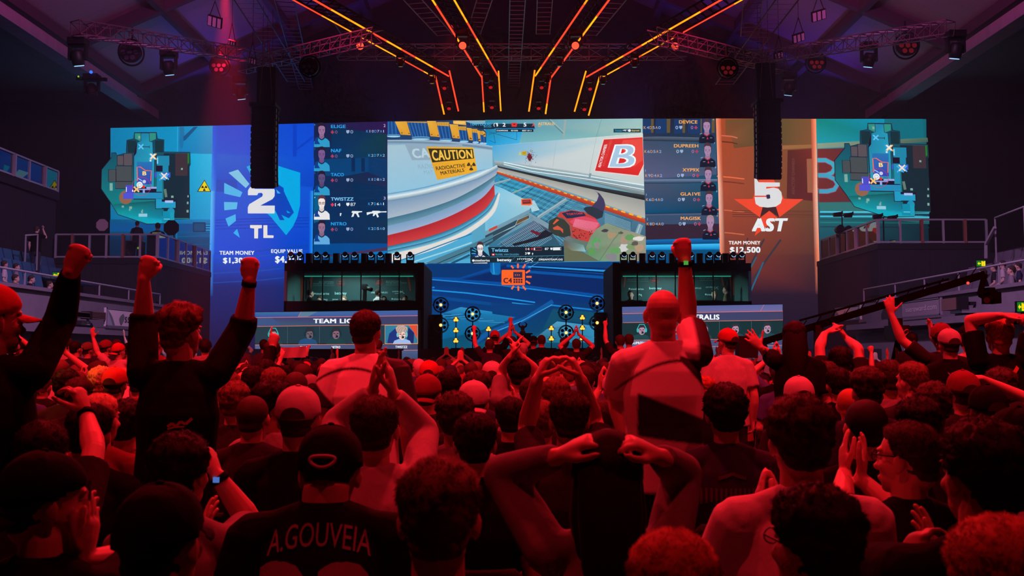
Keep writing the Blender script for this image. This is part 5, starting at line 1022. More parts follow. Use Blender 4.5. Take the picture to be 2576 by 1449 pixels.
cl = plane(278, 975)
def trR(x, y):
    u, z = cl.uz(x, y); return c.w(u0+(u-MAPREF[0])*.985, z0+(z-MAPREF[1])*.985)
c.tr = trR; minimap(c, Z1); c.tr = None
c.build('map_screen', WALL)
# ================================================================ the hall
M_FLOOR = mat('hall_floor', (.05, .05, .055), .6, 0, .2, 8, .3)
M_BLOCK = mat('painted_block_wall', (.22, .21, .24), .75, 0, .25, 14, .15)
M_FASCIA = mat('grey_fascia', (.20, .19, .225), .7, 0, .1, 5, .15)
M_ROOF = mat('roof_sheet', (.34, .32, .35), .6, 0, .5, 2.2, .12, stretch=(.05, 9, .05))
M_DARK = mat('dark_hall_wall', (.014, .012, .016), .9, 0, .2, 2, .3)
M_BEAM = mat('fabric_covered_beam', (.42, .38, .46), .85, 0, .9, 1.4, .2, stretch=(1, 3, 1))
M_TRUSS = mat('truss_metal', (.15, .145, .16), .45, .6)
M_STAGE = mat('stage_deck_black', (.02, .02, .025), .45)
def glass_mat(name, col=(.9, .95, 1), refl=.16):
    m = bpy.data.materials.new(name); m.use_nodes = True; nt = m.node_tree; nt.nodes.clear()
    t = nt.nodes.new('ShaderNodeBsdfTransparent'); t.inputs[0].default_value = (*col, 1); g = nt.nodes.new('ShaderNodeBsdfGlossy'); g.inputs['Roughness'].default_value = .02
    mx = nt.nodes.new('ShaderNodeMixShader'); fr = nt.nodes.new('ShaderNodeFresnel'); fr.inputs[0].default_value = 1.6
    ad = nt.nodes.new('ShaderNodeMath'); ad.operation = 'ADD'; ad.inputs[1].default_value = refl
    nt.links.new(fr.outputs[0], ad.inputs[0]); nt.links.new(ad.outputs[0], mx.inputs[0]); nt.links.new(t.outputs[0], mx.inputs[1]); nt.links.new(g.outputs[0], mx.inputs[2])
    nt.links.new(mx.outputs[0], nt.nodes.new('ShaderNodeOutputMaterial').inputs[0]); return m
GLASS = glass_mat('railing_glass', (.75, .8, .85), .05)
BOOTHGLASS = glass_mat('booth_glass', (.9, .95, .97), .0)

struct('floor', MB().box((-20.4, -8, -.2), (20.4, 39.4, 0)), M_FLOOR)
struct('wall_back', MB().box((-20.4, 38.8, 0), (20.4, 39.2, 19)), M_DARK)
struct('wall_left', MB().box((-20.4, -8, 0), (-20, 39, 12)), M_DARK); struct('wall_right', MB().box((20, -8, 0), (20.4, 39, 12)), M_DARK)
struct('wall_front', MB().box((-20.4, -8.4, 0), (20.4, -8, 19)), M_DARK)
mb = MB()
for s in (-1, 1):
    mb.prism([(s*14.2, -8, 11.3), (0, -8, 17.7), (0, -8, 17.9), (s*14.2, -8, 11.5)], (0, 47, 0)); mb.box((min(s*14.1, s*20.4), -8, 11.4), (max(s*14.1, s*20.4), 39, 11.6))
struct('ceiling', mb, M_ROOF)
for n, s in (('left', -1), ('right', 1)):
    o = struct('trim_beam_'+n, MB().box((s*14.2-.28, 8, 10.7), (s*14.2+.28, 38.7, 11.5)), M_BEAM)
    mb = MB(); mb.box((min(s*10.6, s*10.95), 2, 0), (max(s*10.6, s*10.95), 30.7, 2.1)); struct('wall_'+n+'_block', mb, M_BLOCK)
    zl = 2.12 if s < 0 else 2.36
    struct('trim_ledge_'+n, MB().box((min(s*10.3, s*11.2), 2, zl-.16), (max(s*10.3, s*11.2), 30.7, zl)), M_FASCIA)
    struct('wall_'+n+'_fascia', MB().box((min(s*10.7, s*10.95), 2, zl), (max(s*10.7, s*10.95), 30.7, 2.9)), M_FASCIA)
    struct('trim_cap_'+n, MB().box((min(s*10.62, s*11.0), 2, 2.9), (max(s*10.62, s*11.0), 30.7, 2.98)), M_FASCIA)
    # raked seating steps behind the fascia
    mb = MB()
    for k in range(6): mb.box((min(s*(10.95+.8*k), s*(11.75+.8*k)), 2, 0), (max(s*(10.95+.8*k), s*(11.75+.8*k)), 30.7, 2.3+.42*k))
    struct('floor_stand_'+n, mb, mat('stand_concrete_'+n, (.06, .06, .07), .9))
    struct('wall_'+n+'_drape', MB().box((min(s*14.4, s*14.6), 2, 0), (max(s*14.4, s*14.6), 31.2, 6.55 if s < 0 else 4.5)), DRAPE)
    pz = 4.45 if s < 0 else 4.8; py = 30.8 if s < 0 else 29.8
    struct('floor_platform_'+n, MB().box((min(s*11, s*14.4), py, pz-.18), (max(s*11, s*14.4), 36.3, pz)), BLACKM)
    struct('wall_platform_'+n, MB().box((min(s*11.02, s*14.4), py+.03, 0), (max(s*11.02, s*14.4), 36.3, pz-.18)), DRAPE)
mb = MB()
for s in (-1, 1):
    for k in range(5): x = s*(3+k*2.7); mb.box((x-.12, -8, 17.7-abs(x)*.451-.42), (x+.12, 38.7, 17.7-abs(x)*.451-.08))
for k in range(5): y = 14+k*5.6; mb.prism([(-14.2, y, 10.9), (0, y, 17.2), (14.2, y, 10.9), (14.2, y, 11.3), (0, y, 17.65), (-14.2, y, 11.3)], (0, .25, 0))
struct('trim_roof_beams', mb, mat('roof_beam_paint', (.08, .07, .09), .8))
struct('floor_stage', MB().box((-10.6, 28.6, 0), (10.6, 36.0, 1.62)), M_STAGE)
struct('wall_upper_balcony', MB().box((-17, 24, 6.3), (-14.3, 31.2, 6.56)), DRAPE)

# ---------------------------------------------------------------- railings with glass
def railing(p0, p1, n, label, post_w=.06, wide=(), wood=(), zt=.8, drop=0.):
    p0, p1 = Vector(p0), Vector(p1); d = (p1-p0)/n; u = Vector((0, 0, 1))
    t = empty('glass_railing', p0, label, 'railing')
    MB().bar(p0+u*zt, p1+u*zt, .05, .05).build('top_rail', STEEL, t); MB().bar(p0+u*.04, p1+u*.04, .04, .05).build('bottom_rail', STEEL, t)
    for i in range(n+1):
        a = p0+d*i; w = .16 if i in wide or i in wood else post_w
        MB().bar(a, a+u*zt, w, .06, up=d).build('post', WOODP if i in wood else STEEL, t)
        if i < n: MB().bar(a+d*.05+u*(zt/2), a+d*.95+u*(zt/2), .012, zt-.1).build('glass_pane', GLASS, t)
WOODP = mat('brown_post_cover', (.30, .10, .06), .7)
railing((-11.03, 30.85, 4.45), (-11.03, 36.2, 4.45), 6, 'pale railing with glass panes along the inner side of the left platform', wide=(2, 4), zt=.78)
railing((-14.2, 30.83, 4.45), (-11.05, 30.83, 4.45), 6, 'dark railing with brown post covers along the front of the left platform', wood=(1, 4), zt=.74)
railing((-14.32, 25.5, 6.56), (-14.32, 31.1, 6.56), 6, 'blue lit glass railing of the high balcony above the left stand', wide=(3, 5), zt=.66)
railing((11.03, 29.85, 4.8), (11.03, 35.3, 4.8), 6, 'pale railing with glass panes along the inner side of the right platform', wide=(2, 4), zt=.72)
railing((11.05, 29.83, 4.8), (14.3, 29.83, 4.8), 5, 'dim railing with brown post covers along the front of the right platform', wood=(2, 4), zt=.72)
def pipe_rail(pts, label, r=.025, posts=True, base=0):
    t = empty('guard_rail', pts[0], label, 'railing')
    MB().tube(pts, r, 8).build('top_rail', STEEL, t)
    for i in range(len(pts)): MB().bar(pts[i], Vector(pts[i])-Vector((0, 0, base)), .03).build('post', STEEL, t)
pipe_rail([(-10.8, y, 3.3) for y in (16, 18, 20, 22, 24, 26, 28, 30.5)], 'thin metal rail on top of the left fascia', base=.32)
pipe_rail([(10.8, y, 3.45) for y in (16, 18, 20, 22, 24, 26, 28, 30.5)], 'thin metal rail on top of the right fascia', base=.47)
pipe_rail([at(65, 592, 27), at(95, 590, 27.4), at(300*560/2576, 606, 28), at(101, 640, 28.4)], 'bent hand rail beside the upper blue seats on the left', base=1.0)
pipe_rail([at(2503, 548, 26.5), at(2576, 520, 23.5)], 'sloping hand rail at the top of the right stand', base=1.2)
t = empty('stair_rail', at(2480, 614, 26.8), 'pink lit metal stair rail at the end of the right platform', 'railing'); MB().bar(at(2480, 615, 26.8), at(2503, 572, 26.2), .07).build('hand_rail', STEEL, t); MB().bar(at(2480, 615, 26.8), at(2480, 650, 26.8), .06).build('post', STEEL, t)

# ---------------------------------------------------------------- boards on the fascia
M_LINE = attr_mat('printed_board', False, rough=.55)
def board(name, X, q, label, bg, art):
    """q: pixel corners TL TR BR BL on the plane X"""
    P = [atx(*k, X) for k in q]; s = 1 if X > 0 else -1
    y0, y1 = P[0].y, P[1].y; z0 = (P[2].z+P[3].z)/2; z1 = (P[0].z+P[1].z)/2
    t = empty('advert_board', (X, (y0+y1)/2, z0), label, 'sign')
    MB().box((min(X, X+s*.06), min(y0, y1), z0), (max(X, X+s*.06), max(y0, y1), z1)).build('board', bg, t)
    fr = MB(); e = .03; lo, hi = min(y0, y1), max(y0, y1)
    for a, b in (((lo, z0), (hi, z0+e)), ((lo, z1-e), (hi, z1)), ((lo, z0), (lo+e, z1)), ((hi-e, z0), (hi, z1))): fr.box((min(X-s*.015, X), a[0], a[1]), (max(X-s*.015, X), b[0], b[1]))
    fr.build('frame', ALU, t)
    m = MB(); lay = [0]
    def Q(f, g): return Vector((X-s*(.006+lay[0]*.002), y0+(y1-y0)*f, z1+(z0-z1)*g))
    def poly(pts, col): lay[0] += 1; P = [Q(*k) for k in pts]; m.add(P, tessellate_polygon([P]), col)
    def text(st, x0, g0, x1, g1, col, b=0.):
        lay[0] += 1; vs, fs, a0, a1, b0, b1 = text_geo(st, b); m.add([Q(x0+(x1-x0)*(x-a0)/(a1-a0), g1+(g0-g1)*(y-b0)/(b1-b0)) for x, y in vs], fs, col)
    art(poly, text); m.build('print', M_LINE, t)
PALE = mat('pale_board', (.80, .74, .76), .5); GREY = mat('mauve_board', (.30, .27, .31), .5)
GR, DK, WT = (.16, .24, .20), (.06, .07, .09), (.75, .72, .75)
def art_left(poly, text):
    poly([(0.02, .05), (.12, .3), (.2, .6), (.26, .95), (.02, .95)], (.40, .42, .52)); poly([(.03, .12), (.16, .45), (.25, .95), (.19, .95)], GR)
    poly([(.38, .55), (.42, .38), (.50, .24), (.54, .40), (.53, .60), (.48, .80), (.44, .9), (.40, .75)], GR); text('sse', .55, .40, .83, .72, DK)
board('s', -10.25, [(268, 775), (348, 781), (348, 826.5), (268.5, 819.6)], 'pale board with a leaf and dark lettering on the left fascia', PALE, art_left)
board('s', -10.25, [(-25, 744), (41, 748), (40, 805), (-25, 806)], 'pale board with a green curve at the near end of the left fascia', PALE, lambda poly, text: poly([(.98, .05), (.9, .3), (.72, .6), (.5, .98), (.98, .98)], GR))
def art_r(poly, text):
    poly([(.02, .1), (.14, .45), (.2, .95), (.02, .95)], GR); poly([(.98, .1), (.88, .45), (.84, .95), (.98, .95)], GR)
    poly([(.34, .62), (.37, .42), (.43, .26), (.46, .42), (.45, .62), (.41, .8), (.38, .88), (.35, .78)], GR); text('sse', .47, .42, .72, .76, DK)
board('s', 10.25, [(2101, 775), (2162.6, 767.3), (2162.6, 802), (2101, 811)], 'cream board with a leaf and dark lettering on the right fascia', mat('cream_board', (.62, .60, .48), .5), art_r)
board('s', 10.25, [(2269.5, 758), (2364, 750.5), (2365.6, 793), (2271, 799)], 'long mauve board with a pale web address above the camera crane', GREY, lambda poly, text: text('ssereward.com', .1, .33, .92, .66, WT))
def heater(X, q, label):
    P = [atx(*k, X) for k in q]; s = 1 if X > 0 else -1; y0, y1 = sorted((P[0].y, P[1].y)); z0, z1 = P[1].z, P[0].z
    t = empty('wall_heater', (X, (y0+y1)/2, z0), label, 'heater'); MB().box((min(X, X+s*.25), y0, z0), (max(X, X+s*.25), y1, z1)).build('casing', BLACKM, t)
    m = MB(); n = 7
    for k in range(n): z = z0+(z1-z0)*(k+.5)/n; m.box((min(X-s*.02, X), y0+.08, z-.02), (max(X-s*.02, X), y1-.05, z+.02))
    m.build('grille', mat('copper_grille', (.25, .14, .12), .5, .3), t)
    m = MB(); m.bar((X+s*.3, y0+.1, (z0+z1)/2), (X+s*.45, y0+.1, (z0+z1)/2), .08); m.bar((X+s*.3, y1-.1, (z0+z1)/2), (X+s*.45, y1-.1, (z0+z1)/2), .08); m.build('bracket', BLACKM, t)
heater(-10.25, [(229, 783), (266, 805)], 'dark slatted heater beside the left leaf board'); heater(10.25, [(2368, 753), (2410, 778)], 'dark slatted heater beside the mauve web address board'); heater(-10.25, [(184, 784), (226, 800)], 'long black heater casing on the left fascia')
def cabinet(X, q, label, m):
    P = [atx(*k, X) for k in q]; s = 1 if X > 0 else -1; y0, y1 = sorted((P[0].y, P[1].y)); t = empty('equipment_box', (X, (y0+y1)/2, P[1].z), label, 'box')
    MB().box((min(X, X+s*.4), y0, P[1].z), (max(X, X+s*.4), y1, P[0].z)).build('case', m, t); MB().box((min(X-s*.02, X), y0+.05, P[1].z+.05), (max(X-s*.02, X), y1-.05, P[0].z-.05)).build('lid', m, t)
cabinet(-10.35, [(205, 806), (228, 818)], 'grey equipment box on the left ledge under the slatted heater', STEEL); cabinet(10.35, [(2390, 777), (2420, 787)], 'white equipment box on the right ledge', ALU); cabinet(10.35, [(2205, 750), (2230, 762)], 'small grey box between the two right boards', STEEL)

# ---------------------------------------------------------------- exit signs
def exit_sign(c, w, h, label, left=True):
    t = empty('exit_sign', c, label, 'exit sign'); c = Vector(c)
    MB().cbox(c+Vector((0, .04, 0)), (w+.04, .06, h+.04)).build('housing', BLACKM, t)
    MB().cbox(c, (w, .02, h)).build('green_panel', emis('exit_green', C(20, 120, 30), 1), t)
    m = MB(); f = c+Vector((0, -.013, 0)); P = lambda x, z: f+Vector((x*w, 0, z*h))
    def pl(q): m.prism([P(*k) for k in q], (0, -.004, 0))
    pl([(.02, -.42), (.46, -.42), (.46, .42), (.30, .42), (.30, -.2), (.18, -.2), (.18, .42), (.02, .42)])       # doorway
    pl([(.2, -.15), (.28, -.15), (.28, .3), (.2, .3)])
    pl([(-.45, .0), (-.25, .28), (-.25, .1), (-.05, .1), (-.05, -.1), (-.25, -.1), (-.25, -.28)])                  # arrow
    m.build('pictogram', emis('exit_yellow', C(240, 205, 20), 1.2), t)
exit_sign(at(145, 692, 27.5), .27, .14, 'green and yellow exit sign in front of the left drape'); exit_sign(at(2468, 663, 25.5), .22, .15, 'green and yellow exit sign above the right stand')
exit_sign(at(349, 624, 32), .10, .08, 'tiny yellow exit sign behind the left platform railing'); exit_sign(at(2247, 608, 31), .13, .07, 'tiny yellow exit sign behind the right platform railing'); exit_sign(at(2569, 772, 20), .15, .19, 'green and yellow exit sign at the right end of the fascia')

# ---------------------------------------------------------------- stadium seats on the stands
SEATB = mat('blue_plastic_seat', (.03, .10, .20), .4); SEATG = mat('grey_plastic_seat', (.16, .15, .2), .5)
sm1 = MB().box((-.02, -.22, .40), (.40, .22, .44)).mesh('seat_pan'); mb = MB(); mb.prism([(-.10, -.22, .42), (-.20, -.22, .82), (-.16, -.22, .83), (-.06, -.22, .42)], (0, .44, 0)); sm2 = mb.mesh('seat_back'); sm3 = MB().box((-.02, -.03, 0), (.06, .03, .42)).mesh('seat_post')
for s, m, lab, grp, ys in ((-1, SEATB, 'blue plastic seat in the rows of the left stand', 'blue seats in the left stand', [20.2+.52*k for k in range(20)]), (1, SEATG, 'grey plastic seat in the rows of the right stand', 'grey seats in the right stand', [18.6+.52*k for k in range(20)])):
    for k in (1, 2, 3):
        for y in ys:
            if (k, s) == (1, -1) and y > 26: continue
            t = empty('stadium_seat', (s*(11.45+.8*k), y, 2.3+.42*k), lab, 'seat', grp, rz=0 if s < 0 else pi, world=False)
            link('seat_pan', sm1, m, t, True); link('backrest', sm2, m, t, True); link('leg', sm3, BLACKM, t, True)

# ---------------------------------------------------------------- trusses
def truss(p0, p1, size, label, step=.42, tri=False, r=.013, group=None, name='lighting_truss'):
    p0, p1 = Vector(p0), Vector(p1); d = (p1-p0).normalized(); L = (p1-p0).length; x = d.cross(Vector((0, 0, 1))).normalized(); z = x.cross(d)
    t = empty(name, p0, label, 'truss', group); h = size/2
    cs = [(-h, -h), (h, -h), (h, h), (-h, h)]; m = MB()
    for a, b in cs: m.bar(p0+x*a+z*b, p1+x*a+z*b, r*2)
    m.build('chord', M_TRUSS, t); m = MB(); n = max(2, int(L/step))
    for i in range(n):
        a0, a1 = p0+d*(L*i/n), p0+d*(L*(i+1)/n)
        for k in range(4):
            q, w = cs[k], cs[(k+1) % 4]; m.bar(a0+x*q[0]+z*q[1], a1+x*w[0]+z*w[1], r*1.2); m.bar(a0+x*q[0]+z*q[1], a0+x*w[0]+z*w[1], r*1.2)
    m.build('lacing', M_TRUSS, t); return t
def ladder(p0, p1, w, label, step=.40, r=.012):
    p0, p1 = Vector(p0), Vector(p1); d = (p1-p0); L = d.length; d.normalize(); x = d.cross(Vector((0, 0, 1))).normalized()*(w/2)
    t = empty('cable_ladder', p0, label, 'truss'); m = MB(); m.bar(p0-x, p1-x, r*2, r*3); m.bar(p0+x, p1+x, r*2, r*3); m.build('rail', M_TRUSS, t); m = MB()
    n = int(L/step)
    for i in range(n+1): c = p0+d*(L*i/n); m.bar(c-x, c+x, r*1.3)
    m.build('rung', M_TRUSS, t)
truss(at(190, 70, 24), at(690, 150, 30), .34, 'long dark truss sloping across the upper left of the hall'); truss(at(2390, 70, 24), at(1886, 150, 30), .34, 'long dark truss sloping across the upper right of the hall')
truss(at(610, 168, 30), at(950, 88, 26), .34, 'truss carrying round wash lights left of the orange strip lights'); truss(at(1966, 168, 30), at(1640, 88, 26), .34, 'truss carrying round wash lights right of the orange strip lights')
truss(at(850, 131, 31), at(1725, 131, 31), .4, 'straight cross truss behind the orange strip lights', .6)
ladder(at(1305, -60, 24.5), at(1292, 216, 36.5), .42, 'pale cable ladder hanging in the middle of the ceiling'); ladder(at(1238, -60, 25), at(1190, 88, 30), .42, 'cable ladder left of the middle one'); ladder(at(1374, -60, 25), at(1366, 85, 30), .42, 'cable ladder right of the middle one')
ladder(at(985, -60, 25), at(1120, 88, 30), .5, 'cable ladder leaning behind the left orange strips'); ladder(at(1600, -60, 25), at(1480, 88, 30), .5, 'cable ladder leaning behind the right orange strips')
ladder(at(580, -60, 24), at(745, 205, 34), .6, 'wide ladder truss slanting down at the upper left'); ladder(at(700, -60, 24), at(770, 225, 36), .5, 'narrow ladder truss slanting down at the upper left'); ladder(at(2025, -60, 24), at(1822, 212, 34), .6, 'wide ladder truss slanting down at the upper right'); ladder(at(1900, -60, 24), at(1885, 90, 29), .5, 'short ladder truss at the upper right')
ladder(at(790, -60, 24), at(880, 90, 29), .45, 'short ladder truss at the upper left')

# ---------------------------------------------------------------- stage lights
LENS_DARK = mat('dark_lens', (.05, .06, .09), .08, 0, spec=.8); LENS_PALE = mat('pale_lamp_glass', (.75, .78, .85), .25)
LENS_RED = emis('red_lamp', (1.0, .045, .02), 3.0); LENS_REDDIM = emis('dim_red_lamp', (.5, .01, .012), 1.0); GLINT = emis('lens_glint', C(150, 200, 245), 1.2)  # GLINT: bluish lens highlight painted as emission
def moving_head(loc, aim, s, label, lens=LENS_DARK, group=None, up=1, name='moving_head_light'):
    """loc: foot of the fixture; up=1 stands on something, -1 hangs"""
    t = empty(name, loc, label, 'stage light', group, world=False); u = Vector((0, 0, up)); aim = Vector(aim).normalized(); c = u*(.42*s)
    MB().cbox(u*(.07*s), (.36*s, .30*s, .14*s)).build('base', BLACK, t)
    m = MB()
    for k in (-1, 1): m.cbox(u*(.29*s)+Vector((k*.17*s, 0, 0)), (.05*s, .12*s, .34*s))
    m.cbox(u*(.15*s), (.38*s, .14*s, .05*s)); m.build('yoke', BLACK, t)
    h = MB().tube([c-aim*.17*s, c-aim*.12*s, c+aim*.02*s, c+aim*.16*s], [.10*s, .135*s, .14*s, .12*s], 14, rnd=False).build('lamp_head', BLACK, t)
    MB().tube([c+aim*.155*s, c+aim*.175*s], [.105*s, .10*s], 16, rnd=False).build('lens', lens, h); return t
# lights along the tops of the two player booths
BOOTHTOP = 4.24
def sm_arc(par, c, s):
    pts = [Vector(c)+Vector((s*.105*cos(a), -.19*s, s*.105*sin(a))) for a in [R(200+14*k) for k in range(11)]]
    MB().tube(pts, .012*s, 6).build('rim_glint', GLINT, par)  # glint along the lower lens edge, made as a glowing arc
WORD = ('leftmost', 'second from left', 'third from left', 'fourth from left', 'fifth from left', 'sixth from left', 'seventh from left', 'eighth from left', 'ninth from left', 'rightmost')
WR_ = ('rightmost', 'second from right', 'third from right', 'fourth from right', 'fifth from right', 'sixth from right', 'seventh from right', 'eighth from right', 'ninth from right', 'leftmost')
for xs, side in (((733, 754.5, 797.5, 819.5, 868.8, 892.5, 934, 957.5, 999, 1032), 'left'), ((1569.6, 1592, 1640, 1665, 1708, 1737, 1784, 1806, 1844, 1865), 'right')):
    for i, x in enumerate(xs):
        p = at(x, 660, 30.4); t = moving_head((p.x, 30.4, BOOTHTOP), (0, -1, .35), .62, f'black moving head light on top of the {side} player booth, {WORD[i]}')
        h = [o for o in t.children if o.name.startswith('lamp_head')][0]; sm_arc(h, Vector((0, 0, .42*.62)), .62*1.05)
for xs, side in (((778, 846.5, 917, 977), 'left'), ((1616, 1691, 1760, 1825), 'right')):
    for i, x in enumerate(xs):
        p = at(x, 660, 30.5); t = empty('strobe_light', (p.x, 30.5, BOOTHTOP), f'black upright strobe box on top of the {side} player booth, {("leftmost", "second from left", "third from left", "rightmost")[i]}', 'stage light')
        c = Vector((p.x, 30.5, BOOTHTOP)); MB().cbox(c+Vector((0, 0, .17)), (.19, .16, .30)).build('housing', BLACK, t); MB().cbox(c+Vector((0, 0, .01)), (.22, .2, .02)).build('foot', BLACK, t); MB().cbox(c+Vector((.07, -.085, .17)), (.02, .01, .26)).build('tube', LENS_PALE, t)

# ---------------------------------------------------------------- orange strip-lit trusses
STRIP = attr_mat('led_strip', True, 2.4)
def strip_truss(near, bend, end, w, label, lamps, seed):
    near, bend, end = Vector(near), Vector(bend), Vector(end); t = empty('strip_light_truss', bend, label, 'truss', 'orange strip lit trusses'); rr = random.Random(seed)
    X = Vector((1, 0, 0)); fr = MB()
    for a, b in ((near, bend), (bend, end)):
        d = (b-a).normalized(); x = (X-d*X.dot(d)).normalized(); z = x.cross(d); n = int((b-a).length/.35)
        for sx in (-1, 1):
            for sz in (-.35, .35): fr.bar(a+x*sx*w/2+z*sz*w, b+x*sx*w/2+z*sz*w, .04)
        for k in range(n): 
            p, q = a+(b-a)*(k/n), a+(b-a)*((k+1)/n)
            fr.bar(p-x*w/2-z*.35*w, q+x*w/2-z*.35*w, .022); fr.bar(p-x*w/2+z*.35*w, q+x*w/2+z*.35*w, .022); fr.bar(p-x*w/2-z*.35*w, q-x*w/2+z*.35*w, .022); fr.bar(p+x*w/2-z*.35*w, q+x*w/2+z*.35*w, .022)
    fr.build('truss_frame', BLACKM, t)
    for sx in (-1, 1):
        m = MB()
        for a, b in ((near, bend), (bend, end)):
            d = (b-a).normalized(); x = (X-d*X.dot(d)).normalized(); L = (b-a).length; n = max(3, int(L/.28)); k = 0
            while k < n:
                run = rr.randint(2, 5); y = rr.random()
                for j in range(k, min(n, k+run)):
                    zz = x.cross(d)*(-.40*w); zz = zz if (zz.z < -.05 or zz.y < -.05) else -zz; p, q = a+d*(L*j/n)+x*(sx*w*.60)+zz, a+d*(L*(j+1)/n)+x*(sx*w*.60)+zz; g = .035 if y < .62 else .16 + .12*rr.random()
                    vs = len(m.v); m.bar(p, q, .034, .034); m.c += [(1.0, g, .012 if g < .1 else .004, 1)]*8
                k += run
        m.build('led_strip', STRIP, t)
    d0 = (bend-near).normalized(); L0 = (bend-near).length; d1 = (end-bend).normalized(); L1 = (end-bend).length
    return near, bend, end
LT = []
for (x0, xb, xe, yb, ye), lab, sd in (((792, 1113, 1136, 182, 284), 'outer left orange strip lit truss above the stage', 1), ((1126, 1233, 1239, 180, 281), 'inner left orange strip lit truss above the stage', 2), ((1492, 1366, 1351, 180, 284), 'inner right orange strip lit truss above the stage', 3), ((1812, 1491, 1462, 184, 286), 'outer right orange strip lit truss above the stage', 4)):
    b = at(xb, yb, 32); n0 = atz(x0, 0, b.z); n1 = n0+(n0-b)*.5; e = at(xe, ye, 32.3)
    wd_ = .46 if sd in (2, 3) else .40; strip_truss(n1, b, e, wd_, lab, 0, sd); LT.append((n0, n1, b, e))
for i, (n0, n1, b, e) in enumerate(LT):
    side = ('outer left', 'inner left', 'inner right', 'outer right')[i]
    for f, lens, nm in ((.30, LENS_RED, 'glowing red lamp'), (.62, LENS_DARK, 'dark lamp'), (.9, LENS_DARK, 'dark lamp')):
        p = n0+(b-n0)*f - Vector((0, 0, .16)); moving_head(p, (-.07*p.x, -1, -.38) if lens is LENS_RED else (0, .1, -1), 1.0 if lens is LENS_RED else .66, f'{nm} hanging under the {side} orange truss, {"near the camera" if f < .5 else "halfway" if f < .8 else "close to its bend"}', lens, up=-1)
    for f, nm in ((.25, 'upper'), (.75, 'lower')):
        p = b+(e-b)*f+Vector((0, -.1, .1)); moving_head(p, (0, -.5, -.8), .6, f'{nm} dim red lamp inside the hanging end of the {side} orange truss', LENS_REDDIM, up=-1)
    MB_ = None
for x, y, Y, lab in ((425, 128, 27, 'dark moving head hanging from the long upper left truss'), (197, 98, 24.3, 'dark moving head near the end of the long upper left truss'), (606, 195, 30, 'dark moving head hanging left of the speaker column'), (2185, 108, 27, 'dark moving head hanging from the long upper right truss'), (2403, 80, 24.3, 'dark moving head near the end of the long upper right truss'), (1984, 185, 30, 'dark moving head hanging right of the speaker column')):
    moving_head(at(x, y, Y), (.1 if x < 1288 else -.1, .3, -1), 1.15, lab, GLINT, up=-1)  # bluish glint on each lens comes from emission
def wash(c, r, label, ln=LENS_REDDIM):
    t = empty('wash_light', c, label, 'stage light', world=False); MB().ring((0, 0, 0), r, .025, (0, 1, .3)).build('yoke', BLACK, t); MB().tube([(0, .12, .02), (0, -.1, -.02)], [r*.75, r*.82], 18, rnd=False).build('housing', BLACK, t)
    m = MB()
    for k in range(7): a = 2*pi*k/6; q = 0 if k == 6 else r*.5; m.disc((q*cos(a), -.11, q*sin(a)-.02), r*.2, (0, -1, 0), 10)
    m.build('lens', ln, t); MB().bar((0, .05, r), (0, .05, r+.35), .04).build('hanger', BLACK, t)
for x, y, Y, lab in ((330, 132, 26, 'round wash light with ring yoke at the upper left'), (553, 165, 29, 'faint round wash light left of the blue floodlights'), (780, 168, 28, 'round wash light under the left carrying truss'), (2280, 115, 26, 'red glowing round wash light at the upper right'), (2052, 158, 29, 'faint red round wash light right of the speaker column'), (1830, 172, 28, 'round wash light under the right carrying truss')): wash(at(x, y, Y), .34 if x in (330, 2280) else .3, lab, LENS_DARK if x < 1288 else emis('faint_red', (.10, .004, .006), 1))
def flood(c, w, h, label, tilt=.3):
    t = empty('flood_light', c, label, 'stage light', world=False); M = Matrix.Rotation(tilt, 4, 'Y') @ Matrix.Rotation(-.9, 4, 'X')
    MB().box((-w/2, -h/2, -.02), (w/2, h/2, .06), M).build('housing', BLACKM, t); m = MB()
    for k in range(3): m.box((-w/2+.02+k*w/3, -h/2+.02, -.03), (-w/2-.02+(k+1)*w/3, h/2-.02, -.021), M)
    m.build('reflector', LENS_PALE, t); m = MB(); m.bar((-w/2, 0, 0), (0, 0, .6), .02); m.bar((w/2, 0, 0), (0, 0, .6), .02); m.build('bracket', BLACKM, t); MB().bar((0, 0, .58), (0, 0, 2.2), .012).build('suspension_wire', BLACKM, t)
for i, (x, y, w) in enumerate(((540, 55, .42), (583, 109, .22), (635, 153, .24), (660, 196, .2), (684, 202, .2), (671, 213, .2))): flood(at(x, y, 28+i*.5), w, w*.75, 'blue lit floodlight above the left speaker column, '+('highest', 'second highest', 'third highest', 'fourth highest', 'rightmost of the low cluster', 'lowest')[i])
for i, (x, y, w) in enumerate(((2060, 39, .42), (2009, 95, .36), (1959, 139, .28), (1933, 181, .24), (1908, 191, .22), (1916, 198, .2))): flood(at(x, y, 28+i*.5), w, w*.7, 'pale floodlight above the right speaker column, '+('highest', 'second highest', 'third highest', 'fourth highest', 'leftmost of the low cluster', 'lowest')[i], -.3)
t = moving_head(at(232, 188, 28), (.3, -.3, -1), 1.1, 'dark hanging lamp with a blue status light over the left drape', LENS_DARK, up=-1); MB().ellip((.05, -.2, .02), (.045, .045, .045)).build('status_light', emis('blue_dot', (.02, .12, 1), 2), t)
MB().ellip((-.35, -.1, -.08), (.025,)*3).build('status_light', emis('green_dot', (.2, .6, .02), 1), t); MB().bar((-.45, 0, -.1), (.42, 0, -.14), .09).build('cross_arm', BLACK, t)

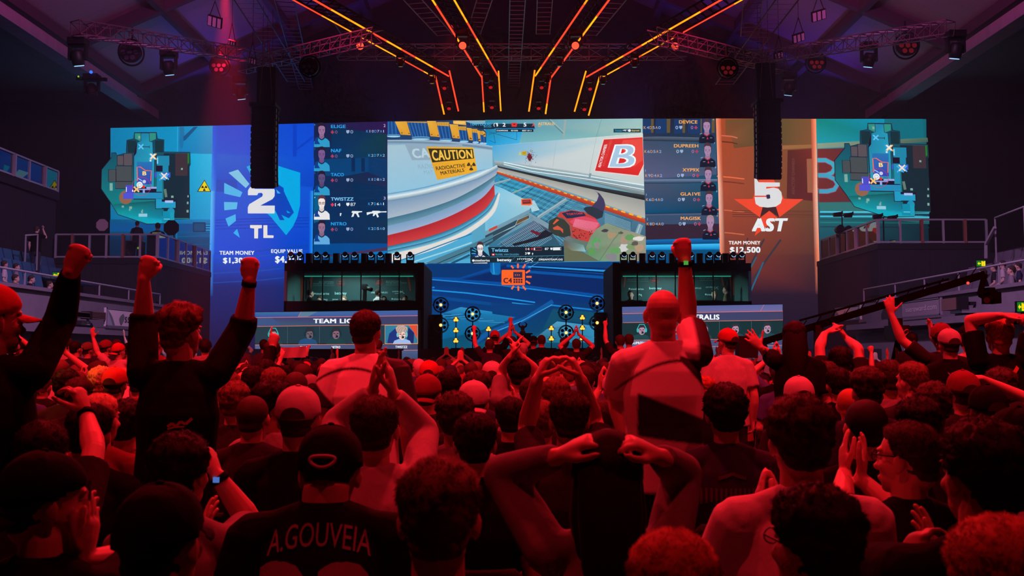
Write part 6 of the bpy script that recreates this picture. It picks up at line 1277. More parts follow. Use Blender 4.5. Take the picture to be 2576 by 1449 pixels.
# ---------------------------------------------------------------- line arrays
SPK = mat('speaker_grille', (.007, .007, .011), .8, 0, .3, 40, spec=.15)
def line_array(x0, x1, ytop, ybot, Y, label, lean, n=13):
    a, b = at((x0+x1)/2, ytop, Y), at((x0+x1)/2, ybot, Y); w = (x1-x0)/F*Y; t = empty('line_array', a, label, 'speaker'); L = a.z-b.z; h = L/n; z = a.z; y = Y; ang = 0
    for i in range(n):
        ang = -.32*max(0, (i-5)/(n-5))**1.6; z -= h*cos(ang); M = Matrix.Translation((a.x, y, z+h/2)) @ Matrix.Rotation(-ang, 4, 'X'); y += h*sin(-ang)*.9
        m = MB(); m.prism([M @ Vector(p) for p in ((-w/2, 0, -h*.48), (w/2, 0, -h*.48), (w/2, 0, h*.48), (-w/2, 0, h*.48))], M.to_3x3() @ Vector((0, .55, 0))); cb = m.build('speaker_cabinet', SPK, t)
        m = MB()
        for sx in (-1, 1): m.cbox((sx*(w/2+.02), .12, 0), (.04, .1, h*.7), M); m.cbox((sx*(w/2+.02), .4, 0), (.03, .06, h*.55), M)
        m.build('rigging_plate', M_TRUSS, cb)
    MB().cbox((a.x, Y+.25, a.z+.05), (w+.1, .7, .1)).build('bumper_frame', BLACKM, t); m = MB()
    for sx in (-.3, .3): m.tube([(a.x+sx*w, Y+.3, a.z+.1), (a.x+sx*w*.3, Y+.3, a.z+1.9)], .015, 6)
    m.build('chain', M_TRUSS, t); MB().box((a.x-w*.42, Y+.3, a.z+.1), (a.x+w*.42, Y+.5, a.z+1.2)).build('cable_drape', DRAPE, t)
line_array(633, 690, 268, 474, 27, 'tall black line array speaker hanging in front of the blue banner', 1); line_array(1907, 1964, 258, 452, 27, 'tall black line array speaker hanging in front of the orange banner', -1)
# ================================================================ stage: booths, low screens, lamps, trophy, crane
M_TEAL = mat('booth_wall_teal', (.004, .075, .078), .6); M_TEALP = mat('booth_wall_pale', (.10, .32, .30), .6); M_ORS = mat('orange_stripe', (.55, .09, .04), .6); M_BAND = mat('booth_band', (.006, .009, .018), .6, spec=.2)
def booth(side, x0, x1, out, lab):
    """x0,x1 front pixels at depth 30.2; out: which end carries the pale side wall"""
    Y0, Y1 = 30.25, 32.3; a, b = at(x0, 700, Y0).x, at(x1, 700, Y0).x; zt, zg1, zg0 = 4.24, 4.0, 3.08
    t = empty('player_booth', ((a+b)/2, Y0, 1.62), lab, 'booth')
    MB().box((a, Y0, zg1), (b, Y1, zt)).build('roof', M_BAND, t); MB().box((a, Y0, 2.72), (b, Y0+.12, zg0)).build('front_band', M_BAND, t); MB().box((a, Y0, 1.62), (b, Y1, 1.75)).build('floor_plate', M_BAND, t)
    MB().box((a, Y1-.08, 1.75), (b, Y1, zg1)).build('back_panel', M_TEAL, t); MB().box((a, Y0, 1.62), (a+.08, Y1, zg1)).build('side_panel', M_TEALP if out < 0 else M_TEAL, t); MB().box((b-.08, Y0, 1.62), (b, Y1, zg1)).build('side_panel', M_TEALP if out > 0 else M_TEAL, t)
    MB().box((a, Y0+.02, 1.62), (b, Y0+.1, 2.72)).build('plinth', M_BAND, t)
    n = 7
    for k in range(n):
        u0, u1 = a+(b-a)*k/n, a+(b-a)*(k+1)/n; MB().box((u0+.02, Y0+.05, zg0), (u1-.02, Y0+.06, zg1)).build('glass_pane', BOOTHGLASS, t)
        if k: MB().box((u0-.015, Y0+.03, zg0), (u0+.015, Y0+.08, zg1)).build('mullion', BLACK, t)
    MB().box((a+.3, Y1-.6, zg1-.06), (b-.3, Y1-.5, zg1-.03)).build('ceiling_lamp', emis('booth_tube_'+side, C(60, 200, 170), .5), t)
    c = Canvas((-20, Y1-.085), (20, Y1-.085)); c.dl = .0008; G = (.55, .98, .95); Gd = (.30, .62, .62); rd = (.55, .06, .05)
    T = ZA if side == 'left' else ZC
    if side == 'left':
        for q in ([(735, 368), (808, 368), (780, 712), (735, 715)], [(898, 364), (935, 362), (905, 540), (880, 545)], [(2248, 345), (2280, 345), (2308, 565), (2290, 570)], [(2375, 345), (2390, 345), (2396, 690), (2388, 690)]): c.poly(q, (.55, .10, .05), T)
        tx = (('20-23 SEPTEMBER', 1015, 433, 1228, 453), ('THE SSE ARENA, WEMBLEY', 935, 461, 1228, 478), ('20-23 SEPTEMBER', 1955, 424, 2170, 442), ('THE SSE ARENA, WEMBLEY', 1955, 448, 2250, 466))
        lg = (('steelseries', 975, 588, 1160, 622), ('betway', 1238, 578, 1405, 632), ('DREAMTEAM.GG', 1748, 578, 1980, 602), ('HYPER', 2048, 568, 2170, 586), ('steels', 2062, 665, 2168, 694), ('betway', 1775, 680, 1850, 700), ('HYPER', 1060, 680, 1140, 700), ('DREAM', 1205, 680, 1280, 700)); em = ((1322, 450), (1858, 442))
        for x, y in ((960, 605), (2044, 680)): c.ell(x, y, 12, 12, G, T, 8)
        c.line([T(2195, 568), T(2140, 602), T(2080, 606)], 1, G); c.line([T(2160, 570), T(2215, 604)], 1, G); c.line([T(1085, 680), T(1135, 712)], 1.2, G)
        rl = ((930, 493, 1228), (1955, 482, 2180))
    else:
        for q in ([(208, 425), (238, 425), (205, 610), (192, 612)], [(1400, 415), (1425, 412), (1456, 595), (1440, 598)], [(1510, 410), (1570, 408), (1595, 712), (1560, 715)]): c.poly(q, (.55, .10, .05), T)
        tx = (('20-23 SEPTEMBER', 312, 482, 504, 502), ('THE SSE ARENA, WEMBLEY', 240, 505, 504, 522), ('20-23 SEPTEMBER', 1145, 474, 1332, 492), ('THE SSE ARENA, WEMBLEY', 1145, 498, 1405, 514))
        lg = (('steelseries', 282, 622, 446, 646), ('betway', 515, 610, 672, 646), ('DREAMTEAM.GG', 980, 614, 1168, 634), ('HYPER', 1228, 604, 1340, 622), ('steel', 1240, 690, 1310, 716), ('HYPER', 370, 700, 425, 716)); em = ((587, 512), (1010, 500))
        for x, y in ((266, 632), (1226, 702)): c.ell(x, y, 11, 11, G, T, 8)
        c.line([T(1385, 604), T(1335, 636), T(1300, 640)], 1, G); c.line([T(1350, 606), T(1385, 640)], 1, G); c.line([T(390, 694), T(425, 728)], 1.2, G)
        rl = ((240, 536, 504), (1145, 528, 1340))
    for s, x_0, y_0, x_1, y_1 in tx: c.text(s, (x_0, y_0, x_1, y_1), Gd, .0, T)
    for s, x_0, y_0, x_1, y_1 in lg: c.text(s, (x_0, y_0, x_1, y_1), G, .02, T)
    for x_0, y_0, x_1 in rl: c.line([T(x_0, y_0), T(x_1, y_0)], .5, Gd)
    for x, y in em:
        c.line([T(x+62*cos(pi/6+k*pi/3), y+62*sin(pi/6+k*pi/3)) for k in range(6)], .8, rd, None, True); c.ell(x, y+16, 42, 9, rd, T); c.poly([(x-32, y-4), (x-26, y-26), (x-12, y-12), (x, y-34), (x+12, y-12), (x+26, y-26), (x+32, y-4)], rd, T); c.line([T(x-40, y+32), T(x+40, y+32)], 1, rd)
    c.build('wall_print', t, M_LINE)
    m = MB()
    for q in range(2): u = b-.5 if out > 0 else a+.5; m.box((u-.02, Y1-.7-.5*q, 3.2), (u+.02, Y1-.68-.5*q, 3.8))
    m.build('door_handle', BLACK, t)
    return a, b
BL = booth('left', 715, 1052, -1, 'left player booth of black panels and glass on the stage'); BR = booth('right', 1556, 1890, 1, 'right player booth of black panels and glass on the stage')
# side drapes beside the booths
for s, (x0, x1, ya, yb), lab in ((1, (1052, 1070, 30.3, 33.6), 'dark partition at the inner end of the left player booth'), (-1, (1556, 1538, 30.3, 33.6), 'dark partition at the inner end of the right player booth')):
    a = at(x0, 700, ya).x; t = empty('stage_partition', (a, ya, 1.62), lab, 'partition'); d = .16*s
    MB().box((min(a, a+d), ya, 1.62), (max(a, a+d), yb, 4.24)).build('panel', mat('partition_'+str(s), (.03, .026, .032), .8), t); MB().box((min(a, a+d)-.02, ya-.05, 1.62), (max(a, a+d)+.02, ya, 4.26)).build('edge_post', BLACKM, t)
for x0, x1, y0, y1, lab in ((1081, 1110, 791, 880, 'black loudspeaker stack left of the amber lamps'), (1498, 1526, 786, 880, 'black loudspeaker stack right of the amber lamps')):
    p, q = at(x0, y0, 32.4), at(x1, y1, 32.4); t = empty('loudspeaker_stack', ((p.x+q.x)/2, 32.4, 1.62), lab, 'speaker'); n = 3; h = (p.z-1.62)/n
    for k in range(n):
        o = MB().box((p.x, 32.4, 1.62+h*k+.005), (q.x, 33.0, 1.62+h*(k+1)-.005)).build('speaker_cabinet', SPK, t); MB().box((p.x+.03, 32.38, 1.62+h*k+.03), (q.x-.03, 32.4, 1.62+h*(k+1)-.03)).build('grille', BLACKM, o)
# ---- low LED screens under the booths
def portrait(c, T, cx, cy, s, skin, hairc, shirt, phones, dim, lean=0):
    K = lambda col: tuple(v*dim for v in C(*col))
    c.poly([(cx-1.7*s, cy+1.35*s), (cx-1.3*s, cy+.5*s), (cx-.5*s, cy+.2*s), (cx+.5*s, cy+.2*s), (cx+1.3*s, cy+.5*s), (cx+1.7*s, cy+1.35*s)], K(shirt), T)
    c.ell(cx+lean*s, cy-.5*s, .62*s, .85*s, K(skin), T, 16); c.poly([(cx+lean*s-.66*s, cy-.55*s), (cx+lean*s-.55*s, cy-1.25*s), (cx+lean*s, cy-1.5*s), (cx+lean*s+.55*s, cy-1.25*s), (cx+lean*s+.66*s, cy-.55*s), (cx+lean*s+.35*s, cy-1.0*s), (cx+lean*s-.3*s, cy-.95*s)], K(hairc), T)
    for d in (-1, 1): c.ell(cx+lean*s+d*.74*s, cy-.5*s, .2*s, .42*s, K(phones), T, 12)
    c.line([T(cx+lean*s-.74*s, cy-.9*s), T(cx+lean*s-.4*s, cy-1.55*s), T(cx+lean*s+.4*s, cy-1.55*s), T(cx+lean*s+.74*s, cy-.9*s)], s*.03, K(phones))
    for d in (-1, 1): c.poly([(cx+lean*s+d*.12*s, cy-.62*s), (cx+lean*s+d*.42*s, cy-.66*s), (cx+lean*s+d*.4*s, cy-.52*s), (cx+lean*s+d*.14*s, cy-.5*s)], K(tuple(v*.35 for v in skin)), T)
    c.poly([(cx+lean*s-.08*s, cy-.5*s), (cx+lean*s+.08*s, cy-.5*s), (cx+lean*s+.14*s, cy-.2*s), (cx+lean*s-.12*s, cy-.2*s)], K(tuple(v*.75 for v in skin)), T); c.poly([(cx+lean*s-.22*s, cy), (cx+lean*s+.22*s, cy), (cx+lean*s+.12*s, cy+.1*s), (cx+lean*s-.14*s, cy+.1*s)], K(tuple(v*.6 for v in skin)), T)
    c.ell(cx+lean*s+.15*s, cy-.08*s, .2*s, .22*s, K((30, 40, 50)), T, 10)
def low_screen(side, p, q, z, lab):
    P, Q = atz(*p, z), atz(*q, z); t = empty('low_led_screen', ((P.x+Q.x)/2, P.y, .5), lab, 'screen'); c = Canvas((P.x, P.y), (Q.x, Q.y)); b = c.n*-.03
    MB().prism([Vector((P.x, P.y, .5))+b, Vector((Q.x, Q.y, .5))+b, Vector((Q.x, Q.y, z+.02))+b, Vector((P.x, P.y, z+.02))+b], c.n*-.2).build('screen_back', BLACKM, t)
    if side == 'left':
        T = ZA; w = (120, 2402); y0, y1 = 868, 840; hd = 'TEAM LIQUID'; ht = (938, 958, 1720, 1032); fr = [(120, 942), (2402, 916), (2402, 1040), (120, 1066)]
        cells = ((120, 572), (578, 1022), (1028, 1484), (1490, 1935), (1942, 2402)); nm = ('ELIGE', 'TACO', 'NITRO', 'NAF', 'TWISTZZ')
    else:
        T = ZC; w = (175, 2192); y0, y1 = 860, 828; hd = 'ASTRALIS'; ht = (960, 955, 1398, 1020); fr = [(178, 945), (2194, 912), (2196, 1024), (180, 1058)]
        cells = ((182, 575), (580, 985), (990, 1395), (1400, 1798), (1804, 2196)); nm = ('DUPREEH', 'XYP9X', 'GLA1VE', 'DEVICE', 'MAGISK')
    D = ht[3]-fr[3][1]; yb = 1480
    L = lambda x, yl, yr: yl+(yr-yl)*(x-w[0])/(w[1]-w[0])
    c.poly([(w[0], y0), (w[1], y1), (w[1], fr[1][1]), (w[0], fr[0][1])], [C(50, 105, 150), C(60, 90, 150), C(70, 85, 150), C(45, 75, 150)] if side == 'left' else [C(70, 90, 150), C(85, 95, 150), C(110, 100, 150), C(90, 90, 130)], T)
    c.poly([(770, L(770, y0, y1)), (1000, L(1000, y0, y1)), (850, L(850, fr[0][1], fr[1][1])), (725, L(725, fr[0][1], fr[1][1]))], C(85, 120, 145) if side == 'left' else C(130, 90, 110), T); c.line([T(765, L(765, y0, y1)), T(722, L(722, fr[0][1], fr[1][1]))] if side == 'left' else [T(1960, L(1960, y0, y1)), T(1912, L(1912, fr[0][1], fr[1][1]))], .8, C(230, 110, 110))
    c.poly(fr, [C(60, 65, 110), C(60, 60, 95), C(58, 62, 95), C(55, 90, 110)], T); c.poly([fr[0], (w[0]+230, fr[0][1]-2), (w[0]+390, fr[3][1]-3), fr[3]], C(55, 80, 125), T)
    c.line([T(*k) for k in fr], 1.1, C(240, 120, 100), None, True); c.text(hd, ht, C(235, 238, 240), .035, T)
    ct = L; ybot = (1312, 1306) if side == 'left' else (1268, 1250)
    c.poly([(w[0], fr[3][1]+4), (w[1], fr[2][1]+4), (w[1], ybot[1]), (w[0], ybot[0])], C(28, 48, 62), T)
    for i, (a, b) in enumerate(cells):
        ya, yb_ = L((a+b)/2, fr[3][1], fr[2][1])+5, L((a+b)/2, *ybot); hot = side == 'left' and i == 4; cx = (a+b)/2
        c.rect(a, ya, b, yb_, C(45, 120, 150) if hot else (C(32, 56, 68) if side == 'left' else C(22, 48, 52)), T); sz = (yb_-ya)*.34
        if hot:
            c.poly([(a+30, yb_), (a+60, ya+120), (a+150, ya+40), (a+230, yb_)], C(30, 50, 120), T); c.poly([(b-130, ya), (b-10, ya), (b-10, yb_-60), (b-60, ya+90)], C(215, 75, 50), T); c.poly([(b-60, yb_), (b-50, ya+110), (b-130, ya+30), (b-160, yb_)], C(25, 40, 100), T)
            portrait(c, T, cx+10, ya+.68*(yb_-ya), sz*.95, (235, 195, 185), (150, 130, 130), (150, 180, 225), (120, 190, 190), 1)
            c.poly([(cx-70, ya+85), (cx-82, ya+40), (cx-50, ya+8), (cx+30, ya+3), (cx+82, ya+28), (cx+86, ya+88), (cx+62, ya+62), (cx+48, ya+104), (cx+22, ya+86), (cx-8, ya+122), (cx-22, ya+94), (cx-48, ya+118)], C(185, 158, 148), T)
            for q in (((-60, 70), (-30, 25), (10, 14)), ((-45, 100), (-15, 50), (25, 30)), ((-10, 110), (5, 65), (40, 35)), ((45, 92), (50, 60), (60, 40)), ((70, 70), (66, 45), (45, 22))): c.line([T(cx+x, ya+y) for x, y in q], .9, C(118, 92, 88)); c.line([T(cx+x+9, ya+y) for x, y in q], .6, C(225, 200, 185))
            for dx in (-20, 45): c.line([T(cx+dx-24, ya+130), T(cx+dx+24, ya+124), T(cx+dx+22, ya+160), T(cx+dx-20, ya+162)], .6, C(40, 30, 40), None, True)
            c.line([T(a, ya), T(b, ya-3), T(b, yb_), T(a, yb_+2)], 1.8, C(250, 150, 70), None, True)
        else:
            portrait(c, T, cx+(30, 60, 0, 0, 0)[i], ya+.62*(yb_-ya), sz, ((190, 150, 160), (120, 105, 120), (150, 110, 130), (150, 120, 130), (0, 0, 0))[i] if side == 'left' else (190, 150, 175), (60, 50, 60), (35, 75, 80) if i != 1 else (40, 90, 140), (25, 60, 70) if i != 0 else (60, 190, 190), .72 if side == 'left' else .8, (0, .3, 0, 0, 0)[i] if side == 'left' else (.2, 0, .3, 0, 0)[i])
        if i: c.line([T(a-3, ya), T(a-3, yb_)], .5, C(90, 120, 130))
    n0 = (ybot[0]+8, ybot[1]+8); n1 = (ybot[0]+108, ybot[1]+92)
    c.poly([(w[0], n0[0]), (w[1], n0[1]), (w[1], n1[1]), (w[0], n1[0])], [C(80, 90, 130), C(60, 65, 100), C(62, 68, 105), C(80, 100, 140)], T); c.line([T(w[0], n0[0]+4), T(w[1]-470, L(w[1]-470, *n0))], 1, C(240, 130, 95)); c.line([T(w[0], n1[0]), T(w[1], n1[1])], 1, C(235, 130, 95))
    for s, (a, b) in zip(nm, cells): y = L((a+b)/2, *n0)+22; l = len(s)*24/2; c.text(s, ((a+b)/2-l, y, (a+b)/2+l, y+34), C(235, 235, 240), .03, T)
    c.poly([(w[0], n1[0]+3), (w[1], n1[1]+3), (w[1], n1[1]+260), (w[0], n1[0]+260)], [C(95, 90, 120), C(70, 90, 130), C(30, 40, 70), C(40, 40, 60)], T)
    c.build('picture', t)
low_screen('left', (641.5, 786), (1051, 781), 2.72, 'wide low LED screen with a row of player portraits under the left booth'); low_screen('right', (1565, 772), (1968.5, 766), 2.86, 'wide low LED screen with a row of player portraits under the right booth')
# ---- amber flower lamps
AMB = emis('amber_lamp', (1.0, .42, .05), 2.2); AMBC = emis('amber_core', (1.0, .66, .34), 4.0); SHADE = mat('dark_lamp_cell', (.02, .018, .025), .5)
def hexcell(m, c, r, depth=.05):
    P = [Vector(c)+Vector((r*cos(k*pi/3), 0, r*sin(k*pi/3))) for k in range(6)]; m.prism(P, (0, depth, 0))
def flower(par, c, r):
    c = Vector(c); MB().ring(c, r, .014, (0, 1, 0)).build('ring', BLACK, par); m = MB()
    m.ring(c+Vector((0, .05, 0)), r*1.12, .010, (0, 1, 0)); 
    for s in (-1, 1): m.bar(c+Vector((s*r, 0, 0)), c+Vector((s*r*1.3, 0, 0)), .018)
    m.build('yoke', BLACK, par)
    for k in range(6): a = pi/2+k*pi/3; m = MB(); hexcell(m, c+Vector((cos(a)*r*.62, -.02, sin(a)*r*.62)), r*.26); m.build('dark_cell', SHADE, par)
    m = MB(); hexcell(m, c+Vector((0, -.03, 0)), r*.25, .03); o = m.build('lit_cell', AMB, par); m = MB(); m.cbox(c+Vector((0, -.034, 0)), (.02, .006, r*.24)); m.build('filament', AMBC, o)
YL = 31.2
for x, ys, lab in ((1109, (767, 818), 'tall lamp stand with two ring shaped flower lamps, far left of the stage'), (1189, (790, 839), 'lower lamp stand with two ring shaped flower lamps, left of the trophy'), (1424, (786, 837), 'lower lamp stand with two ring shaped flower lamps, right of the trophy'), (1502, (763, 812), 'tall lamp stand with two ring shaped flower lamps, far right of the stage')):
    p = at(x, ys[0], YL); t = empty('flower_lamp_stand', (p.x, YL, 1.62), lab, 'stage light', 'ring shaped flower lamps on the stage'); MB().bar((p.x, YL+.03, 1.62), (p.x, YL+.03, p.z-.2), .035).build('pole', BLACK, t); MB().cbox((p.x, YL+.05, 1.64), (.4, .4, .04)).build('base_plate', BLACK, t)
    for y in ys: flower(t, (p.x, YL, at(x, y, YL).z), .215)
for x, ys, lab in ((1147, (804, 831, 857), 'pole with three small amber cluster lamps at the left of the stage'), (1229, (828, 856), 'short pole with two small amber cluster lamps left of the trophy'), (1387, (826, 852), 'short pole with two small amber cluster lamps right of the trophy'), (1465, (799, 825, 851), 'pole with three small amber cluster lamps at the right of the stage')):
    p = at(x, ys[0], YL-.4); t = empty('cluster_lamp_pole', (p.x, YL-.4, 1.62), lab, 'stage light', 'small amber cluster lamps on the stage'); MB().bar((p.x, YL-.37, 1.62), (p.x, YL-.37, p.z+.1), .03).build('pole', BLACK, t); MB().cbox((p.x, YL-.37, 1.64), (.3, .3, .04)).build('base_plate', BLACK, t)
    for y in ys:
        c = Vector((p.x, YL-.42, at(x, y, YL-.4).z)); m = MB(); hexcell(m, c+Vector((0, .01, 0)), .095, .04); o = m.build('lamp_housing', mat('amber_shade', (.5, .25, .03), .5) if 'amber_shade' not in bpy.data.materials else bpy.data.materials['amber_shade'], t)
        for k in range(3): a = pi/2+k*2*pi/3; m = MB(); hexcell(m, c+Vector((.043*cos(a), 0, .043*sin(a))), .040, .012); m.build('amber_cell', AMB, o)
        m = MB(); m.bar(c+Vector((-.13, .03, 0)), c+Vector((.13, .03, 0)), .012); m.build('side_pin', BLACK, o)
# ---- trophy on its plinth
p = at(1318, 838, 31.6); t = empty('plinth', (p.x, 31.6, 1.62), 'dark square plinth in the middle of the stage', 'plinth'); MB().cbox((p.x, 31.7, (1.62+p.z)/2), (.44, .44, p.z-1.62-.04)).build('column', BLACKM, t); MB().cbox((p.x, 31.7, p.z-.02), (.54, .54, .04)).build('top_plate', mat('plinth_top', (.12, .12, .16), .4), t)
M_TRO = mat('red_trophy_metal', (.35, .05, .06), .3, .8); q = at(1315, 810, 31.6); h = q.z-p.z; t = empty('trophy', (q.x, 31.7, p.z), 'slender red trophy with two curved arms on the plinth', 'trophy'); c = Vector((q.x, 31.7, p.z))
MB().tube([c, c+Vector((0, 0, .03)), c+Vector((0, 0, .12*h/.35))], [.10, .095, .05], 16, rnd=False).build('foot', M_TRO, t); MB().tube([c+Vector((0, 0, .1*h)), c+Vector((0, 0, .3*h)), c+Vector((0, 0, .6*h)), c+Vector((0, 0, .68*h))], [.05, .06, .075, .03], 14).build('stem', M_TRO, t)
for s in (-1, 1): MB().tube([c+Vector((s*.03, 0, .5*h)), c+Vector((s*.10, 0, .62*h)), c+Vector((s*.13, 0, .82*h)), c+Vector((s*.07, 0, 1.0*h))], [.03, .032, .026, .012], 10).build('arm', M_TRO, t)
# ---- camera crane
MATTE = mat('matte_black', (.004, .004, .005), .9, spec=.05); a, b = at(2012, 832, 15.6), at(2478, 690, 14.2); t = empty('camera_crane', (a.x, a.y, 0), 'long black camera crane boom reaching across the right fascia', 'camera crane'); d = (b-a).normalized()
m = MB(); m.bar(a-d*.9, b, .085, .10); m.bar(a+Vector((0, 0, .16)), b-d*.5+Vector((0, 0, .09)), .03); 
for k in range(12): m.bar(a.lerp(b, k/12), a.lerp(b, (k+.5)/12)+Vector((0, 0, .13)), .012)
m.build('boom', MATTE, t); m = MB(); pv = a+d*.3; m.bar(pv, (pv.x, pv.y, .1), .12); m.build('column', BLACKM, t); MB().cbox((pv.x, pv.y, .09), (.9, .9, .16)).build('dolly', BLACKM, t); MB().cbox(a-d*.9, (.3, .3, .35)).build('counterweight', BLACKM, t)
m = MB(); h = at(2470, 700, 14.2); m.bar(b, at(2464, 742, 14.2), .06); m.bar(at(2464, 742, 14.2), at(2495, 758, 14.2), .05); m.bar(at(2464, 735, 14.2), at(2508, 735, 14.2), .04); m.build('remote_head', MATTE, t)
cc = at(2494, 750, 14.2); m = MB(); m.cbox(cc, (.16, .26, .16)); m.tube([cc+Vector((-.05, -.1, -.02)), cc+Vector((-.17, -.22, -.04))], [.05, .06], 12, rnd=False); m.cbox(cc+Vector((.02, .1, .12)), (.1, .16, .07)); o = m.build('camera', MATTE, t); MB().disc(cc+Vector((-.172, -.222, -.042)), .045, (-.7, -.7, -.1)).build('lens', LENS_DARK, o)
MB().ellip(at(2435, 712, 14.1), (.02, .02, .02)).build('tally_light', emis('tally_red', (1, .03, .02), 3), t)
# ---- things on the platforms
def softbox(x, y, Y, r, g, m, lab):
    c = at(x, y, Y); t = empty('octagon_softbox', (c.x, Y, g), lab, 'photo light'); mb = MB(); P = [c+Vector((r*cos(k*pi/4+pi/8), 0, r*sin(k*pi/4+pi/8))) for k in range(8)]; n0 = len(mb.v); q = c+Vector((0, .28, 0))
    mb.add(P+[q], [tuple(range(8))]+[(k, 8, (k+1) % 8) for k in range(8)]); mb.build('diffuser', m, t); MB().bar((c.x, Y+.3, g), q, .03).build('stand', BLACK, t)
softbox(257, 566, 31.6, .205, 4.45, mat('softbox_cloth', (.50, .40, .45), .8), 'round pale softbox on a stand beside the map screen'); softbox(431, 573, 32.4, .27, 4.45, BLACKM, 'dark octagonal umbrella beside the seated person on the left platform')
for x0, x1, y0, lab in ((372, 405, 590, 'cluttered desk with screens on the left platform'), (318, 352, 606, 'low dark console on the left platform')):
    p, q = at(x0, y0, 32.2), at(x1, y0, 32.2); t = empty('control_desk', ((p.x+q.x)/2, 32.2, 4.45), lab, 'desk'); MB().box((p.x, 32.1, p.z-.06), (q.x, 32.7, p.z)).build('desk_top', BLACKM, t)
    for s in (p.x+.04, q.x-.04): MB().box((s-.03, 32.1, 4.45), (s+.03, 32.7, p.z-.06)).build('leg', BLACKM, t)
    if x0 == 372: o = MB().box((p.x+.05, 32.4, p.z), (q.x-.05, 32.44, p.z+.12)).build('monitor', BLACK, t); MB().box((p.x+.07, 32.395, p.z+.015), (q.x-.07, 32.4, p.z+.1)).build('screen', emis('desk_screen', C(95, 120, 80), .6), o)
for x, y, Y, heads, lab in ((2118, 542, 33.5, ((-.16, .02), (.2, 0)), 'stage lamp on a thin stand left of the right platform corner'), (2222, 546, 32, ((-.2, 0), (.28, -.04)), 'pair of stage lamps on a stand behind the right platform corner')):
    c = at(x, y, Y); t = empty('lamp_stand', (c.x, Y, 4.8), lab, 'stage light'); MB().bar((c.x, Y, 4.8), (c.x, Y, c.z), .035).build('pole', BLACK, t)
    for dx, dz in heads: o = MB().tube([c+Vector((dx-.13, .0, dz)), c+Vector((dx+.13, 0, dz+.02))], [.07, .085], 12, rnd=False).build('lamp_head', BLACK, t); MB().cbox(c+Vector((dx+.15, -.05, dz+.07)), (.02, .12, .1)).build('barn_door', BLACK, o)
    MB().bar(c+Vector((-.25, 0, 0)), c+Vector((.32, 0, 0)), .03).build('cross_bar', BLACK, t)
for x, y, lab in ((2112, 578, 'dark lamp cluster left half beside the right platform'), (2132, 580, 'dark lamp cluster right half beside the right platform')):
    c = at(x, y, 33); t = empty('hanging_lamp', c, lab, 'stage light'); MB().tube([c+Vector((0, -.15, .05)), c+Vector((0, .15, 0))], [.11, .13], 12, rnd=False).build('lamp_head', BLACK, t); MB().bar(c, (c.x, 33, 4.82), .04).build('pole', BLACK, t)
# broadcast camera in the left booth, and monitors
c = at(918, 722, 31.0); t = empty('broadcast_camera', (c.x, 31, 1.75), 'black broadcast camera on a pedestal inside the left player booth', 'camera'); MB().cbox(c, (.14, .4, .16)).build('camera_body', BLACK, t); MB().tube([c+Vector((.04, -.1, -.04)), c+Vector((.24, -.2, -.10))], [.055, .065], 12, rnd=False).build('lens', BLACK, t); MB().bar(c, (c.x, 31, 1.75), .11).build('pedestal', BLACK, t); MB().cbox((c.x, 31, 1.79), (.5, .5, .08)).build('base_plate', BLACK, t)
for side, xs in (('left', (800, 858, 902, 960, 1020)), ('right', (1597, 1650, 1700, 1760, 1795))):
    for i, x in enumerate(xs):
        c = at(x, 752 if side == 'left' else 741, 31); t = empty('gaming_monitor', (c.x, 31, 2.5), f'black monitor on the player desk in the {side} booth, {("first", "second", "third", "fourth", "fifth")[i]} from the left', 'monitor'); MB().box((c.x-.24, 31, 2.83), (c.x+.24, 31.03, 3.15)).build('panel', BLACK, t); MB().bar((c.x, 31.02, 2.5), (c.x, 31.02, 2.86), .05).build('stand', BLACK, t)
    a, b = (at(xs[0]-20, 750, 31).x, at(xs[-1]+18, 750, 31).x); t = empty('player_desk', ((a+b)/2, 31, 1.75), f'long black desk for the players in the {side} booth', 'desk'); MB().box((a, 30.8, 2.44), (b, 31.5, 2.5)).build('desk_top', BLACKM, t)
    for u in (a+.05, (a+b)/2, b-.05): MB().box((u-.04, 30.85, 1.75), (u+.04, 31.45, 2.44)).build('leg', BLACKM, t)

m = MB(); n = 14; A, B = at(691, 872, 17.3), at(770, 870, 17.3)
for i in range(n+1):
    for j in range(6): f, g = i/n, j/5; p = A.lerp(B, f); m.v.append((p.x, p.y+.03*sin(f*14+g*2), p.z-.02*sin(f*pi)*(1-g)-.2*g)); m.sm
for i in range(n):
    for j in range(5): a = i*6+j; m.f.append((a, a+6, a+7, a+1)); m.sm.append(True)
tag(m.build('held_cloth', M_CL['pale']), 'pale cloth held up between two raised hands below the left low screen', 'cloth')
c = at(2256, 838, 16); t = empty('broadcast_camera', (c.x, 16, 0), 'black broadcast camera on a tripod in front of the right grey wall', 'camera'); MB().cbox(c, (.22, .5, .24)).build('camera_body', BLACK, t); MB().tube([c+Vector((-.05, -.2, 0)), c+Vector((-.12, -.5, .02))], [.08, .1], 12, rnd=False).build('lens', BLACK, t); MB().cbox(c+Vector((.02, .1, .18)), (.16, .2, .12)).build('viewfinder', BLACK, t)
for a in (0, 2.1, 4.2): MB().bar(c-Vector((0, 0, .12)), (c.x+.5*cos(a), 16+.5*sin(a), 0), .04).build('leg', BLACK, t)
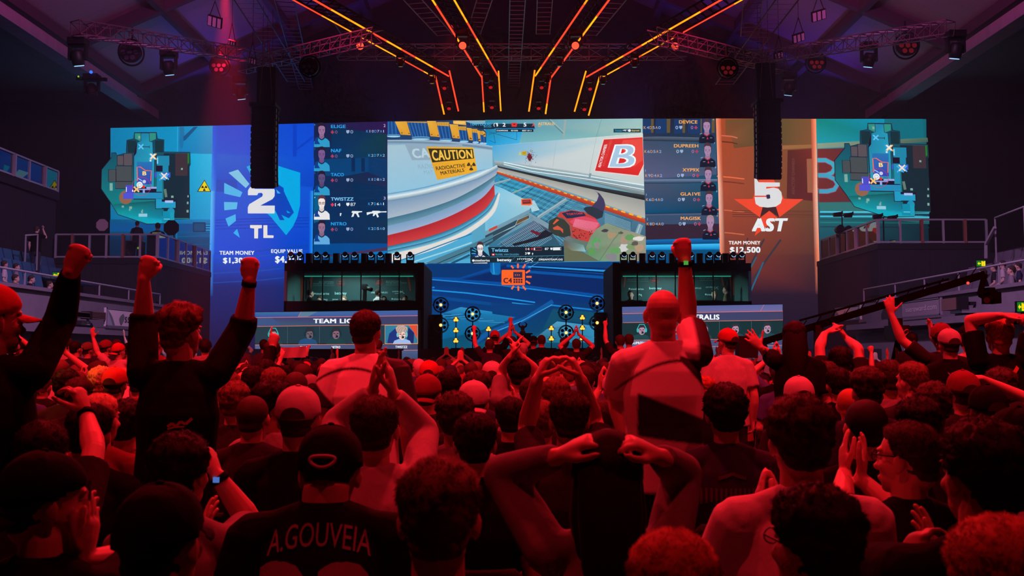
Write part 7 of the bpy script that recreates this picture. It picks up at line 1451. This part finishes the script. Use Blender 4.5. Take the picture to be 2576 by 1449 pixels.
# ================================================================ put the people in
CHAIRM = mat('black_chair_fabric', (.008, .008, .009), .85, 0, .2, 60); CHROME = mat('chair_tube', (.25, .25, .27), .3, .9)
def chair_parts():
    s = MB(); s.prism([(-.22, -.18, .40), (.22, -.18, .40), (.23, .24, .43), (-.23, .24, .43)], (0, 0, .05))
    b = MB(); P = []
    for z, y, w in ((.48, -.20, .19), (.56, -.225, .205), (.67, -.25, .205), (.76, -.27, .19), (.79, -.28, .16)): P.append((z, y, w))
    for th in (0, .035):
        for z, y, w in P:
            for j in range(7): f = j/6*2-1; b.v.append((f*w, y+.03*f*f*1.0+th, z))
    n = len(P)*7
    for i in range(len(P)-1):
        for j in range(6): a = i*7+j; b.f += [(a, a+1, a+8, a+7), (n+a, n+a+7, n+a+8, n+a+1)]; b.sm += [True, True]
    for i in range(len(P)-1): b.f += [(i*7, i*7+7, n+i*7+7, n+i*7), (i*7+6, n+i*7+6, n+i*7+13, i*7+13)]; b.sm += [False]*2
    for j in range(6): a = (len(P)-1)*7+j; b.f += [(a, a+1, n+a+1, n+a), (j, n+j, n+j+1, j+1)]; b.sm += [False]*2
    lg = []
    for sx in (-1, 1): lg.append(MB().tube([(sx*.21, .22, .42), (sx*.21, .22, 0)], .012, 8, rnd=False).mesh('leg')); lg.append(MB().tube([(sx*.21, -.17, .42), (sx*.21, -.20, 0)], .012, 8, rnd=False).mesh('leg'))
    fr = MB()
    for sx in (-1, 1): fr.tube([(sx*.20, -.16, .42), (sx*.205, -.20, .52), (sx*.19, -.235, .64)], .012, 8)
    return s.mesh('seat'), b.mesh('backrest'), lg, fr.mesh('back_frame')
CH = chair_parts()
def chair(x, y, label, k=1):
    t = empty('arena_chair', (x, y, 0), label, 'chair', 'black padded chairs of the floor seating', world=False); t.scale = (k, k, k)
    link('seat', CH[0], CHAIRM, t, True); link('backrest', CH[1], CHAIRM, t, True); link('back_frame', CH[3], CHROME, t, True)
    for l in CH[2]: link('leg', l, CHROME, t, True)
def soft(fn, p, h):                    # clean edges between the cloth colours
    s = [fn(p+Vector((i*.004, 0, j*.004)), h)[0] for i in (-1, 0, 1) for j in (-1, 0, 1)]; t = (sum(s)/9-BLK[0])/(WHT[0]-BLK[0]); return tuple(BLK[i]+(WHT[i]-BLK[i])*t for i in (0, 1, 2))
used = set(); nper = 0; TAKEN = []; NEEDC = []
for hx, hy, Y, root, k, f, a in HEROES:
    lab = a['label']
    if lab.endswith('|'):
        nx = min(HEROES, key=lambda q: (q[0]-hx)**2+(2.2*(q[1]-hy))**2 if (q[3] is not root and not q[6]['label'].endswith('|')) else 1e12); nn = nx[6]['label'].split(' ')
        col = int(hx//161)+1; lab = f'{lab[:-1].replace("seated fan", "fan")}, {("far left", "left", "left", "left of middle", "left of middle", "left of middle", "middle", "middle", "middle", "right of middle", "right of middle", "right", "right", "right", "far right", "far right")[col-1]}, row {int(Y/.95)} back'
        while lab in used: lab = lab.replace('fan with', 'other fan with', 1) if 'other' not in lab else lab+' inner'
    used.add(lab)
    r = empty('person', root, lab, 'person', a['group'], world=False); r.scale = (k, k, k); nper += 1
    big = f['hc'].z < 1.3
    cm = M_CL[a['cl']]
    if a['col']:
        me = f['shirt']; at_ = me.color_attributes.new('Col', 'FLOAT_COLOR', 'POINT'); h = f['hip'].z; at_.data.foreach_set('color', [c for v in me.vertices for c in (*soft(a['col'], v.co, h), 1)]); cm = M_PRINT
    so = dress(r, f, M_SK[a['skin']], cm, a['hs'], a['hc'], a['cap'], a['capc'], a['seed'], Y < 10, Y < 6, a['specs'])
    if a['after']: a['after'](r, f, so)
    TAKEN.append((root.x, root.y)); 
    if big and Y < 6.5: NEEDC.append((root.x, root.y+.02, k, lab))
for x, y, k, lab in NEEDC: chair(x, y-.02, 'black padded chair under the '+' '.join(lab.split(' ')[:9]).rstrip(','), min(1, k))
# ---- crowd templates
rr = random.Random(77)
TPL = {}
for nm, kw in dict(sit=dict(), sitl=dict(yaw=.5), sitr=dict(yaw=-.5), clap=dict(L='clap', Rr='clap'), clapl=dict(L='claphigh', Rr='claphigh', yaw=.2), over=dict(L='over', Rr='over'), fistr=dict(Rr='fist'), fistl=dict(L='fist'), open=dict(L='open', Rr='open'), onhead=dict(L='onhead', Rr='onhead'), lean=dict(lean=.16, nod=.1),
                   sstand=dict(seat=False, L='hang', Rr='hang'), sclap=dict(seat=False, L='over', Rr='over'), sphone=dict(seat=False, L='hang', Rr='phone'), sopen=dict(seat=False, L='open', Rr='open'), sitlong=dict(sleeve='long', L='clap', Rr='clap')).items():
    TPL[nm] = figure(vox=.0125, **{**dict(seat=True), **kw})
POSE = dict(sit='hands down', sitl='looking left', sitr='looking right', clap='clapping', clapl='clapping high', over='clapping overhead', fistr='right fist up', fistl='left fist up', open='arms spread up', onhead='hands on head', lean='leaning forward', sstand='standing', sclap='standing and clapping', sphone='standing with phone up', sopen='standing, arms up', sitlong='clapping, long sleeves')
wts = [('sit', 22), ('sitl', 9), ('sitr', 9), ('clap', 14), ('clapl', 8), ('over', 5), ('fistr', 3), ('fistl', 2), ('open', 3), ('onhead', 2), ('lean', 8), ('sitlong', 6), ('sstand', 1), ('sclap', 1), ('sphone', 1), ('sopen', 1)]
def pick(w):
    t = rr.random()*sum(b for a, b in w)
    for a, b in w:
        t -= b
        if t <= 0: return a
    return w[-1][0]
spots = []
for i in range(24):
    Y = 6.35+.93*i; n = int(1.12*Y/.53)
    for j in range(-n, n+1):
        x = j*.53+(.26 if i % 2 else 0)+rr.uniform(-.06, .06); y = Y+rr.uniform(-.1, .1)
        if abs(x) > min(.535*y+.15, 9.9) or y > 27.8: continue
        if any((x-a)**2+(y-b)**2 < .24 for a, b in TAKEN): continue
        if rr.random() < .05: continue
        spots.append((y, x, i))
spots.sort(); NIND = max(0, 296-nper-26); rows = {}
PHONE = emis('phone_glow', C(120, 160, 230), 1.2)
far = []
for n, (y, x, i) in enumerate(spots):
    pose = pick(wts); 
    if (pose in ('sclap', 'sopen', 'sphone', 'sstand') and (y < 12 or abs(x) < .25*y)) or (pose in ('over', 'open', 'fistr', 'fistl') and (y < 11 or (abs(x) < .25*y and y < 17))): pose = 'sit'
    capd = rr.random() < .24; cap = ('backward' if rr.random() < .35 else 'forward') if capd else None; capc = rr.choice(('black', 'red', 'pale', 'grey', 'navy', 'maroon', 'olive'))
    hs = pick([('short', 9), ('messy', 6), ('fade', 5), ('curly', 3), ('quiff', 4), ('buzz', 2), ('long', 2)]) if not cap else 'short'; hc = pick([('black', 8), ('brown', 9), ('mid', 6), ('blond', 3), ('ginger', 1), ('grey', 1)])
    cl = pick([('black', 10), ('dark', 8), ('navy', 4), ('grey', 5), ('white', 3), ('red', 2), ('blue', 2), ('maroon', 2), ('pale', 3), ('olive', 1), ('teal', 1)]); sk = rr.choice((0, 0, 3, 1, 0, 2)); k = rr.uniform(.93, 1.04); rz = rr.uniform(-.25, .25)-x*.012
    if n >= NIND: far.append((y, x, pose, cap, capc, hs, hc, cl, sk, k, rz)); continue
    rows.setdefault(i, []); rows[i].append(x); f = TPL[pose]
    hd = f'backwards {capc} cap' if cap == 'backward' else f'{capc} cap' if cap else f'{ {"short": "short", "messy": "tousled", "fade": "clipped", "curly": "curly", "quiff": "swept up", "buzz": "shaved", "long": "long"}[hs]} {hc} hair'
    px = 1288+x/y*2504
    where = f'row {i+7}, {abs(int(x/.53))+1} seats {"left" if px < 1288 else "right"} of centre'
    lab = f'fan with {hd}, {cl} top, {POSE[pose]}, {where}'
    ws = lab.split(' ')
    if len(ws) > 16: lab = f'{hd}, {cl} top, {POSE[pose]}, {where}'
    while lab in used: lab = lab.replace('of centre', 'of the middle', 1) if 'of centre' in lab else lab+' too'
    used.add(lab)
    r = empty('person', (x, y, 0), lab, 'person', 'crowd of fans on the arena floor', rz=rz, world=False); r.scale = (k, k, k); nper += 1
    dress(r, f, M_SK[sk], M_CL[cl], hs, hc, cap, capc, n, y < 9.5)
print('PEOPLE', nper, 'far', len(far))
# ---- everyone further back as one mass
LOW = {}
for nm in ('sit', 'clap', 'over', 'fistr', 'open', 'sstand', 'sclap', 'sopen'):
    kw = dict(sit=dict(), clap=dict(L='clap', Rr='clap'), over=dict(L='over', Rr='over'), fistr=dict(Rr='fist'), open=dict(L='open', Rr='open'), sstand=dict(seat=False, L='hang', Rr='hang'), sclap=dict(seat=False, L='over', Rr='over'), sopen=dict(seat=False, L='open', Rr='open'))[nm]
    f = figure(vox=.026, svox=.04, coarse=True, **{**dict(seat=True), **kw}); hm = f['HM']; hh = hair('short', 1, False); LOW[nm] = []
    for me, sl in ((f['body'], 0), (f['shirt'], 1), (hh, 2)):
        vs = [(hm @ v.co if sl == 2 else v.co).copy() for v in me.vertices]; LOW[nm].append((vs, [tuple(p.vertices) for p in me.polygons], sl))
import numpy as np
V, Fc, Cc = [], [], []; nb = 0
for (y, x, pose, cap, capc, hs, hc, cl, sk, k, rz) in far:
    nm = pose if pose in LOW else {'sphone': 'sopen', 'clapl': 'clap', 'fistl': 'fistr', 'sitlong': 'clap', 'onhead': 'over'}.get(pose, 'sit')
    if nm in ('over', 'open', 'fistr', 'sclap', 'sopen') and rr.random() < .45: nm = 'sit'
    if rr.random() < .02: nm = 'sstand'
    c, s = cos(rz)*k, sin(rz)*k
    cols = ((.55, .34, .25), {'black': (.016, .016, .018), 'dark': (.045, .042, .048), 'white': (.7, .68, .68), 'red': (.5, .05, .05), 'grey': (.24, .23, .24), 'pale': (.5, .47, .48)}.get(cl, (.05, .05, .09)), ({'red': (.5, .05, .05), 'pale': (.5, .47, .48), 'maroon': (.2, .04, .05)}.get(capc, (.02, .02, .025)) if cap else {'black': (.012, .01, .01), 'brown': (.07, .04, .025), 'mid': (.15, .085, .05), 'blond': (.5, .36, .2)}.get(hc, (.1, .06, .04))))
    for vs, fs, sl in LOW[nm]:
        a = np.array(vs); V.append(np.stack([x+a[:, 0]*c-a[:, 1]*s, y+a[:, 0]*s+a[:, 1]*c, a[:, 2]*k], 1)); Fc += [tuple(q+nb for q in p) for p in fs]; Cc.append(np.tile(np.array([*cols[sl], 1]), (len(a), 1))); nb += len(a)
if far:
    V = np.concatenate(V); me = bpy.data.meshes.new('distant_crowd'); me.from_pydata(V.tolist(), [], Fc); me.polygons.foreach_set('use_smooth', [True]*len(Fc))
    ca = me.color_attributes.new('Col', 'FLOAT_COLOR', 'POINT'); ca.data.foreach_set('color', np.concatenate(Cc).ravel().tolist())
    o = link('distant_crowd', me, M_PRINT); tag(o, 'dense far part of the standing and seated crowd in front of the stage', 'crowd', None, 'stuff')
# ---- people off the floor
def extra(x, y, Y, pose, g, lab, cl='dark', hs='short', hc='brown', cap=None, capc='black', rz=0, group=None, sk=0):
    f = TPL[pose]; P = at(x, y, Y); k = (P.z-g)/(f['top']+.012); r = empty('person', (P.x, P.y, g), lab, 'person', group, rz=rz, world=False); k = max(.8, min(1.15, k)); r.scale = (k, k, k); r.location.z = P.z-k*(f['top']+.012)
    dress(r, f, M_SK[sk], M_CL[cl], hs, hc, cap, capc, int(x), False)
for a in ((345, 556, 33, 'sstand', 4.45, 'person standing on the left platform silhouetted against the map screen'), (396, 560, 33.2, 'sitl', 4.45, 'person sitting beside the dark umbrella on the left platform'), (92, 568, 27.5, 'sphone', 4.0, 'person leaning with hands to the face above the left stand', 'black')): extra(*a)
for x, y, rw, p, cl, d in ((8, 655, 1, 'sitl', 'pale', 'pale top at the left edge of the left stand'), (38, 662, 1, 'sit', 'grey', 'grey top in the left stand'), (36, 690, 0, 'sit', 'olive', 'olive top low in the left stand'), (68, 692, 0, 'lean', 'dark', 'dark top leaning forward in the left stand'), (122, 706, 0, 'sit', 'navy', 'navy top near the exit sign in the left stand')): extra(x, y, (11.6+.8*rw)*2504/abs(x-1288), p, 2.3+.42*rw, 'seated person with '+d, cl, rz=-1.0, group='people in the side stands')
for x, y, rw, p, cl, d in ((2503, 664, 1, 'sit', 'dark', 'dark top beside the crane head in the right stand'), (2525, 655, 1, 'sit', 'pale', 'pale top in the right stand'), (2548, 668, 0, 'sit', 'grey', 'grey top in the right stand'), (2572, 660, 1, 'lean', 'navy', 'navy top at the right edge of the right stand'), (2476, 676, 0, 'sit', 'black', 'black top under the right exit sign')): extra(x, y, (11.6+.8*rw)*2504/abs(x-1288), p, 2.3+.42*rw, 'seated person with '+d, cl, rz=1.0, group='people in the side stands')
FL = 1.75
for x, y, Y, p, cl, lab, hs, hc, rz in ((778, 728, 31.2, 'sstand', 'black', 'person with a lanyard standing inside the left player booth', 'short', 'black', -1.2), (949, 727, 31.3, 'sstand', 'white', 'coach in a white shirt standing inside the left player booth', 'short', 'brown', -1.0), (807, 745, 31.5, 'sit', 'navy', 'seated player beside the standing person in the left booth', 'short', 'brown', 2.6), (866, 744, 31.5, 'sit', 'navy', 'seated player below the betting logo in the left booth', 'short', 'mid', 2.8),
                                        (966, 744, 31.5, 'sit', 'navy', 'seated player beside the coach in the left booth', 'buzz', 'brown', 3.3), (1018, 743, 31.5, 'sit', 'navy', 'seated player at the right end of the left booth', 'short', 'brown', 3.4), (1830, 718, 31.2, 'sstand', 'olive', 'coach standing at the right end inside the right player booth', 'messy', 'brown', 1.2), (1587, 731, 31.5, 'sit', 'black', 'seated player at the left end of the right booth', 'short', 'brown', 2.9), (1797, 732, 31.5, 'sit', 'black', 'seated player beside the coach in the right booth', 'short', 'blond', 3.2)):
    extra(x, y, Y, p, FL, lab, cl, hs, hc, rz=rz, group='players and coaches in the booths')
# ================================================================ lamps, added fill lights and haze
def lamp(kind, name, loc, to, col, power, size=.3, angle=60, blend=.5):
    d = bpy.data.lights.new(name, kind); d.color = col; d.energy = power; o = bpy.data.objects.new(name, d); COL.objects.link(o); o.location = loc
    o.rotation_euler = (Vector(to)-Vector(loc)).to_track_quat('-Z', 'Y').to_euler()
    if kind == 'SPOT': d.spot_size = R(angle); d.spot_blend = blend; d.shadow_soft_size = size
    elif kind == 'AREA': d.size = size
    else: d.shadow_soft_size = size
    return o
RED = (1, .014, .026)
for x, y, tx, ty, p, an in ((-3.5, 1.5, -2.5, 4.6, 850, 70), (3.5, 1.5, 2.5, 4.6, 850, 70), (-6, 5, -5, 9, 3400, 80), (0, 4.5, 0, 8.5, 3400, 80), (6, 5, 5, 9, 3400, 80), (-6, 10, -5, 15, 3600, 80), (0, 10, 0, 15, 3600, 80), (6, 10, 5, 15, 3600, 80), (-3.5, 13.5, -2.5, 4, 4300, 60), (3.5, 13.5, 2.5, 4, 4300, 60)):
    lamp('SPOT', 'red_wash_lamp', (x, y, 10.4), (tx, ty, 1), RED, p, .2, an, .8)
lamp('SPOT', 'amber_lamp', (-9, 6, 8), (-3.2, 8.0, 1.2), (1, .22, .02), 2600, .1, 12, .9)
lamp('SPOT', 'red_beam_lamp', at(565, -30, 28.5), at(585, 560, 29.5), (1, .01, .04), 22000, .12, 28, .9); lamp('SPOT', 'red_beam_lamp', at(1722, 60, 26), at(1790, 190, 27), (1, .01, .03), 1500, .08, 26, .8); lamp('SPOT', 'red_beam_lamp', at(1145, 40, 27), at(1110, 180, 27), (1, .01, .02), 900, .08, 30, .8)
for s in (-1, 1):
    lamp('SPOT', 'violet_fill_light', (s*7, 20, 10.9), (s*12.0, 29, 13.0), (.62, .08, .38), 1700, .3, 75, .8); lamp('SPOT', 'violet_fill_light', (s*4, 17, 10.6), (s*11.5, 25, 3), (.80, .36, .82), 4400, .3, 60, .8)  # added violet fill in place of screen bounce on side walls and roof
    lamp('SPOT', 'blue_haze_fill', (s*4.5, 37.7, 9.7), (s*4, 33, 16), (.10, .05, .95), 300, .2, 110, .9); lamp('SPOT', 'blue_haze_fill', (s*11, 37.9, 9.7), (s*9.5, 33, 16), (.16, .05, .85), 220, .2, 110, .9); lamp('AREA', 'booth_lamp', (s*5.0, 31.2, 3.95), (s*5.0, 31.6, 2), (.75, 1, .95), 60, 1.2)  # blue spots added out of sight behind the video wall to tint the haze
for x_ in (891, 1145, 1472, 1722): q_ = at(x_, 60, 26.5); lamp('SPOT', 'red_truss_lamp', q_, q_+Vector((-.1*q_.x, -.8, -1.0)), (1, .01, .05), 130, .08, 60, .9)
lamp('SPOT', 'red_top_fill', (-2, 22, 12.5), (-2, 30, 15), (1, .02, .08), 350, .4, 120, .9); lamp('SPOT', 'red_top_fill', (3, 22, 12.5), (3, 30, 15), (1, .02, .08), 350, .4, 120, .9)  # unseen red fill added to redden the haze under the roof
for s in (-1, 1): lamp('SPOT', 'red_cross_fill', (s*13, 26, 11.9), (0, 27, 12.6), (1, .02, .16), 8000, .15, 46, .9)  # red side fill added for a glow across the upper haze

hz = bpy.data.materials.new('stage_haze'); hz.use_nodes = True; nt = hz.node_tree; nt.nodes.clear()
v = nt.nodes.new('ShaderNodeVolumeScatter'); v.inputs['Color'].default_value = (1, 1, 1, 1); v.inputs['Density'].default_value = .0062; v.inputs['Anisotropy'].default_value = .2
nt.links.new(v.outputs[0], nt.nodes.new('ShaderNodeOutputMaterial').inputs['Volume'])
o = MB().box((-19.9, 21, .02), (19.9, 38.7, 17.5)).build('haze', hz); tag(o, 'thin stage haze hanging over the stage end of the hall', 'haze', None, 'stuff')
# ================================================================ camera, world, view
cd = bpy.data.cameras.new('camera'); cam = bpy.data.objects.new('camera', cd); COL.objects.link(cam)
cam.location = CAMP; cam.rotation_euler = (pi/2+PITCH, 0, 0); cd.sensor_width = 36; cd.lens = F*36/W; cd.clip_end = 200
SC.camera = cam
cd.dof.use_dof = True; cd.dof.focus_distance = 22; cd.dof.aperture_fstop = 8
wd = bpy.data.worlds.new('world'); SC.world = wd; wd.use_nodes = True
wd.node_tree.nodes['Background'].inputs[0].default_value = (.004, .002, .006, 1); wd.node_tree.nodes['Background'].inputs[1].default_value = .3
vs = SC.view_settings; SC.display_settings.display_device = 'sRGB'; vs.view_transform = 'Standard'; vs.look = 'None'; vs.exposure = 0; vs.gamma = 1; vs.use_curve_mapping = False
cy = SC.cycles; cy.max_bounces = 4; cy.diffuse_bounces = 2; cy.glossy_bounces = 2; cy.transmission_bounces = 3; cy.transparent_max_bounces = 8; cy.volume_bounces = 0
cy.caustics_reflective = False; cy.caustics_refractive = False; cy.sample_clamp_indirect = 3; cy.sample_clamp_direct = 0
cy.use_denoising = True; cy.use_light_tree = True
cy.use_adaptive_sampling = True; cy.adaptive_threshold = .03; cy.adaptive_min_samples = 12
